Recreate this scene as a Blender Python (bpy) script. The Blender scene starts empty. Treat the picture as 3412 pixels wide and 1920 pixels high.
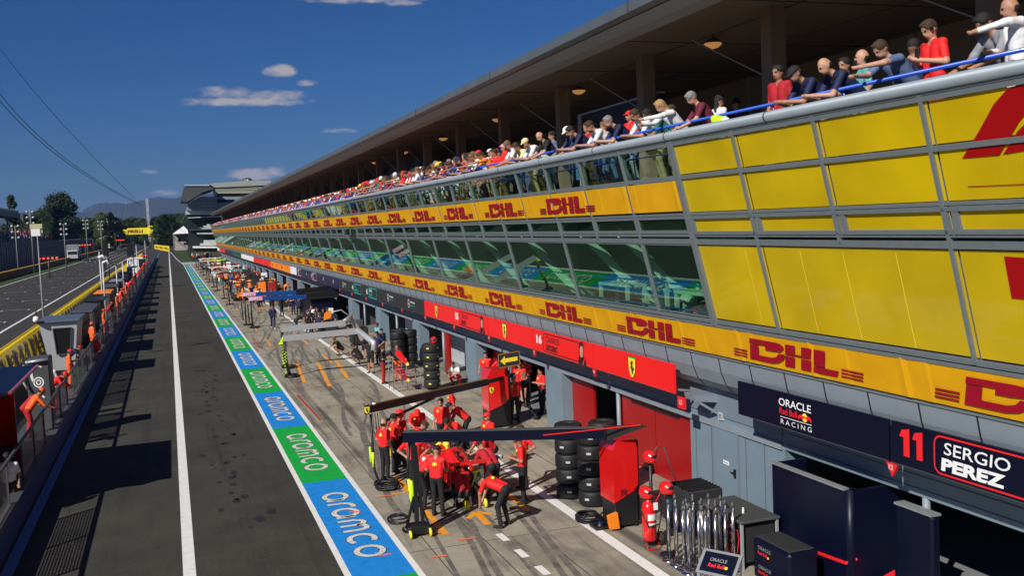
import bpy, math, random
import numpy as np
from mathutils import Vector, Matrix, Euler
R = math.radians
random.seed(7)
sc = bpy.context.scene
COL = sc.collection

# ---------------------------------------------------------------- camera
# world: +Y runs down the pit lane, +X towards the garages, Z up, metres
CAM_H = 7.2
A_ = np.array([[0.942, 0.063, -0.329], [-0.333, 0.051, -0.942], [-0.043, 0.997, 0.069]])
_f = 3247.0
_Y = np.array([559.5 - 1706, -(783 - 960.), -_f]); _Y /= np.linalg.norm(_Y)
_h = np.array([1559.5 - 1706, -(783 - 43 - 960.), -_f])
_Z = np.cross(_h, _Y); _Z /= np.linalg.norm(_Z)
if _Z[1] < 0: _Z = -_Z
_X = np.cross(_Y, _Z)
ROT = np.array([_X, _Y, _Z])            # camera axes -> world
cd = bpy.data.cameras.new('camera'); cam = bpy.data.objects.new('camera', cd); COL.objects.link(cam)
cd.sensor_width = 36; cd.lens = 36 * _f / 3412; cd.clip_end = 30000; cd.clip_start = 0.2
mw = Matrix([list(ROT[i]) + [0] for i in range(3)] + [[0, 0, 0, 1]])
mw[2][3] = CAM_H
cam.matrix_world = mw
sc.camera = cam

def ray(px, py):                        # px,py in 2576-wide picture units
    return ROT @ np.array([px * 1.32453 - 1706, -(py * 1.32453 - 960), -_f])
def G(px, py, z=0.0):
    d = ray(px, py); t = (z - CAM_H) / d[2]; return (d[0] * t, d[1] * t, z)
def AY(px, py, y):
    d = ray(px, py); t = y / d[1]; return (d[0] * t, y, CAM_H + d[2] * t)
def AX(px, py, x):
    d = ray(px, py); t = x / d[0]; return (x, d[1] * t, CAM_H + d[2] * t)

# ---------------------------------------------------------------- sky, sun, exposure
SUN_EL, SUN_AZ = R(36), R(38)           # shadows run 38 deg from +X towards +Y
to_sun = Vector((-math.cos(SUN_AZ) * math.cos(SUN_EL), -math.sin(SUN_AZ) * math.cos(SUN_EL), math.sin(SUN_EL)))
w = bpy.data.worlds.new('World'); sc.world = w; w.use_nodes = True
wn, wl = w.node_tree.nodes, w.node_tree.links
bg = wn['Background']; bg.inputs[1].default_value = 0.04
sky = wn.new('ShaderNodeTexSky'); sky.sky_type = 'NISHITA'; sky.sun_disc = False
sky.sun_elevation = SUN_EL; sky.sun_rotation = math.atan2(to_sun.x, to_sun.y)
sky.altitude = 600; sky.air_density = 1.0; sky.dust_density = 0.0; sky.ozone_density = 6.0
def wnode(t, **k):
    n = wn.new(t)
    for a, b in k.items(): setattr(n, a, b)
    return n
def wm(op, a, b=None, clamp=False):
    n = wnode('ShaderNodeMath', operation=op, use_clamp=clamp)
    for i, v in enumerate((a, b)):
        if v is None: continue
        if isinstance(v, (int, float)): n.inputs[i].default_value = v
        else: wl.new(v, n.inputs[i])
    return n.outputs[0]
tc = wnode('ShaderNodeTexCoord'); sx = wnode('ShaderNodeSeparateXYZ'); wl.new(tc.outputs['Generated'], sx.inputs[0])
az = wm('ARCTAN2', sx.outputs[0], sx.outputs[1]); el = wm('ARCSINE', sx.outputs[2])
# small fair-weather clouds low in the north: (azimuth, elevation, half widths, density)
clouds = []
for px, py, wx, wy, k in ((705, 182, 48, 26, 1.0), (620, 258, 180, 20, 1.0), (560, 236, 80, 22, .8), (700, 246, 90, 24, .75), (775, 210, 40, 14, .7), (640, 442, 75, 24, 1.0), (690, 434, 40, 20, 1.0), (415, 487, 60, 12, .7), (560, 470, 90, 12, .6), (60, 560, 120, 10, .5), (860, 330, 60, 12, .45),
                         (900, 0, 190, 16, .75), (1010, 8, 50, 14, .8), (380, 433, 30, 9, .55)):
    d = ray(px, py); d = d / np.linalg.norm(d)
    clouds.append((math.atan2(d[0], d[1]), math.asin(d[2]), wx / 2450, wy / 2450, k))
cxyz = wnode('ShaderNodeCombineXYZ'); wl.new(az, cxyz.inputs[0]); wl.new(wm('MULTIPLY', el, 1.9), cxyz.inputs[1])
nz = wnode('ShaderNodeTexNoise'); nz.inputs['Scale'].default_value = 42; nz.inputs['Detail'].default_value = 7; nz.inputs['Roughness'].default_value = .62
wl.new(cxyz.outputs[0], nz.inputs['Vector'])
tot = None
for a, e, wa, we, k in clouds:
    u = wm('MULTIPLY', wm('SUBTRACT', az, a), 1 / wa); v = wm('MULTIPLY', wm('SUBTRACT', el, e), 1 / we)
    v = wm('MULTIPLY', v, wm('ADD', 1.0, wm('MULTIPLY', wm('LESS_THAN', v, 0.0), .8)))      # flat bases
    d2 = wm('ADD', wm('MULTIPLY', u, u), wm('MULTIPLY', v, v))
    m = wm('MULTIPLY', wm('SUBTRACT', 1.0, d2), k)
    tot = m if tot is None else wm('MAXIMUM', tot, m)
tot = wm('ADD', wm('MAXIMUM', tot, -1.0), wm('MULTIPLY', wm('SUBTRACT', nz.outputs[0], .56), 2.6))
cov = wm('MULTIPLY', tot, 1.25, True)
cov = wm('POWER', cov, 1.3)
mixc = wnode('ShaderNodeMix', data_type='RGBA'); wl.new(wm('MULTIPLY', cov, .9), mixc.inputs[0])
hsv = wnode('ShaderNodeHueSaturation'); hsv.inputs['Saturation'].default_value = 1.12
gam = wnode('ShaderNodeGamma'); gam.inputs[1].default_value = 1.0
wl.new(sky.outputs[0], gam.inputs[0]); wl.new(gam.outputs[0], hsv.inputs['Color'])
tint = wnode('ShaderNodeMix', data_type='RGBA', blend_type='MULTIPLY'); tint.inputs[0].default_value = 1; tint.inputs[7].default_value = (.50, .80, 1.18, 1)
wl.new(hsv.outputs[0], tint.inputs[6]); hz = wm('POWER', wm('SUBTRACT', 1.0, wm('MULTIPLY', el, 4.2), True), 3.0)
hzm = wnode('ShaderNodeMix', data_type='RGBA', blend_type='MULTIPLY'); wl.new(hz, hzm.inputs[0]); wl.new(tint.outputs[2], hzm.inputs[6]); hzm.inputs[7].default_value = (1.0, .72, .60, 1)
wl.new(hzm.outputs[2], mixc.inputs[6]); mixc.inputs[7].default_value = (11.0, 10.2, 10.4, 1)
wl.new(mixc.outputs[2], bg.inputs[0])
sd = bpy.data.lights.new('sun', 'SUN'); sd.energy = 5.0; sd.angle = R(.5); sd.color = (1, .95, .87)
so = bpy.data.objects.new('sun', sd); COL.objects.link(so)
so.rotation_euler = to_sun.to_track_quat('Z', 'Y').to_euler()
sc.view_settings.view_transform = 'Standard'; sc.view_settings.look = 'None'
sc.view_settings.exposure = 0; sc.view_settings.gamma = 1
sc.render.engine = 'CYCLES'
sc.cycles.max_bounces = 6; sc.cycles.transparent_max_bounces = 16
sc.cycles.volume_bounces = 0

# ---------------------------------------------------------------- materials
MATS = {}
def mat(name, col, rough=.6, metal=0.0, noise=0, nscale=6, bump=0, emit=0, coat=0, stretch=None, spec=None):
    if name in MATS: return MATS[name]
    m = bpy.data.materials.new(name); m.use_nodes = True; MATS[name] = m
    n, l = m.node_tree.nodes, m.node_tree.links; b = n['Principled BSDF']
    b.inputs['Base Color'].default_value = (*col, 1); b.inputs['Roughness'].default_value = rough
    b.inputs['Metallic'].default_value = metal
    if spec is not None: b.inputs['Specular IOR Level'].default_value = spec
    if coat: b.inputs['Coat Weight'].default_value = coat; b.inputs['Coat Roughness'].default_value = .06
    if emit: b.inputs['Emission Color'].default_value = (*col, 1); b.inputs['Emission Strength'].default_value = emit
    if noise or bump:
        t = n.new('ShaderNodeTexCoord'); mp = n.new('ShaderNodeMapping'); l.new(t.outputs['Object'], mp.inputs[0])
        if stretch: mp.inputs['Scale'].default_value = stretch
        z = n.new('ShaderNodeTexNoise'); z.inputs['Scale'].default_value = nscale; z.inputs['Detail'].default_value = 5
        l.new(mp.outputs[0], z.inputs['Vector'])
        if noise:
            r = n.new('ShaderNodeMapRange'); r.inputs[1].default_value = .3; r.inputs[2].default_value = .7
            r.inputs[3].default_value = 1 - noise; r.inputs[4].default_value = 1 + noise
            l.new(z.outputs[0], r.inputs[0])
            v = n.new('ShaderNodeVectorMath'); v.operation = 'SCALE'; v.inputs[0].default_value = col
            l.new(r.outputs[0], v.inputs['Scale']); l.new(v.outputs[0], b.inputs['Base Color'])
        if bump:
            bp = n.new('ShaderNodeBump'); bp.inputs['Strength'].default_value = bump; bp.inputs['Distance'].default_value = .02
            l.new(z.outputs[0], bp.inputs['Height']); l.new(bp.outputs[0], b.inputs['Normal'])
    return m
def glass(name, tint, ior, clear=1.0, dirt=0.0):
    m = bpy.data.materials.new(name); m.use_nodes = True; MATS[name] = m
    n, l = m.node_tree.nodes, m.node_tree.links
    for x in list(n):
        if x.type == 'BSDF_PRINCIPLED': n.remove(x)
    tr = n.new('ShaderNodeBsdfTransparent'); tr.inputs[0].default_value = (*tint, 1)
    gl = n.new('ShaderNodeBsdfGlossy'); gl.inputs['Roughness'].default_value = .015; gl.inputs[0].default_value = (.72, 1.0, .80, 1)
    geo = n.new('ShaderNodeNewGeometry'); dt = n.new('ShaderNodeVectorMath'); dt.operation = 'DOT_PRODUCT'; l.new(geo.outputs['Normal'], dt.inputs[0]); l.new(geo.outputs['Incoming'], dt.inputs[1])
    def q(op, a, b=0.0):
        k = n.new('ShaderNodeMath'); k.operation = op
        for i, v in enumerate((a, b)):
            if isinstance(v, (int, float)): k.inputs[i].default_value = v
            else: l.new(v, k.inputs[i])
        return k.outputs[0]
    F0 = ((ior - 1) / (ior + 1)) ** 2 * 1.8      # both faces of the sheet; Schlick, the same from either side
    fac = q('ADD', F0, q('MULTIPLY', 1 - F0, q('POWER', q('SUBTRACT', 1.0, q('ABSOLUTE', dt.outputs['Value'])), 4.0)))
    mx = n.new('ShaderNodeMixShader'); l.new(fac, mx.inputs[0]); l.new(tr.outputs[0], mx.inputs[1]); l.new(gl.outputs[0], mx.inputs[2])
    l.new(mx.outputs[0], n['Material Output'].inputs[0])
    return m
def ground_mat(name, base, dark, light, scale, streak=0, speck=.25, joints=0):
    m = bpy.data.materials.new(name); m.use_nodes = True; MATS[name] = m
    n, l = m.node_tree.nodes, m.node_tree.links; b = n['Principled BSDF']; b.inputs['Roughness'].default_value = .85
    b.inputs['Specular IOR Level'].default_value = .25
    t = n.new('ShaderNodeTexCoord')
    def noise(sc_, stretch=(1, 1, 1), det=5, rough=.6, rot=0):
        mp = n.new('ShaderNodeMapping'); mp.inputs['Scale'].default_value = stretch; mp.inputs['Rotation'].default_value[2] = rot
        l.new(t.outputs['Object'], mp.inputs[0])
        z = n.new('ShaderNodeTexNoise'); z.inputs['Scale'].default_value = sc_; z.inputs['Detail'].default_value = det; z.inputs['Roughness'].default_value = rough
        l.new(mp.outputs[0], z.inputs['Vector']); return z.outputs[0]
    def rng(v, a, b_, c, d):
        r = n.new('ShaderNodeMapRange'); r.inputs[1].default_value = a; r.inputs[2].default_value = b_; r.inputs[3].default_value = c; r.inputs[4].default_value = d
        l.new(v, r.inputs[0]); return r.outputs[0]
    def mix(f, a, b_):
        x = n.new('ShaderNodeMix'); x.data_type = 'RGBA'
        if isinstance(f, float): x.inputs[0].default_value = f
        else: l.new(f, x.inputs[0])
        for i, v in ((6, a), (7, b_)):
            if isinstance(v, tuple): x.inputs[i].default_value = (*v, 1)
            else: l.new(v, x.inputs[i])
        return x.outputs[2]
    c = mix(rng(noise(scale), .35, .65, 0, 1), base, light)
    c = mix(rng(noise(scale * .23, rough=.7), .5, .72, 0, .8), c, dark)
    if streak:
        s = noise(1.3, (1.6, .16, 1), 6, .7, R(-7)); s2 = noise(2.2, (1.5, .1, 1), 6, .75, R(9))
        c = mix(rng(s, .52, .70, 0, streak), c, dark); c = mix(rng(s2, .56, .72, 0, streak), c, dark)
        s3 = noise(.9, (2.2, .05, 1), 3, .5, R(-2)); c = mix(rng(s3, .57, .68, 0, streak), c, dark)
        s4 = noise(.5, (.9, .7, 1), 4, .5, 0); c = mix(rng(s4, .5, .7, 0, .45), c, light)
    sp = noise(16, det=6, rough=.85)
    c2 = n.new('ShaderNodeVectorMath'); c2.operation = 'SCALE'; l.new(c, c2.inputs[0]); l.new(rng(sp, .3, .7, 1 - speck, 1 + speck), c2.inputs['Scale'])
    l.new(c2.outputs[0], b.inputs['Base Color'])
    bp = n.new('ShaderNodeBump'); bp.inputs['Strength'].default_value = .35; bp.inputs['Distance'].default_value = .01
    l.new(sp, bp.inputs['Height']); l.new(bp.outputs[0], b.inputs['Normal'])
    return m
RED = (.62, .008, .008)
m_asphalt = ground_mat('asphalt', (.045, .043, .035), (.030, .029, .025), (.062, .058, .047), .5, .6, .5)
m_track = ground_mat('track_asphalt', (.048, .046, .043), (.036, .034, .033), (.062, .058, .052), .25, .5, .25)
m_conc = ground_mat('apron_concrete', (.27, .245, .19), (.07, .064, .054), (.38, .345, .27), .8, .8, .2)
m_grass = ground_mat('grass', (.035, .065, .012), (.03, .04, .01), (.06, .085, .02), .6, 0, .3)
m_earth = ground_mat('earth', (.06, .07, .03), (.04, .05, .02), (.09, .09, .05), .1, 0, .2)
m_white = mat('white_paint', (.80, .80, .77), .6, noise=.07, nscale=5)
m_wallblue = mat('painted_edge_blue', (.10, .20, .42), .6, noise=.15)
m_blue = mat('strip_blue', (.015, .24, .68), .7, noise=.12, nscale=5, spec=.15)
m_green = mat('strip_green', (.01, .38, .055), .7, noise=.12, nscale=5, spec=.15)
m_letter = mat('strip_letter', (.66, .64, .58), .7, noise=.22, nscale=9)
m_lblack = mat('letter_edge', (.03, .05, .08), .7)
m_orange = mat('orange_paint', (.85, .33, .02), .6, noise=.12, nscale=6)
m_redline = mat('worn_red_paint', (.40, .05, .05), .7, noise=.25, nscale=8)
m_steel = mat('grey_frame', (.17, .20, .215), .45, .15, noise=.05)
m_clad = mat('grey_cladding', (.25, .295, .34), .5, .1, noise=.06, nscale=2)
m_wall = mat('blue_grey_wall', (.17, .235, .29), .55, noise=.06, nscale=1.5)
m_wall2 = mat('wall_dark', (.16, .20, .25), .6)
m_yel = mat('yellow_panel', (.58, .405, .003), .35, noise=.16, nscale=.55, coat=.4, spec=.2)  # broad mottling in the base colour stands in for faint reflections
m_yel2 = mat('yellow_banner', (.74, .37, .004), .6, noise=.08, nscale=1.6, spec=.2)
m_dhl = mat('banner_red', (.34, .004, .02), .6, spec=.2)
m_f1red = mat('panel_red', (.36, .003, .005), .5, spec=.2)
m_redsign = mat('sign_red', (.90, .012, .012), .4)
m_shield = mat('shield_yellow', (.95, .75, .04), .45)
m_black = mat('black', (.012, .012, .014), .45)
m_matte = mat('matte_black', (.02, .02, .022), .8)
m_navy = mat('navy', (.0025, .004, .018), .4, spec=.25)
m_navy2 = mat('navy_cloth', (.012, .018, .05), .8)
m_signwhite = mat('sign_white', (.85, .85, .85), .5)
m_pocket = mat('sign_redtext', (.80, .015, .02), .5)
m_teal = mat('teal', (.0, .42, .36), .5)
m_dgrey = mat('dark_grey', (.07, .075, .08), .5)
m_grey = mat('mid_grey', (.22, .23, .24), .5, noise=.08)
m_lgrey = mat('light_grey', (.5, .52, .54), .4, .1, noise=.05)
m_chrome = mat('chrome', (.55, .55, .57), .2, 1.0)
m_alu = mat('aluminium', (.50, .52, .55), .35, .35)
m_bluerail = mat('rail_blue', (.02, .10, .62), .35, coat=.3)
m_redgar = mat('garage_red', (.34, .004, .005), .4, noise=.04, nscale=2)
m_redcar = mat('car_red', (.70, .010, .010), .22, coat=.8)
m_tyre = mat('tyre_rubber', (.016, .016, .017), .75)
m_cover = mat('tyre_cover', (.010, .010, .012), .6)
m_hi = mat('high_vis_yellow', (.62, .95, .02), .5)
m_yrim = mat('trolley_yellow', (.80, .75, .02), .4)
m_oranget = mat('team_orange', (.95, .25, .01), .5)
m_alpine = mat('royal_blue', (.006, .06, .26), .35)
m_pink = mat('pink', (.75, .35, .52), .6)
m_brown = mat('ceiling_panel', (.27, .18, .13), .7, noise=.05, nscale=.6)
m_backwall = mat('hall_wall', (.32, .24, .19), .8, noise=.08, nscale=.4)
m_roof = mat('roof_metal', (.16, .18, .19), .4, .4, noise=.12, nscale=1)
m_roofund = mat('roof_edge_beam', (.34, .32, .30), .6)
m_floor = mat('hall_floor', (.20, .20, .19), .6)
m_office = mat('office_dark', (.25, .31, .27), .8)
m_lamp = mat('warm_lamp', (1, .5, .15), .4, emit=.3)
m_redlamp = mat('red_lamp', (1, .06, .03), .4, emit=2.0)
m_flood = mat('lamp_glass_white', (.45, .45, .46), .3)
m_table = mat('white_table', (.78, .8, .78), .5)
m_glass = glass('green_glass', (.38, .62, .48), 1.6)
m_glassb = glass('balcony_glass', (.50, .74, .62), 1.5)
m_skin = [mat('skin_%d' % i, c, .55) for i, c in enumerate(((.42, .205, .125), (.52, .28, .185), (.26, .125, .075), (.36, .18, .11)))]
m_hair = [mat('hair_%d' % i, c, .75, noise=.45, nscale=38, bump=1.0) for i, c in enumerate(((.012, .009, .008), (.05, .025, .012), (.17, .10, .045), (.22, .21, .20), (.40, .25, .10)))]
CL = {}
for k, c in dict(red=(.75, .012, .012), crimson=(.42, .01, .02), white=(.78, .78, .78), navy=(.006, .012, .06), black=(.012, .012, .014), blue=(.04, .12, .45), teal=(.12, .42, .45), grey=(.25, .27, .30),
                 orange=(.95, .25, .02), green=(.01, .20, .12), yellow=(.85, .65, .04), burgundy=(.14, .01, .03), khaki=(.32, .26, .14), slate=(.10, .15, .28), pink=(.75, .35, .45), tan=(.55, .38, .22),
                 denim=(.06, .10, .22), olive=(.10, .12, .05), marshal=(.90, .13, .02), cream=(.80, .70, .35)).items():
    CL[k] = mat('cloth_' + k, c, .8, noise=.22, nscale=9, bump=.5)
for k in ('red', 'white', 'navy', 'marshal'):
    CL[k].node_tree.nodes['Principled BSDF'].inputs['Roughness'].default_value = .7

# ---------------------------------------------------------------- object helpers
def tag(o, label=None, cat=None, group=None, kind=None):
    if label: o['label'] = label
    if cat: o['category'] = cat
    if group: o['group'] = group
    if kind: o['kind'] = kind
    return o
def thing(name, label, cat, loc=(0, 0, 0), group=None, rz=0):
    o = bpy.data.objects.new(name, None); COL.objects.link(o); o.location = loc; o.rotation_euler = (0, 0, rz)
    o.empty_display_size = .2
    return tag(o, label, cat, group)
def dup(o, parent=None):
    c = o.copy(); COL.objects.link(c)
    if parent: c.parent = parent
    for ch in o.children: dup(ch, c)
    return c
def place(o, loc, rz=0, label=None, s=1, group=None):
    o.location = loc; o.rotation_euler = (0, 0, rz); o.scale = (s, s, s)
    if label: o['label'] = label
    if group: o['group'] = group
    return o
class MB:
    def __init__(s): s.v = []; s.f = []; s.m = []; s.mats = []; s.sm = []
    def mi(s, m):
        if m not in s.mats: s.mats.append(m)
        return s.mats.index(m)
    def add(s, vs, fs, m, smooth=False):
        k = len(s.v); i = s.mi(m); s.v += [tuple(p) for p in vs]
        for f in fs: s.f.append([k + j for j in f]); s.m.append(i); s.sm.append(smooth)
        return s
    def box(s, x0, x1, y0, y1, z0, z1, m, rz=0, c=None):
        vs = [(x, y, z) for z in (z0, z1) for x, y in ((x0, y0), (x1, y0), (x1, y1), (x0, y1))]
        if rz:
            if c is None: c = ((x0 + x1) / 2, (y0 + y1) / 2)
            a, b = math.cos(rz), math.sin(rz)
            vs = [(c[0] + (x - c[0]) * a - (y - c[1]) * b, c[1] + (x - c[0]) * b + (y - c[1]) * a, z) for x, y, z in vs]
        return s.add(vs, [(3, 2, 1, 0), (4, 5, 6, 7), (0, 1, 5, 4), (1, 2, 6, 5), (2, 3, 7, 6), (3, 0, 4, 7)], m)
    def bbox(s, x0, x1, y0, y1, z0, z1, m, b=.02):     # box with chamfered edges
        xs = (x0, x0 + b, x1 - b, x1); ys = (y0, y0 + b, y1 - b, y1); r = []
        for z, k in ((z0, 1), (z0 + b, 0), (z1 - b, 0), (z1, 1)):
            a0, a1, c0, c1 = (xs[1], xs[2], ys[1], ys[2]) if k else (xs[0], xs[3], ys[0], ys[3])
            if k: ring = [(a0, c0, z)] * 1 + [(a1, c0, z), (a1, c0, z), (a1, c1, z), (a1, c1, z), (a0, c1, z), (a0, c1, z), (a0, c0, z)]
            else: ring = [(a0 + b, c0, z), (a1 - b, c0, z), (a1, c0 + b, z), (a1, c1 - b, z), (a1 - b, c1, z), (a0 + b, c1, z), (a0, c1 - b, z), (a0, c0 + b, z)]
            r.append(ring)
        r[0][0] = r[0][7]; r[3][0] = r[3][7]
        vs = [p for q in r for p in q]; fs = []
        for i in range(3):
            for j in range(8): fs.append((i * 8 + j, i * 8 + (j + 1) % 8, i * 8 + 8 + (j + 1) % 8, i * 8 + 8 + j))
        fs.append((7, 6, 5, 4, 3, 2, 1, 0)); fs.append(tuple(range(24, 32)))
        return s.add(vs, fs, m)
    def bar(s, p, q, wd, ht, m, up=(0, 0, 1)):
        p, q = Vector(p), Vector(q); d = (q - p).normalized(); u = Vector(up)
        if abs(d.dot(u)) > .98: u = Vector((0, 1, 0))
        r = d.cross(u).normalized() * wd / 2; u = r.cross(d).normalized() * ht / 2
        vs = [a + b * r + c * u for a in (p, q) for b, c in ((-1, -1), (1, -1), (1, 1), (-1, 1))]
        return s.add(vs, [(0, 1, 2, 3), (7, 6, 5, 4), (0, 4, 5, 1), (1, 5, 6, 2), (2, 6, 7, 3), (3, 7, 4, 0)], m)
    def tube(s, pts, r, m, n=8, r2=None, cap=True):
        pts = [Vector(p) for p in pts]; N = len(pts); vs = []; fs = []; pu = None
        for i, p in enumerate(pts):
            d = (pts[min(i + 1, N - 1)] - pts[max(i - 1, 0)]).normalized()
            if pu is None: pu = Vector((0, 0, 1)) if abs(d.z) < .9 else Vector((0, 1, 0))
            a = d.cross(pu).normalized(); b = a.cross(d); pu = b if b.length > .1 else pu
            rr = r if r2 is None else r + (r2 - r) * i / (N - 1)
            if isinstance(r, (list, tuple)): rr = r[i]
            for k in range(n):
                t = 2 * math.pi * k / n; vs.append(p + a * math.cos(t) * rr + b * math.sin(t) * rr)
        for i in range(N - 1):
            for k in range(n): fs.append((i * n + k, i * n + (k + 1) % n, i * n + n + (k + 1) % n, i * n + n + k))
        if cap: fs.append(tuple(range(n - 1, -1, -1))); fs.append(tuple(range((N - 1) * n, N * n)))
        return s.add(vs, fs, m, True)
    def lathe(s, prof, c, m, n=20, axis='z', smooth=True):
        vs = []; fs = []
        for r, h in prof:
            for k in range(n):
                t = 2 * math.pi * k / n; a, b = r * math.cos(t), r * math.sin(t)
                vs.append({'z': (c[0] + a, c[1] + b, c[2] + h), 'x': (c[0] + h, c[1] + a, c[2] + b), 'y': (c[0] + b, c[1] + h, c[2] + a)}[axis])
        for i in range(len(prof) - 1):
            for k in range(n): fs.append((i * n + k, i * n + (k + 1) % n, i * n + n + (k + 1) % n, i * n + n + k))
        return s.add(vs, fs, m, smooth)
    def prism(s, poly, d, m):
        d = Vector(d); P = [Vector(p) for p in poly]; n = len(P)
        return s.add(P + [p + d for p in P], [tuple(range(n - 1, -1, -1)), tuple(range(n, 2 * n))] + [(i, (i + 1) % n, n + (i + 1) % n, n + i) for i in range(n)], m)
    def poly(s, pts, m): return s.add(pts, [tuple(range(len(pts)))], m)
    def build(s, name, parent=None, **tags):
        off = Vector((0, 0, 0)); p = parent
        while p is not None: off += p.location; p = p.parent
        me = bpy.data.meshes.new(name)
        me.from_pydata([(a - off.x, b - off.y, c - off.z) for a, b, c in s.v], [], s.f)
        for m in s.mats: me.materials.append(m)
        me.polygons.foreach_set('material_index', s.m); me.polygons.foreach_set('use_smooth', s.sm)
        me.update()
        o = bpy.data.objects.new(name, me); COL.objects.link(o)
        if parent: o.parent = parent
        if tags: tag(o, **tags)
        return o
class Fr:           # a drawing frame on a flat board: origin, right, up
    def __init__(s, O, Rv, Uv):
        s.O = Vector(O); s.R = Vector(Rv).normalized(); s.U = Vector(Uv).normalized(); s.N = s.R.cross(s.U)
    def p(s, x, y, d=0): return s.O + s.R * x + s.U * y + s.N * d
def facing(y, z, x, tilt=0):   # board on the garage side, seen from the lane; reading direction is -Y
    return Fr((x, y, z), (0, -1, 0), (-math.sin(tilt), 0, math.cos(tilt)))
_tcache = {}
def text_geo(t, bold=0.0):
    k = (t, bold)
    if k not in _tcache:
        c = bpy.data.curves.new('t', 'FONT'); c.body = t; c.size = 1; c.offset = bold; c.resolution_u = 3
        o = bpy.data.objects.new('t', c); COL.objects.link(o)
        dg = bpy.context.evaluated_depsgraph_get(); me = bpy.data.meshes.new_from_object(o.evaluated_get(dg))
        vs = [tuple(v.co) for v in me.vertices]; fs = [tuple(p.vertices) for p in me.polygons]
        bpy.data.objects.remove(o); bpy.data.curves.remove(c); bpy.data.meshes.remove(me)
        x0 = min(v[0] for v in vs); x1 = max(v[0] for v in vs); y0 = min(v[1] for v in vs); y1 = max(v[1] for v in vs)
        _tcache[k] = ([((x - x0) / (y1 - y0), (y - y0) / (y1 - y0)) for x, y, z in vs], fs, (x1 - x0) / (y1 - y0))
    return _tcache[k]
def text(mb, fr, t, x, y, h, m, d=.012, bold=.02, width=None, shear=0, align='l'):
    vs, fs, W = text_geo(t, bold); sx_ = 1 if width is None else width / (W * h)
    w_ = W * h * sx_; x0 = x - (w_ / 2 if align == 'c' else 0)
    mb.add([fr.p(x0 + a * h * sx_ + shear * b * h, y + b * h, d) for a, b in vs], fs, m)
    return w_
def shape(mb, fr, pts, m, d=.012, s=1, x=0, y=0, shear=0):
    mb.add([fr.p(x + a * s + shear * b * s, y + b * s, d) for a, b in pts], [tuple(range(len(pts)))], m)
def stroke(mb, fr, pts, wd, m, d=.012, closed=False, x=0, y=0, s=1, sy=None):
    sy = sy or s; P = [Vector((a * s + x, b * sy + y)) for a, b in pts]; n = len(P); L = []; Rr = []
    for i in range(n):
        a = P[(i - 1) % n] if closed or i else P[i]; b = P[(i + 1) % n] if closed or i < n - 1 else P[i]
        t = (b - a).normalized(); nn = Vector((-t.y, t.x))
        if (closed or 0 < i < n - 1):
            t1 = (P[i] - a).normalized(); k = max(.5, abs(nn.dot(Vector((-t1.y, t1.x))))); nn = nn / k
        L.append(P[i] + nn * wd / 2); Rr.append(P[i] - nn * wd / 2)
    vs = [fr.p(q.x, q.y, d) for q in L] + [fr.p(q.x, q.y, d) for q in Rr]
    mb.add(vs, [(i, n + i, n + (i + 1) % n, (i + 1) % n) for i in range(n if closed else n - 1)], m)
def arc(cx, cy, rx, ry, a0, a1, n=14):
    return [(cx + rx * math.cos(R(a0 + (a1 - a0) * i / n)), cy + ry * math.sin(R(a0 + (a1 - a0) * i / n))) for i in range(n + 1)]

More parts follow.
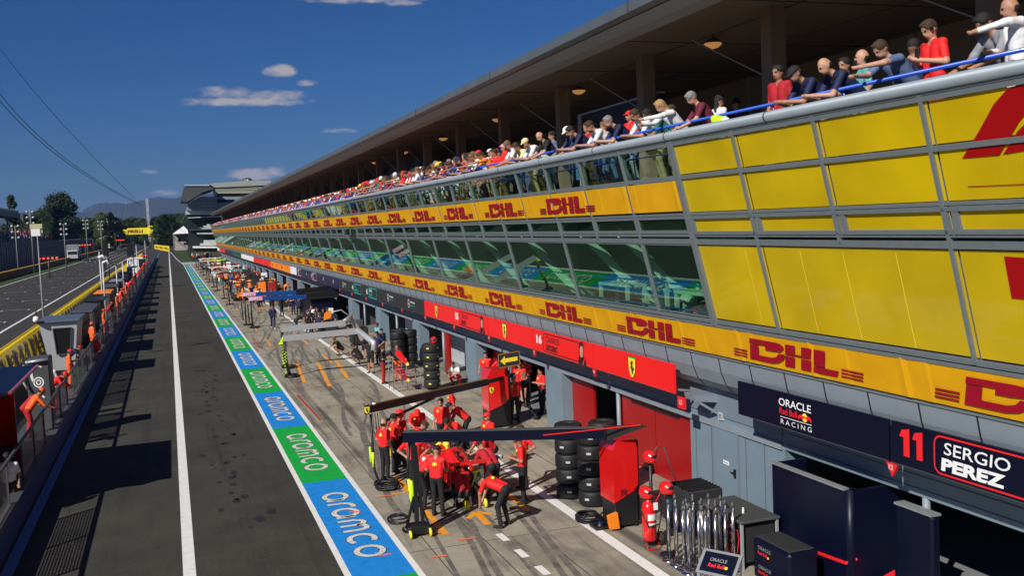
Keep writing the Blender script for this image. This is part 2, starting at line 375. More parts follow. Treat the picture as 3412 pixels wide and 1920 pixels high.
# ---------------------------------------------------------------- smooth bodies from distance fields
def surf(prims, h, k=.03, pad=.05):
    """prims: ('c',a,b,ra,rb,mat) round cone | ('e',c,radii,mat[,rot]) ellipsoid. Returns verts, quads, mat per quad."""
    lo = np.full(3, 1e9); hi = np.full(3, -1e9)
    for p in prims:
        if p[0] == 'c': q = np.array([p[1], p[2]], float); r = max(p[3], p[4])
        else: q = np.array([p[1]], float); r = max(p[2])
        lo = np.minimum(lo, q.min(0) - r); hi = np.maximum(hi, q.max(0) + r)
    lo -= pad; hi += pad; n = np.ceil((hi - lo) / h).astype(int) + 1
    ax = [lo[i] + h * np.arange(n[i]) for i in range(3)]
    def dist(P, p):
        if p[0] == 'c':
            a = np.array(p[1], float); b = np.array(p[2], float); ab = b - a; L = ab @ ab + 1e-9
            t = np.clip(((P - a) @ ab) / L, 0, 1); return np.linalg.norm(P - a - t[..., None] * ab, axis=-1) - (p[3] + (p[4] - p[3]) * t)
        q = P - np.array(p[1], float)
        if len(p) > 4: q = q @ p[4]
        r = np.array(p[2], float); g = q / r; l = np.linalg.norm(g, axis=-1)
        return l * (l - 1) / (np.linalg.norm(g / r, axis=-1) + 1e-9)
    D = np.full(tuple(n), 10., np.float32)
    for p in prims:
        if p[0] == 'c': q = np.array([p[1], p[2]], float); r = max(p[3], p[4])
        else: q = np.array([p[1]], float); r = max(p[2])
        a = np.maximum(((q.min(0) - r - 3 * k - 2 * h - lo) / h).astype(int), 0); b = np.minimum(((q.max(0) + r + 3 * k + 2 * h - lo) / h).astype(int) + 2, n)
        sl = tuple(slice(a[i], b[i]) for i in range(3))
        P = np.stack(np.meshgrid(*[ax[i][sl[i]] for i in range(3)], indexing='ij'), -1)
        d = dist(P, p); o = D[sl]; hh = np.clip(.5 + .5 * (o - d) / k, 0, 1)
        D[sl] = np.where(o > 5, d, o * (1 - hh) + d * hh - k * hh * (1 - hh))
    S = D < 0
    c = [S[i:n[0] - 1 + i, j:n[1] - 1 + j, l:n[2] - 1 + l] for i in (0, 1) for j in (0, 1) for l in (0, 1)]
    cnt = sum(x.astype(int) for x in c); act = (cnt > 0) & (cnt < 8); idx = -np.ones(act.shape, int); I = np.argwhere(act); idx[act] = np.arange(len(I))
    V = np.zeros((len(I), 3)); W = np.zeros(len(I))
    offs = [(i, j, l) for i in (0, 1) for j in (0, 1) for l in (0, 1)]
    for a in offs:
        for b in offs:
            if sum(abs(a[i] - b[i]) for i in range(3)) == 1 and a < b:
                da = D[I[:, 0] + a[0], I[:, 1] + a[1], I[:, 2] + a[2]]; db = D[I[:, 0] + b[0], I[:, 1] + b[1], I[:, 2] + b[2]]
                m = (da < 0) != (db < 0); t = np.where(m, da / np.where(m, da - db, 1), 0)
                V += m[:, None] * (np.array(a) + t[:, None] * (np.array(b) - np.array(a))); W += m
    V = lo + h * (I + V / W[:, None]); Q = []
    for d in range(3):
        e = [0, 0, 0]; e[d] = 1; u, v = (d + 1) % 3, (d + 2) % 3
        s0 = S[tuple(slice(0, n[i] - e[i]) for i in range(3))]; s1 = S[tuple(slice(e[i], n[i]) for i in range(3))]
        for flip in (0, 1):
            E = np.argwhere((s0 & ~s1) if not flip else (~s0 & s1)); E = E[(E[:, u] > 0) & (E[:, v] > 0)]
            if not len(E): continue
            def cell(du, dv): F = E.copy(); F[:, u] -= du; F[:, v] -= dv; return idx[F[:, 0], F[:, 1], F[:, 2]]
            q = np.stack([cell(1, 1), cell(0, 1), cell(0, 0), cell(1, 0)], 1)
            Q.append(q[:, ::-1] if flip else q)
    Q = np.concatenate(Q); C = V[Q].mean(1)
    dd = np.stack([dist(C, p) - (.004 if p[0] == 'e' else 0) for p in prims]); best = dd.argmin(0)
    mm = np.array([p[3] if p[0] == 'e' else p[5] for p in prims])[best]
    return V, Q, mm
def surf_mesh(name, prims, h, k=.03):
    V, Q, mm = surf(prims, h, k)
    me = bpy.data.meshes.new(name); me.from_pydata(V.tolist(), [], Q.tolist())
    me.polygons.foreach_set('material_index', mm.astype(np.int32)); me.polygons.foreach_set('use_smooth', [True] * len(Q)); me.update()
    return me
# person slots: 0 skin 1 top 2 bottoms 3 shoes 4 hair 5 badge 6 cap
POSE = {}
def pose(n, hip, neck, head, look, sh, el, wr, kn, an, toe=None): POSE[n] = (hip, neck, head, look, sh, el, wr, kn, an, toe)
LEG = [(-.10, .02, .50), (.10, .02, .50)], [(-.12, 0, .08), (.12, -.02, .08)]
pose('stand', (0, 0, .95), (0, .0, 1.47), (0, .03, 1.62), (0, 1, -.1), .19, [(-.25, -.04, 1.15), (.25, -.03, 1.15)], [(-.26, .08, .90), (.26, .06, .90)], *LEG)
pose('phone', (0, 0, .95), (0, .02, 1.47), (0, .08, 1.61), (0, 1, -.6), .19, [(-.27, .02, 1.15), (.27, .02, 1.15)], [(-.07, .26, 1.20), (.08, .28, 1.22)], *LEG)
pose('hips', (0, 0, .95), (0, 0, 1.47), (0, .03, 1.62), (0, 1, -.2), .19, [(-.40, -.08, 1.18), (.40, -.08, 1.18)], [(-.19, .03, 1.02), (.19, .03, 1.02)], *LEG)
pose('fold', (0, 0, .95), (0, 0, 1.47), (0, .03, 1.62), (0, 1, -.1), .19, [(-.26, .05, 1.16), (.26, .05, 1.16)], [(.10, .22, 1.20), (-.10, .20, 1.14)], *LEG)
pose('lean', (0, -.30, .93), (0, .16, 1.33), (0, .30, 1.43), (0, 1, -.7), .19, [(-.24, .30, .97), (.24, .30, .97)], [(-.10, .54, .98), (.08, .56, .98)], [(-.10, -.2, .50), (.10, -.28, .50)], [(-.12, -.32, .08), (.12, -.40, .08)])
pose('lean2', (0, -.25, .94), (0, .08, 1.40), (0, .20, 1.52), (0, 1, -.9), .19, [(-.27, .20, 1.08), (.27, .22, 1.08)], [(-.22, .44, .97), (.22, .44, .97)], [(-.10, -.15, .50), (.10, -.22, .50)], [(-.12, -.22, .08), (.12, -.30, .08)])
pose('reach', (0, -.25, .94), (0, .12, 1.37), (0, .24, 1.48), (0, 1, -.8), .19, [(-.26, .36, 1.26), (.27, .28, 1.16)], [(-.14, .64, 1.22), (.10, .60, 1.12)], [(-.10, -.15, .50), (.10, -.22, .50)], [(-.12, -.22, .08), (.12, -.30, .08)])
pose('bend', (0, -.15, .92), (0, .36, 1.10), (0, .50, 1.05), (0, .5, -1), .19, [(-.22, .42, .82), (.22, .45, .82)], [(-.18, .45, .56), (.14, .52, .56)], [(-.13, .02, .50), (.13, -.02, .50)], [(-.16, -.05, .08), (.16, -.10, .08)])
pose('stoop', (0, -.15, .93), (0, .25, 1.30), (0, .40, 1.36), (0, 1, -1), .19, [(-.25, .30, 1.02), (.25, .32, 1.02)], [(-.14, .52, .92), (.12, .52, .92)], [(-.12, .02, .50), (.12, -.02, .50)], [(-.15, -.05, .08), (.15, -.10, .08)])
pose('walk', (0, 0, .94), (0, .03, 1.46), (0, .06, 1.61), (0, 1, -.1), .19, [(-.25, -.14, 1.17), (.25, .08, 1.16)], [(-.26, -.12, .92), (.25, .26, .98)], [(-.10, .22, .52), (.10, -.03, .50)], [(-.10, .28, .08), (.10, -.32, .12)])
pose('point', (0, 0, .95), (0, .02, 1.47), (0, .08, 1.61), (0, 1, -.3), .19, [(-.30, .22, 1.40), (.27, .02, 1.15)], [(-.28, .50, 1.33), (.12, .25, 1.12)], *LEG)
pose('crouch', (0, -.15, .38), (0, .18, .84), (0, .28, .97), (0, 1, -.5), .19, [(-.28, .30, .62), (.28, .30, .62)], [(-.12, .50, .55), (.12, .50, .50)], [(-.20, .28, .50), (.20, .25, .46)], [(-.17, .0, .08), (.17, -.05, .08)])
pose('carry', (0, 0, .95), (0, .02, 1.47), (0, .05, 1.62), (0, 1, -.1), .19, [(-.27, .05, 1.17), (.27, .05, 1.17)], [(-.20, .36, 1.12), (.20, .36, 1.12)], *LEG)
_pm = {}
def person_mesh(ps, h, sleeve='short', legs='long', hair='short', badge=False):
    key = (ps, h, sleeve, legs, hair, badge)
    if key in _pm: return _pm[key]
    hip, neck, head, look, shw, el, wr, kn, an, toe = POSE[ps]
    V = lambda a: np.array(a, float)
    hip, neck, head = V(hip), V(neck), V(head); spine = neck - hip; sl = spine / np.linalg.norm(spine)
    X = V((1, 0, 0)); F = np.cross(sl, X) * -1; F = np.cross(X, sl) * -1 if False else np.cross(sl, X); F = F if F[1] > 0 or F[2] < 0 else -F
    P = []; C = lambda a, b, ra, rb, m: P.append(('c', tuple(a), tuple(b), ra, rb, m))
    for s in (-1, 1):
        i = 0 if s < 0 else 1
        C(hip + X * s * .07 + sl * .06, neck + X * s * .10 - sl * .13, .108, .112, 1)
        C(hip + X * s * .075 - sl * .02, hip + X * s * .085 + sl * .02, .105, .10, 2)
        shd = neck + X * s * shw - sl * .06
        C(neck + X * s * .07 - sl * .06, shd, .075, .062, 1)
        e, w_ = V(el[i]), V(wr[i]); mid = shd + (e - shd) * .72
        C(shd, mid, .064, .056, 1)
        if sleeve == 'long':
            C(mid, e, .054, .046, 1); C(e, w_, .045, .034, 1)
        else: C(mid, e, .046, .043, 0); C(e, w_, .043, .029, 0)
        d = (w_ - e) / np.linalg.norm(w_ - e)
        pal = w_ + d * .055; C(w_, pal, .026, .032, 0)
        side = np.cross(d, X); side = X if np.linalg.norm(side) > .5 else V((0, 1, 0))
        dn = np.cross(d, side)
        for q in range(4):
            o = side * (-.027 + .018 * q); ln = (.045, .055, .05, .038)[q]
            b0 = pal + o + d * .02; b1 = b0 + d * ln * .6 ; b2 = b1 + (d * .55 + dn * -.7) * ln * .6
            C(b0, b1, .0105, .010, 0); C(b1, b2, .010, .008, 0)
        t0 = w_ + d * .03 - side * s * .03; C(t0, t0 + (d * .6 - side * s * .7) * .045, .013, .010, 0)
        hj = hip + X * s * .09; k_, a_ = V(kn[i]), V(an[i])
        if legs == 'shorts':
            m2 = hj + (k_ - hj) * .85; C(hj, m2, .092, .075, 2); C(m2, k_, .058, .052, 0); C(k_, k_ + (a_ - k_) * .35, .050, .056, 0); C(k_ + (a_ - k_) * .35, a_, .054, .034, 0)
        else:
            C(hj, k_, .092, .066, 2); C(k_, a_ + V((0, 0, .03)), .066, .052, 2)
        tv = V((s * .02, .16, -.045)); C(a_ - V((0, .03, .04)), a_ + tv, .042, .034, 3)
    lk = V(look); lk /= np.linalg.norm(lk); up = V((0, 0, 1)) - lk * lk[2]; up = up / np.linalg.norm(up); rt = np.cross(lk, up)
    M = np.stack([rt, lk, up], 1)
    C(neck - sl * .04, head - up * .05, .056, .050, 0)
    P.append(('e', tuple(head + up * .015 - lk * .01), (.080, .100, .112), 0, M))
    P.append(('e', tuple(head - up * .055 + lk * .03), (.060, .066, .062), 0, M))
    if h < .016:
        C(head + lk * .085 + up * .01, head + lk * .105 - up * .02, .012, .015, 0)
        for s in (-1, 1):
            P.append(('e', tuple(head + rt * s * .076 - up * .005 - lk * .01), (.010, .018, .028), 0, M))
            P.append(('e', tuple(head + rt * s * .030 + lk * .083 + up * .018), (.014, .010, .007), 4, M))
        P.append(('e', tuple(head + lk * .088 - up * .050), (.022, .008, .006), 5 if badge else 4, M))
    if hair in ('short', 'long'):
        P.append(('e', tuple(head + up * .042 - lk * .020), (.090, .100, .100), 4, M))
        for s in (-1, 1): P.append(('e', tuple(head + rt * s * .058 + up * .055 + lk * .02), (.035, .05, .04), 4, M))
        P.append(('e', tuple(head + up * .105 + lk * .045 + rt * .015), (.055, .045, .030), 4, M))
        if hair == 'long': C(head - lk * .06, head - lk * .09 - up * .20, .065, .035, 4)
    elif hair == 'bald':
        P.append(('e', tuple(head - up * .02 - lk * .045), (.084, .066, .058), 4, M))
    elif hair == 'cap':
        P.append(('e', tuple(head - up * .01 - lk * .035), (.080, .075, .070), 4, M))
        P.append(('e', tuple(head + up * .058 - lk * .010), (.091, .106, .074), 6, M))
        P.append(('e', tuple(head + up * .045 + lk * .105), (.062, .065, .012), 6, M))
    elif hair == 'helmet':
        P.append(('e', tuple(head + up * .02 - lk * .008), (.125, .145, .135), 6, M))
        P.append(('e', tuple(head + up * .01 + lk * .11), (.09, .045, .04), 4, M))
    if badge:
        P.append(('e', tuple(neck - sl * .17 - F * .105), (.05, .05, .05), 5))
        P.append(('e', tuple(neck - sl * .12 + F * .10 + X * .08), (.035, .035, .035), 5))
    V_, Q, mm = surf(P, h, .028)
    me = bpy.data.meshes.new('person'); me.from_pydata(V_.tolist(), [], Q.tolist())
    me.polygons.foreach_set('material_index', mm.astype(np.int32)); me.polygons.foreach_set('use_smooth', [True] * len(Q))
    for i in range(7): me.materials.append(m_skin[0])
    me.update(); _pm[key] = me
    return me
def person(loc, rz, ps, top, bottom, label, h=.02, hair='short', hc=0, sk=0, cap=None, shoe='black', sleeve='short', legs='long', badge=False, badgec=None, s=1.0, group=None, name='person'):
    me = person_mesh(ps, h, sleeve, legs, hair, badge)
    o = bpy.data.objects.new(name, me); COL.objects.link(o); o.location = loc; o.rotation_euler = (0, 0, rz); o.scale = (s, s, s)
    ms = (m_skin[sk], CL[top], CL[bottom], CL[shoe], m_hair[hc], badgec or m_shield, CL[cap or 'red'])
    for i, m in enumerate(ms):
        o.material_slots[i].link = 'OBJECT'; o.material_slots[i].material = m
    return tag(o, label, 'person', group)
# ================================================================ GROUND
def sheet(name, x0, x1, y0, y1, z, m, div=1):
    b = MB(); b.add([(x0, y0, z), (x1, y0, z), (x1, y1, z), (x0, y1, z)], [(0, 1, 2, 3)], m); return b.build(name, kind='structure')
sheet('ground', -9000, 9000, -200, 12000, -.02, m_earth)
sheet('pit_lane', -4.05, 3.0, -5, 900, 0, m_asphalt)
sheet('pit_apron', 4.53, 12.9, -5, 262, 0, m_conc)
b = MB(); b.box(-8.6, -4.05, -5, 560, -.3, .08, m_track); b.build('pit_wall_base', kind='structure')
sheet('race_track', -26.2, -9.4, -5, 1400, .0, m_track)
sheet('verge', -31, -26.2, -5, 1400, .0, m_grass)
sheet('strip_ground', -9.4, -8.6, -5, 1400, .002, m_track)
b = MB()    # exit verge at the far end of the lane
b.add([(3.0, 262, .01), (12, 262, .01), (12, 520, .01), (1.0, 520, .01), (1.46, 470, .01)], [(0, 1, 2, 3, 4)], m_grass); b.build('exit_verge', kind='structure')
b = MB(); b.box(2.9, 6.6, 245.8, 262, 0, .05, m_lgrey); b.build('exit_kerb', kind='structure')
# painted lines: 4 mm above the asphalt
b = MB()
def ln(x0, y0, x1, y1, w_, m, z=.004):
    d = Vector((x1 - x0, y1 - y0, 0)).normalized(); n = Vector((-d.y, d.x, 0)) * w_ / 2
    b.add([(x0 - n.x, y0 - n.y, z), (x0 + n.x, y0 + n.y, z), (x1 + n.x, y1 + n.y, z), (x1 - n.x, y1 - n.y, z)], [(0, 3, 2, 1)], m)
ln(-.02, -5, -.06, 445, .26, m_white)
ln(-3.76, -5, -3.76, 445, .26, m_wallblue)
ln(8.84, -5, 8.84, 250, .27, m_white)
ln(-13.07, -5, -13.07, 1400, .24, m_white); ln(-25.93, -5, -25.93, 1400, .24, m_white)
ln(3.0, 246, 2.0, 300, .2, m_white); ln(2.0, 300, .4, 445, .2, m_white)
b.build('lane_lines', kind='structure')
b = MB()    # grid boxes on the straight
for i in range(28):
    y = 90 + i * 8; x = -15.6 if i % 2 else -20.9
    ln(x - 1.3, y, x + 1.3, y, .12, m_white); ln(x - 1.3, y, x - 1.3, y - 1.2, .12, m_white); ln(x + 1.3, y, x + 1.3, y - 1.2, .12, m_white)
ln(-25, 84, -13.2, 84, .15, m_white)
for i in range(9):
    for j in range(4): ln(-24 + j * 2.6, 320 + i * 16, -24 + j * 2.6, 325 + i * 16, .35, m_white)
b.build('grid_markings', kind='structure')
# blue and green strip with white edges and lettering
b = MB()
b.add([(2.99, -5, .005), (3.13, -5, .005), (3.13, 246, .005), (2.99, 246, .005)], [(0, 1, 2, 3)], m_white)
b.add([(4.40, -5, .005), (4.54, -5, .005), (4.54, 246, .005), (4.40, 246, .005)], [(0, 1, 2, 3)], m_white)
y = 19.36 - 16.6; k = 1
while y < 246:
    y1 = min(y + 8.3, 246); b.add([(3.13, y, .005), (4.40, y, .005), (4.40, y1, .005), (3.13, y1, .005)], [(0, 1, 2, 3)], m_green if k % 2 == 0 and k != 2 or k == 1 and False else (m_blue if k % 2 else m_green)); y = y1; k += 1
b.build('painted_strip', kind='structure')
def word_aramco(mb, fr, x, y, h, W):
    u = W / 5.05; st = .205
    gl = []
    def ring(cx, hw=.36): return [(a, b_) for a, b_ in arc(cx, .5, hw, .40, 0, 360, 26)[:-1]]
    xs = 0.05
    parts = [(ring(.45), True), ([(.86, .10), (.86, .50), (.84, .74)], False),
             ([(1.22, .06), (1.22, .55), (1.30, .80), (1.46, .90), (1.66, .90)], False),
             (ring(2.14), True), ([(2.55, .10), (2.55, .50), (2.53, .74)], False),
             ([(2.90, .06), (2.90, .60), (2.99, .83), (3.12, .90), (3.26, .84), (3.33, .62), (3.33, .06)], False),
             ([(3.33, .62), (3.40, .83), (3.54, .90), (3.70, .84), (3.77, .60), (3.77, .06)], False),
             (arc(4.50, .5, .36, .40, 55, 312, 20), False), (ring(5.45), True)]
    u = W / 5.9
    for wd, m, d in ((st + .07, m_lblack, .001), (st, m_letter, .003)):
        for pts, cl in parts:
            stroke(mb, fr, pts, wd * h * .92, m, d, cl, x, y, u * 1.0, h)
b = MB(); y = 19.36 - 8.3; 
while y < 130:
    word_aramco(b, Fr((3.42, y + 6.95, .006), (0, -1, 0), (1, 0, 0)), 0, 0, .72, 5.6); y += 8.3
while y < 244:
    word_aramco(b, Fr((3.42, y + 6.95, .006), (0, -1, 0), (1, 0, 0)), 0, 0, .72, 5.6); y += 8.3
b.build('strip_lettering', kind='structure')
# pit box markings
b = MB()
def ln2(p, q, w_, m, z=.004): ln(p[0], p[1], q[0], q[1], w_, m, z)
ln2((5.72, 27.2), (5.62, 21.45), .17, m_orange); ln2((8.12, 27.2), (7.96, 22.3), .17, m_orange)
ln2((5.2, 25.4), (5.62, 25.4), .10, m_orange); ln2((7.96, 23.2), (8.35, 23.4), .10, m_orange)
ln2((6.76, 22.75), (6.73, 21.70), .17, m_orange, .008); ln2((6.76, 22.82), (6.45, 22.38), .15, m_orange); ln2((6.78, 22.82), (7.05, 22.45), .15, m_orange)
for (x, y) in ((6.74, 20.95), (6.76, 19.75), (6.80, 18.6), (6.84, 17.4), (6.88, 16.2)): ln(x, y, x + .01, y - .55, .17, m_white)
for p, q in (((6.08, 52.9), (5.60, 46.1)), ((7.15, 52.6), (6.50, 44.3)), ((8.15, 52.7), (7.66, 46.3))): ln2(p, q, .17, m_orange)
ln2((5.0, 45.3), (7.7, 46.0), .05, m_orange)
for k in range(3, 22):
    yy = 46 + (k - 2) * 9.95
    ln2((5.7, yy), (5.6, yy - 4), .13, m_orange); ln2((7.9, yy), (7.8, yy - 4), .13, m_orange); ln2((5.6, yy - 3.9), (6.3, yy - 3.9), .1, m_orange)
ln2((4.86, 42.8), (4.97, 36.7), .10, m_redline); ln2((4.94, 68), (4.91, 61.4), .10, m_redline); ln2((4.9, 88), (4.9, 82), .07, m_redline)
for px, py, dx in ((968, 1250, .25), (1090, 1345, .18), (1175, 1358, .2), (1105, 1402, .16), (893, 1290, .14), (968, 1398, .14)):
    x, y, _ = G(px, py); ln(x - dx, y + .02, x + dx, y - .02, .09, mat('marker_tape', (.9, .18, .08), .6), .0125)
b.build('pit_box_markings', kind='structure')
b = MB()    # slab joints and drain line
for x in (5.05, 6.3, 7.55, 10.2): b.box(x, x + .025, -5, 250, .001, .0022, m_dgrey)
for i in range(40): b.box(4.6, 8.6, 2 + i * 6.2, 2.025 + i * 6.2, .001, .0026, m_dgrey)
b.build('slab_joints', kind='structure')
b = MB()    # rubber marks left by stopping cars
zz_ = .0027; rr = random.Random(3); m_rub = mat('rubber_mark', (.15, .137, .115), .9, noise=.4, nscale=3)
for bx in range(22):
    yb = 20 + bx * 9.95
    for k in range(3):
        x0 = 4.9 + rr.random() * .8; x1 = x0 + .5 + rr.random() * 1.0; y0 = yb - 9 + rr.random() * 6; L = 7 + rr.random() * 6; wd = .07 + .12 * rr.random(); pts = []
        for i in range(13):
            t = i / 12; s_ = t * t * (3 - 2 * t); pts.append((x0 + (x1 - x0) * s_, y0 + L * t))
        for (dx) in (0, 1.5):
            zz_ += 8e-6
            for i in range(12):
                (a, c), (e, f) = pts[i], pts[i + 1]
                if e + dx < 8.6: b.add([(a + dx, c, zz_), (a + dx + wd, c, zz_), (e + dx + wd, f, zz_), (e + dx, f, zz_)], [(0, 1, 2, 3)], m_rub)
b.build('rubber_marks', kind='structure')
b = MB()    # dark oil spots on the fast lane
m_spot = mat('oil_spot', (.016, .016, .016), .7)
for i in range(60):
    x = 1.0 + rr.gauss(.3, .35); y = 24 + rr.random() * 30; r = .04 + .09 * rr.random(); n = 9
    b.add([(x + r * (.7 + .5 * rr.random()) * math.cos(2 * math.pi * k / n), y + 2.2 * r * (.7 + .5 * rr.random()) * math.sin(2 * math.pi * k / n), .0036) for k in range(n)], [tuple(range(n))], m_spot)
b.build('lane_stains', kind='structure')

# ================================================================ PIT BUILDING
Y0, Y1 = 6.41, 257.9                    # facade grid: 2.49 m bays, frame line at 18.86
BAY = 2.49
def fx(z): return 12.468 - .245 * z      # the facade leans out over the lane
bld = thing('pit_building', 'long grey pit building with glass and yellow panelled upper floors leaning over open garages', 'building', (12.2, 0, 0))
def zbar(b, y0, y1, z, h, d, m, out=.03):  # long rail on the leaning plane, between y0 and y1
    t = math.atan(.245); x = fx(z); n = Vector((-math.cos(t), 0, -math.sin(t))); u = Vector((-math.sin(t), 0, math.cos(t)))
    P = [Vector((x, 0, z)) + n * a + u * c for a, c in ((out, -h / 2), (out, h / 2), (-d, h / 2), (-d, -h / 2))]
    b.prism([(p.x, y0, p.z) for p in P], (0, y1 - y0, 0), m)
def mull(b, y, z0, z1, wd, m, out=.05, d=.10):
    t = math.atan(.245); n = Vector((-math.cos(t), 0, -math.sin(t)))
    P = [Vector((fx(z), 0, z)) + n * a for z, a in ((z0, out), (z1, out), (z1, -d), (z0, -d))]
    b.prism([(p.x, y - wd / 2, p.z) for p in P], (0, wd, 0), m)
b = MB()
for z, h in ((4.77, .08), (6.56, .11), (6.70, .05), (7.17, .05), (7.97, .08), (8.70, .10)): zbar(b, Y0 - 6, Y1, z, h, .08, m_steel)
b.build('facade_rail', bld)
NB = int((Y1 - 18.86) / BAY)
mp = {}
for i in range(-6, 94):
    y = 18.86 + i * BAY; k = 'frame' if i == 0 else (i % 2 == 1 or i < -1 and i % 2 == 0 and False)
    if k == 'frame': b = MB(); mull(b, 18.80, 4.7, 8.75, .19, m_steel, .06); b.build('mullion', bld); continue
    if k not in mp: b = MB(); mull(b, y, 4.75 if k else 6.58, 8.75, .065, m_steel, .045); mp[k] = (b.build('mullion', bld), y)
    else: o = dup(mp[k][0], bld); o.location.y = y - mp[k][1]
def pane_quad(z0, z1, y0, y1, m, inset=.0):
    p = MB(); p.add([(fx(z0) + inset, y1, z0), (fx(z0) + inset, y0, z0), (fx(z1) + inset, y0, z1), (fx(z1) + inset, y1, z1)], [(0, 1, 2, 3)], m); return p
rootloc = Vector((12.2, 0, 0))
def win_proto(name, y0, y1, z0, z1, gm, fw):
    fb = MB()
    mull(fb, y0 + fw / 2, z0, z1, fw, m_steel, .02, .06); mull(fb, y1 - fw / 2, z0, z1, fw, m_steel, .02, .06)
    zbar(fb, y0 + fw, y1 - fw, z0 + fw / 2, fw, .06, m_steel, .02); zbar(fb, y0 + fw, y1 - fw, z1 - fw / 2, fw, .06, m_steel, .02)
    w_ = fb.build('window', bld); p = pane_quad(z0 + fw, z1 - fw, y0 + fw, y1 - fw, gm).build('pane', w_); return w_
def repeat(proto, ys, y_ref):
    for i, y in enumerate(ys):
        o = proto if abs(y - y_ref) < 1e-6 else dup(proto, bld)
        o.location.y = y - y_ref
ys = [18.86 + i * BAY for i in range(NB)]
repeat(win_proto('w', 18.86 + .05, 18.86 + BAY - .05, 6.74, 7.14, m_glass, .07), ys, 18.86)
ysb = [18.86] + [18.86 + BAY * (1 + 2 * i) for i in range((NB - 1) // 2)]
pa = win_proto('w', 18.86 + .06, 18.86 + BAY - .05, 4.84, 6.49, m_glass, .02)
y_ = 18.86 + BAY
pb = win_proto('w', y_ + .05, y_ + 2 * BAY - .05, 4.84, 6.49, m_glass, .02)
repeat(pb, ysb[1:], y_)
pc = pane_quad(8.03, 8.64, 18.86 + .05, 18.86 + BAY - .05, m_glassb).build('balcony_panel', bld)
repeat(pc, ys, 18.86)
# one hinged window stands open
ow = MB(); 
for a, c in ((0, .06), (.44, .06)): ow.box(10.42 - .0, 10.46, 59.1, 61.4, 6.66 + a, 6.66 + a + c, m_steel)
ow.box(10.42, 10.46, 59.1, 59.2, 6.66, 7.16, m_steel); ow.box(10.42, 10.46, 61.3, 61.4, 6.66, 7.16, m_steel)
wo = ow.build('window', bld); wo['label'] = 'small hinged window standing open'
p_ = MB(); p_.box(10.435, 10.445, 59.2, 61.3, 6.7, 7.1, m_glass); p_.build('pane', wo)
# yellow panels at the near end, where the windows are covered
ny = 0
for z0, z1 in ((4.86, 6.46), (6.80, 7.06), (7.22, 7.91), (8.04, 8.62)):
    step = 2 if z0 == 4.86 else 1; i = 1
    while i < 7:
        st_ = 1 if (step == 2 and i == 1) else step
        ya, yb = 18.74 - (i - 1 + st_) * BAY, 18.74 - (i - 1) * BAY
        if step == 2 and i == 1: ya, yb = 18.74 - BAY, 18.70
        p = pane_quad(z0 - .01, z1 + .02, ya + .03, yb - .0, m_yel, .004)
        if z0 == 6.80:
            zbar(p, ya + .02, yb - .02, 6.76, .07, .05, m_steel, .045); zbar(p, ya + .02, yb - .02, 7.10, .07, .05, m_steel, .045)
            mull(p, ya + .10, 6.76, 7.10, .12, m_steel, .04); mull(p, yb - .10, 6.76, 7.10, .12, m_steel, .04)
        p.build('yellow_panel', bld); i += st_
b = MB(); t_ = math.atan(.245)
fr = Fr((fx(4.86) - .002, 18.74, 4.86), (0, -1, 0), (-math.sin(t_), 0, math.cos(t_)))
for yy, a, c in ((16.9, 0, 1.6), (15.1, 0, 1.6), (13.9, .0, 1.6), (12.6, 0, 1.6)):
    b = MB(); stroke(b, fr, [(18.74 - yy, a), (18.74 - yy, c)], .018, mat('film_seam', (.85, .66, .05), .5), .004); b.build('film_seam', bld)
# big red emblem on the yellow panels, near end
fr = Fr((fx(6.9) - .002, 0, 6.9), (0, -1, 0), (-math.sin(t_), 0, math.cos(t_)))
def FP(px, py):       # picture point on the leaning plane -> frame coords
    d = ray(px, py); t = (12.468 - .002 - .245 * CAM_H) / (d[0] + .245 * d[2]); x, y, z = d[0] * t, d[1] * t, CAM_H + d[2] * t
    return (-y, (z - 6.9) / math.cos(t_))
b = MB(); b.add([fr.p(*FP(*q), .006) for q in ((2421, 398), (2463, 330), (2500, 262), (2530, 228), (2572, 205), (2640, 190), (2760, 176), (2760, 222), (2640, 238), (2600, 262), (2565, 305), (2515, 390))], [tuple(range(12))], m_f1red); b.build('panel_emblem', bld)
b = MB(); b.add([fr.p(*FP(*q), .006) for q in ((2524, 388), (2560, 330), (2590, 300), (2760, 262), (2760, 300), (2640, 330), (2615, 372))], [tuple(range(7))], m_f1red); b.build('panel_emblem', bld)
b = MB(); b.add([fr.p(*FP(*q), .006) for q in ((2526, 645), (2760, 660), (2760, 775), (2545, 750))], [tuple(range(4))], m_f1red); b.build('panel_emblem', bld)
b = MB(); stroke(b, fr, [FP(2435, 469), FP(2600, 462), FP(2760, 455)], .012, m_dhl, .006); b.build('panel_emblem', bld)
# soffit under the banner: curved grey cladding
b = MB(); prof = [(11.52, 3.93), (11.60, 3.55), (11.72, 3.25), (11.92, 3.05), (12.2, 2.98)]
ysn = [Y0 - 6 + i * 1.245 for i in range(int((Y1 - Y0 + 6) / 1.245))]
for a in range(4): b.add([(prof[a][0], Y0 - 6, prof[a][1]), (prof[a][0], Y1, prof[a][1]), (prof[a + 1][0], Y1, prof[a + 1][1]), (prof[a + 1][0], Y0 - 6, prof[a + 1][1])], [(3, 2, 1, 0)], m_clad, True)
for y in ysn:
    for a in range(4): b.bar((prof[a][0] - .004, y, prof[a][1]), (prof[a + 1][0] - .004, y, prof[a + 1][1]), .028, .012, m_black)
b.build('soffit', bld)
b = MB(); zbar(b, Y0 - 6, Y1, 4.68, .05, .07, m_steel, .05); b.box(11.5, 11.58, Y0 - 6, Y1, 3.90, 3.96, m_steel); b.build('trim', bld)
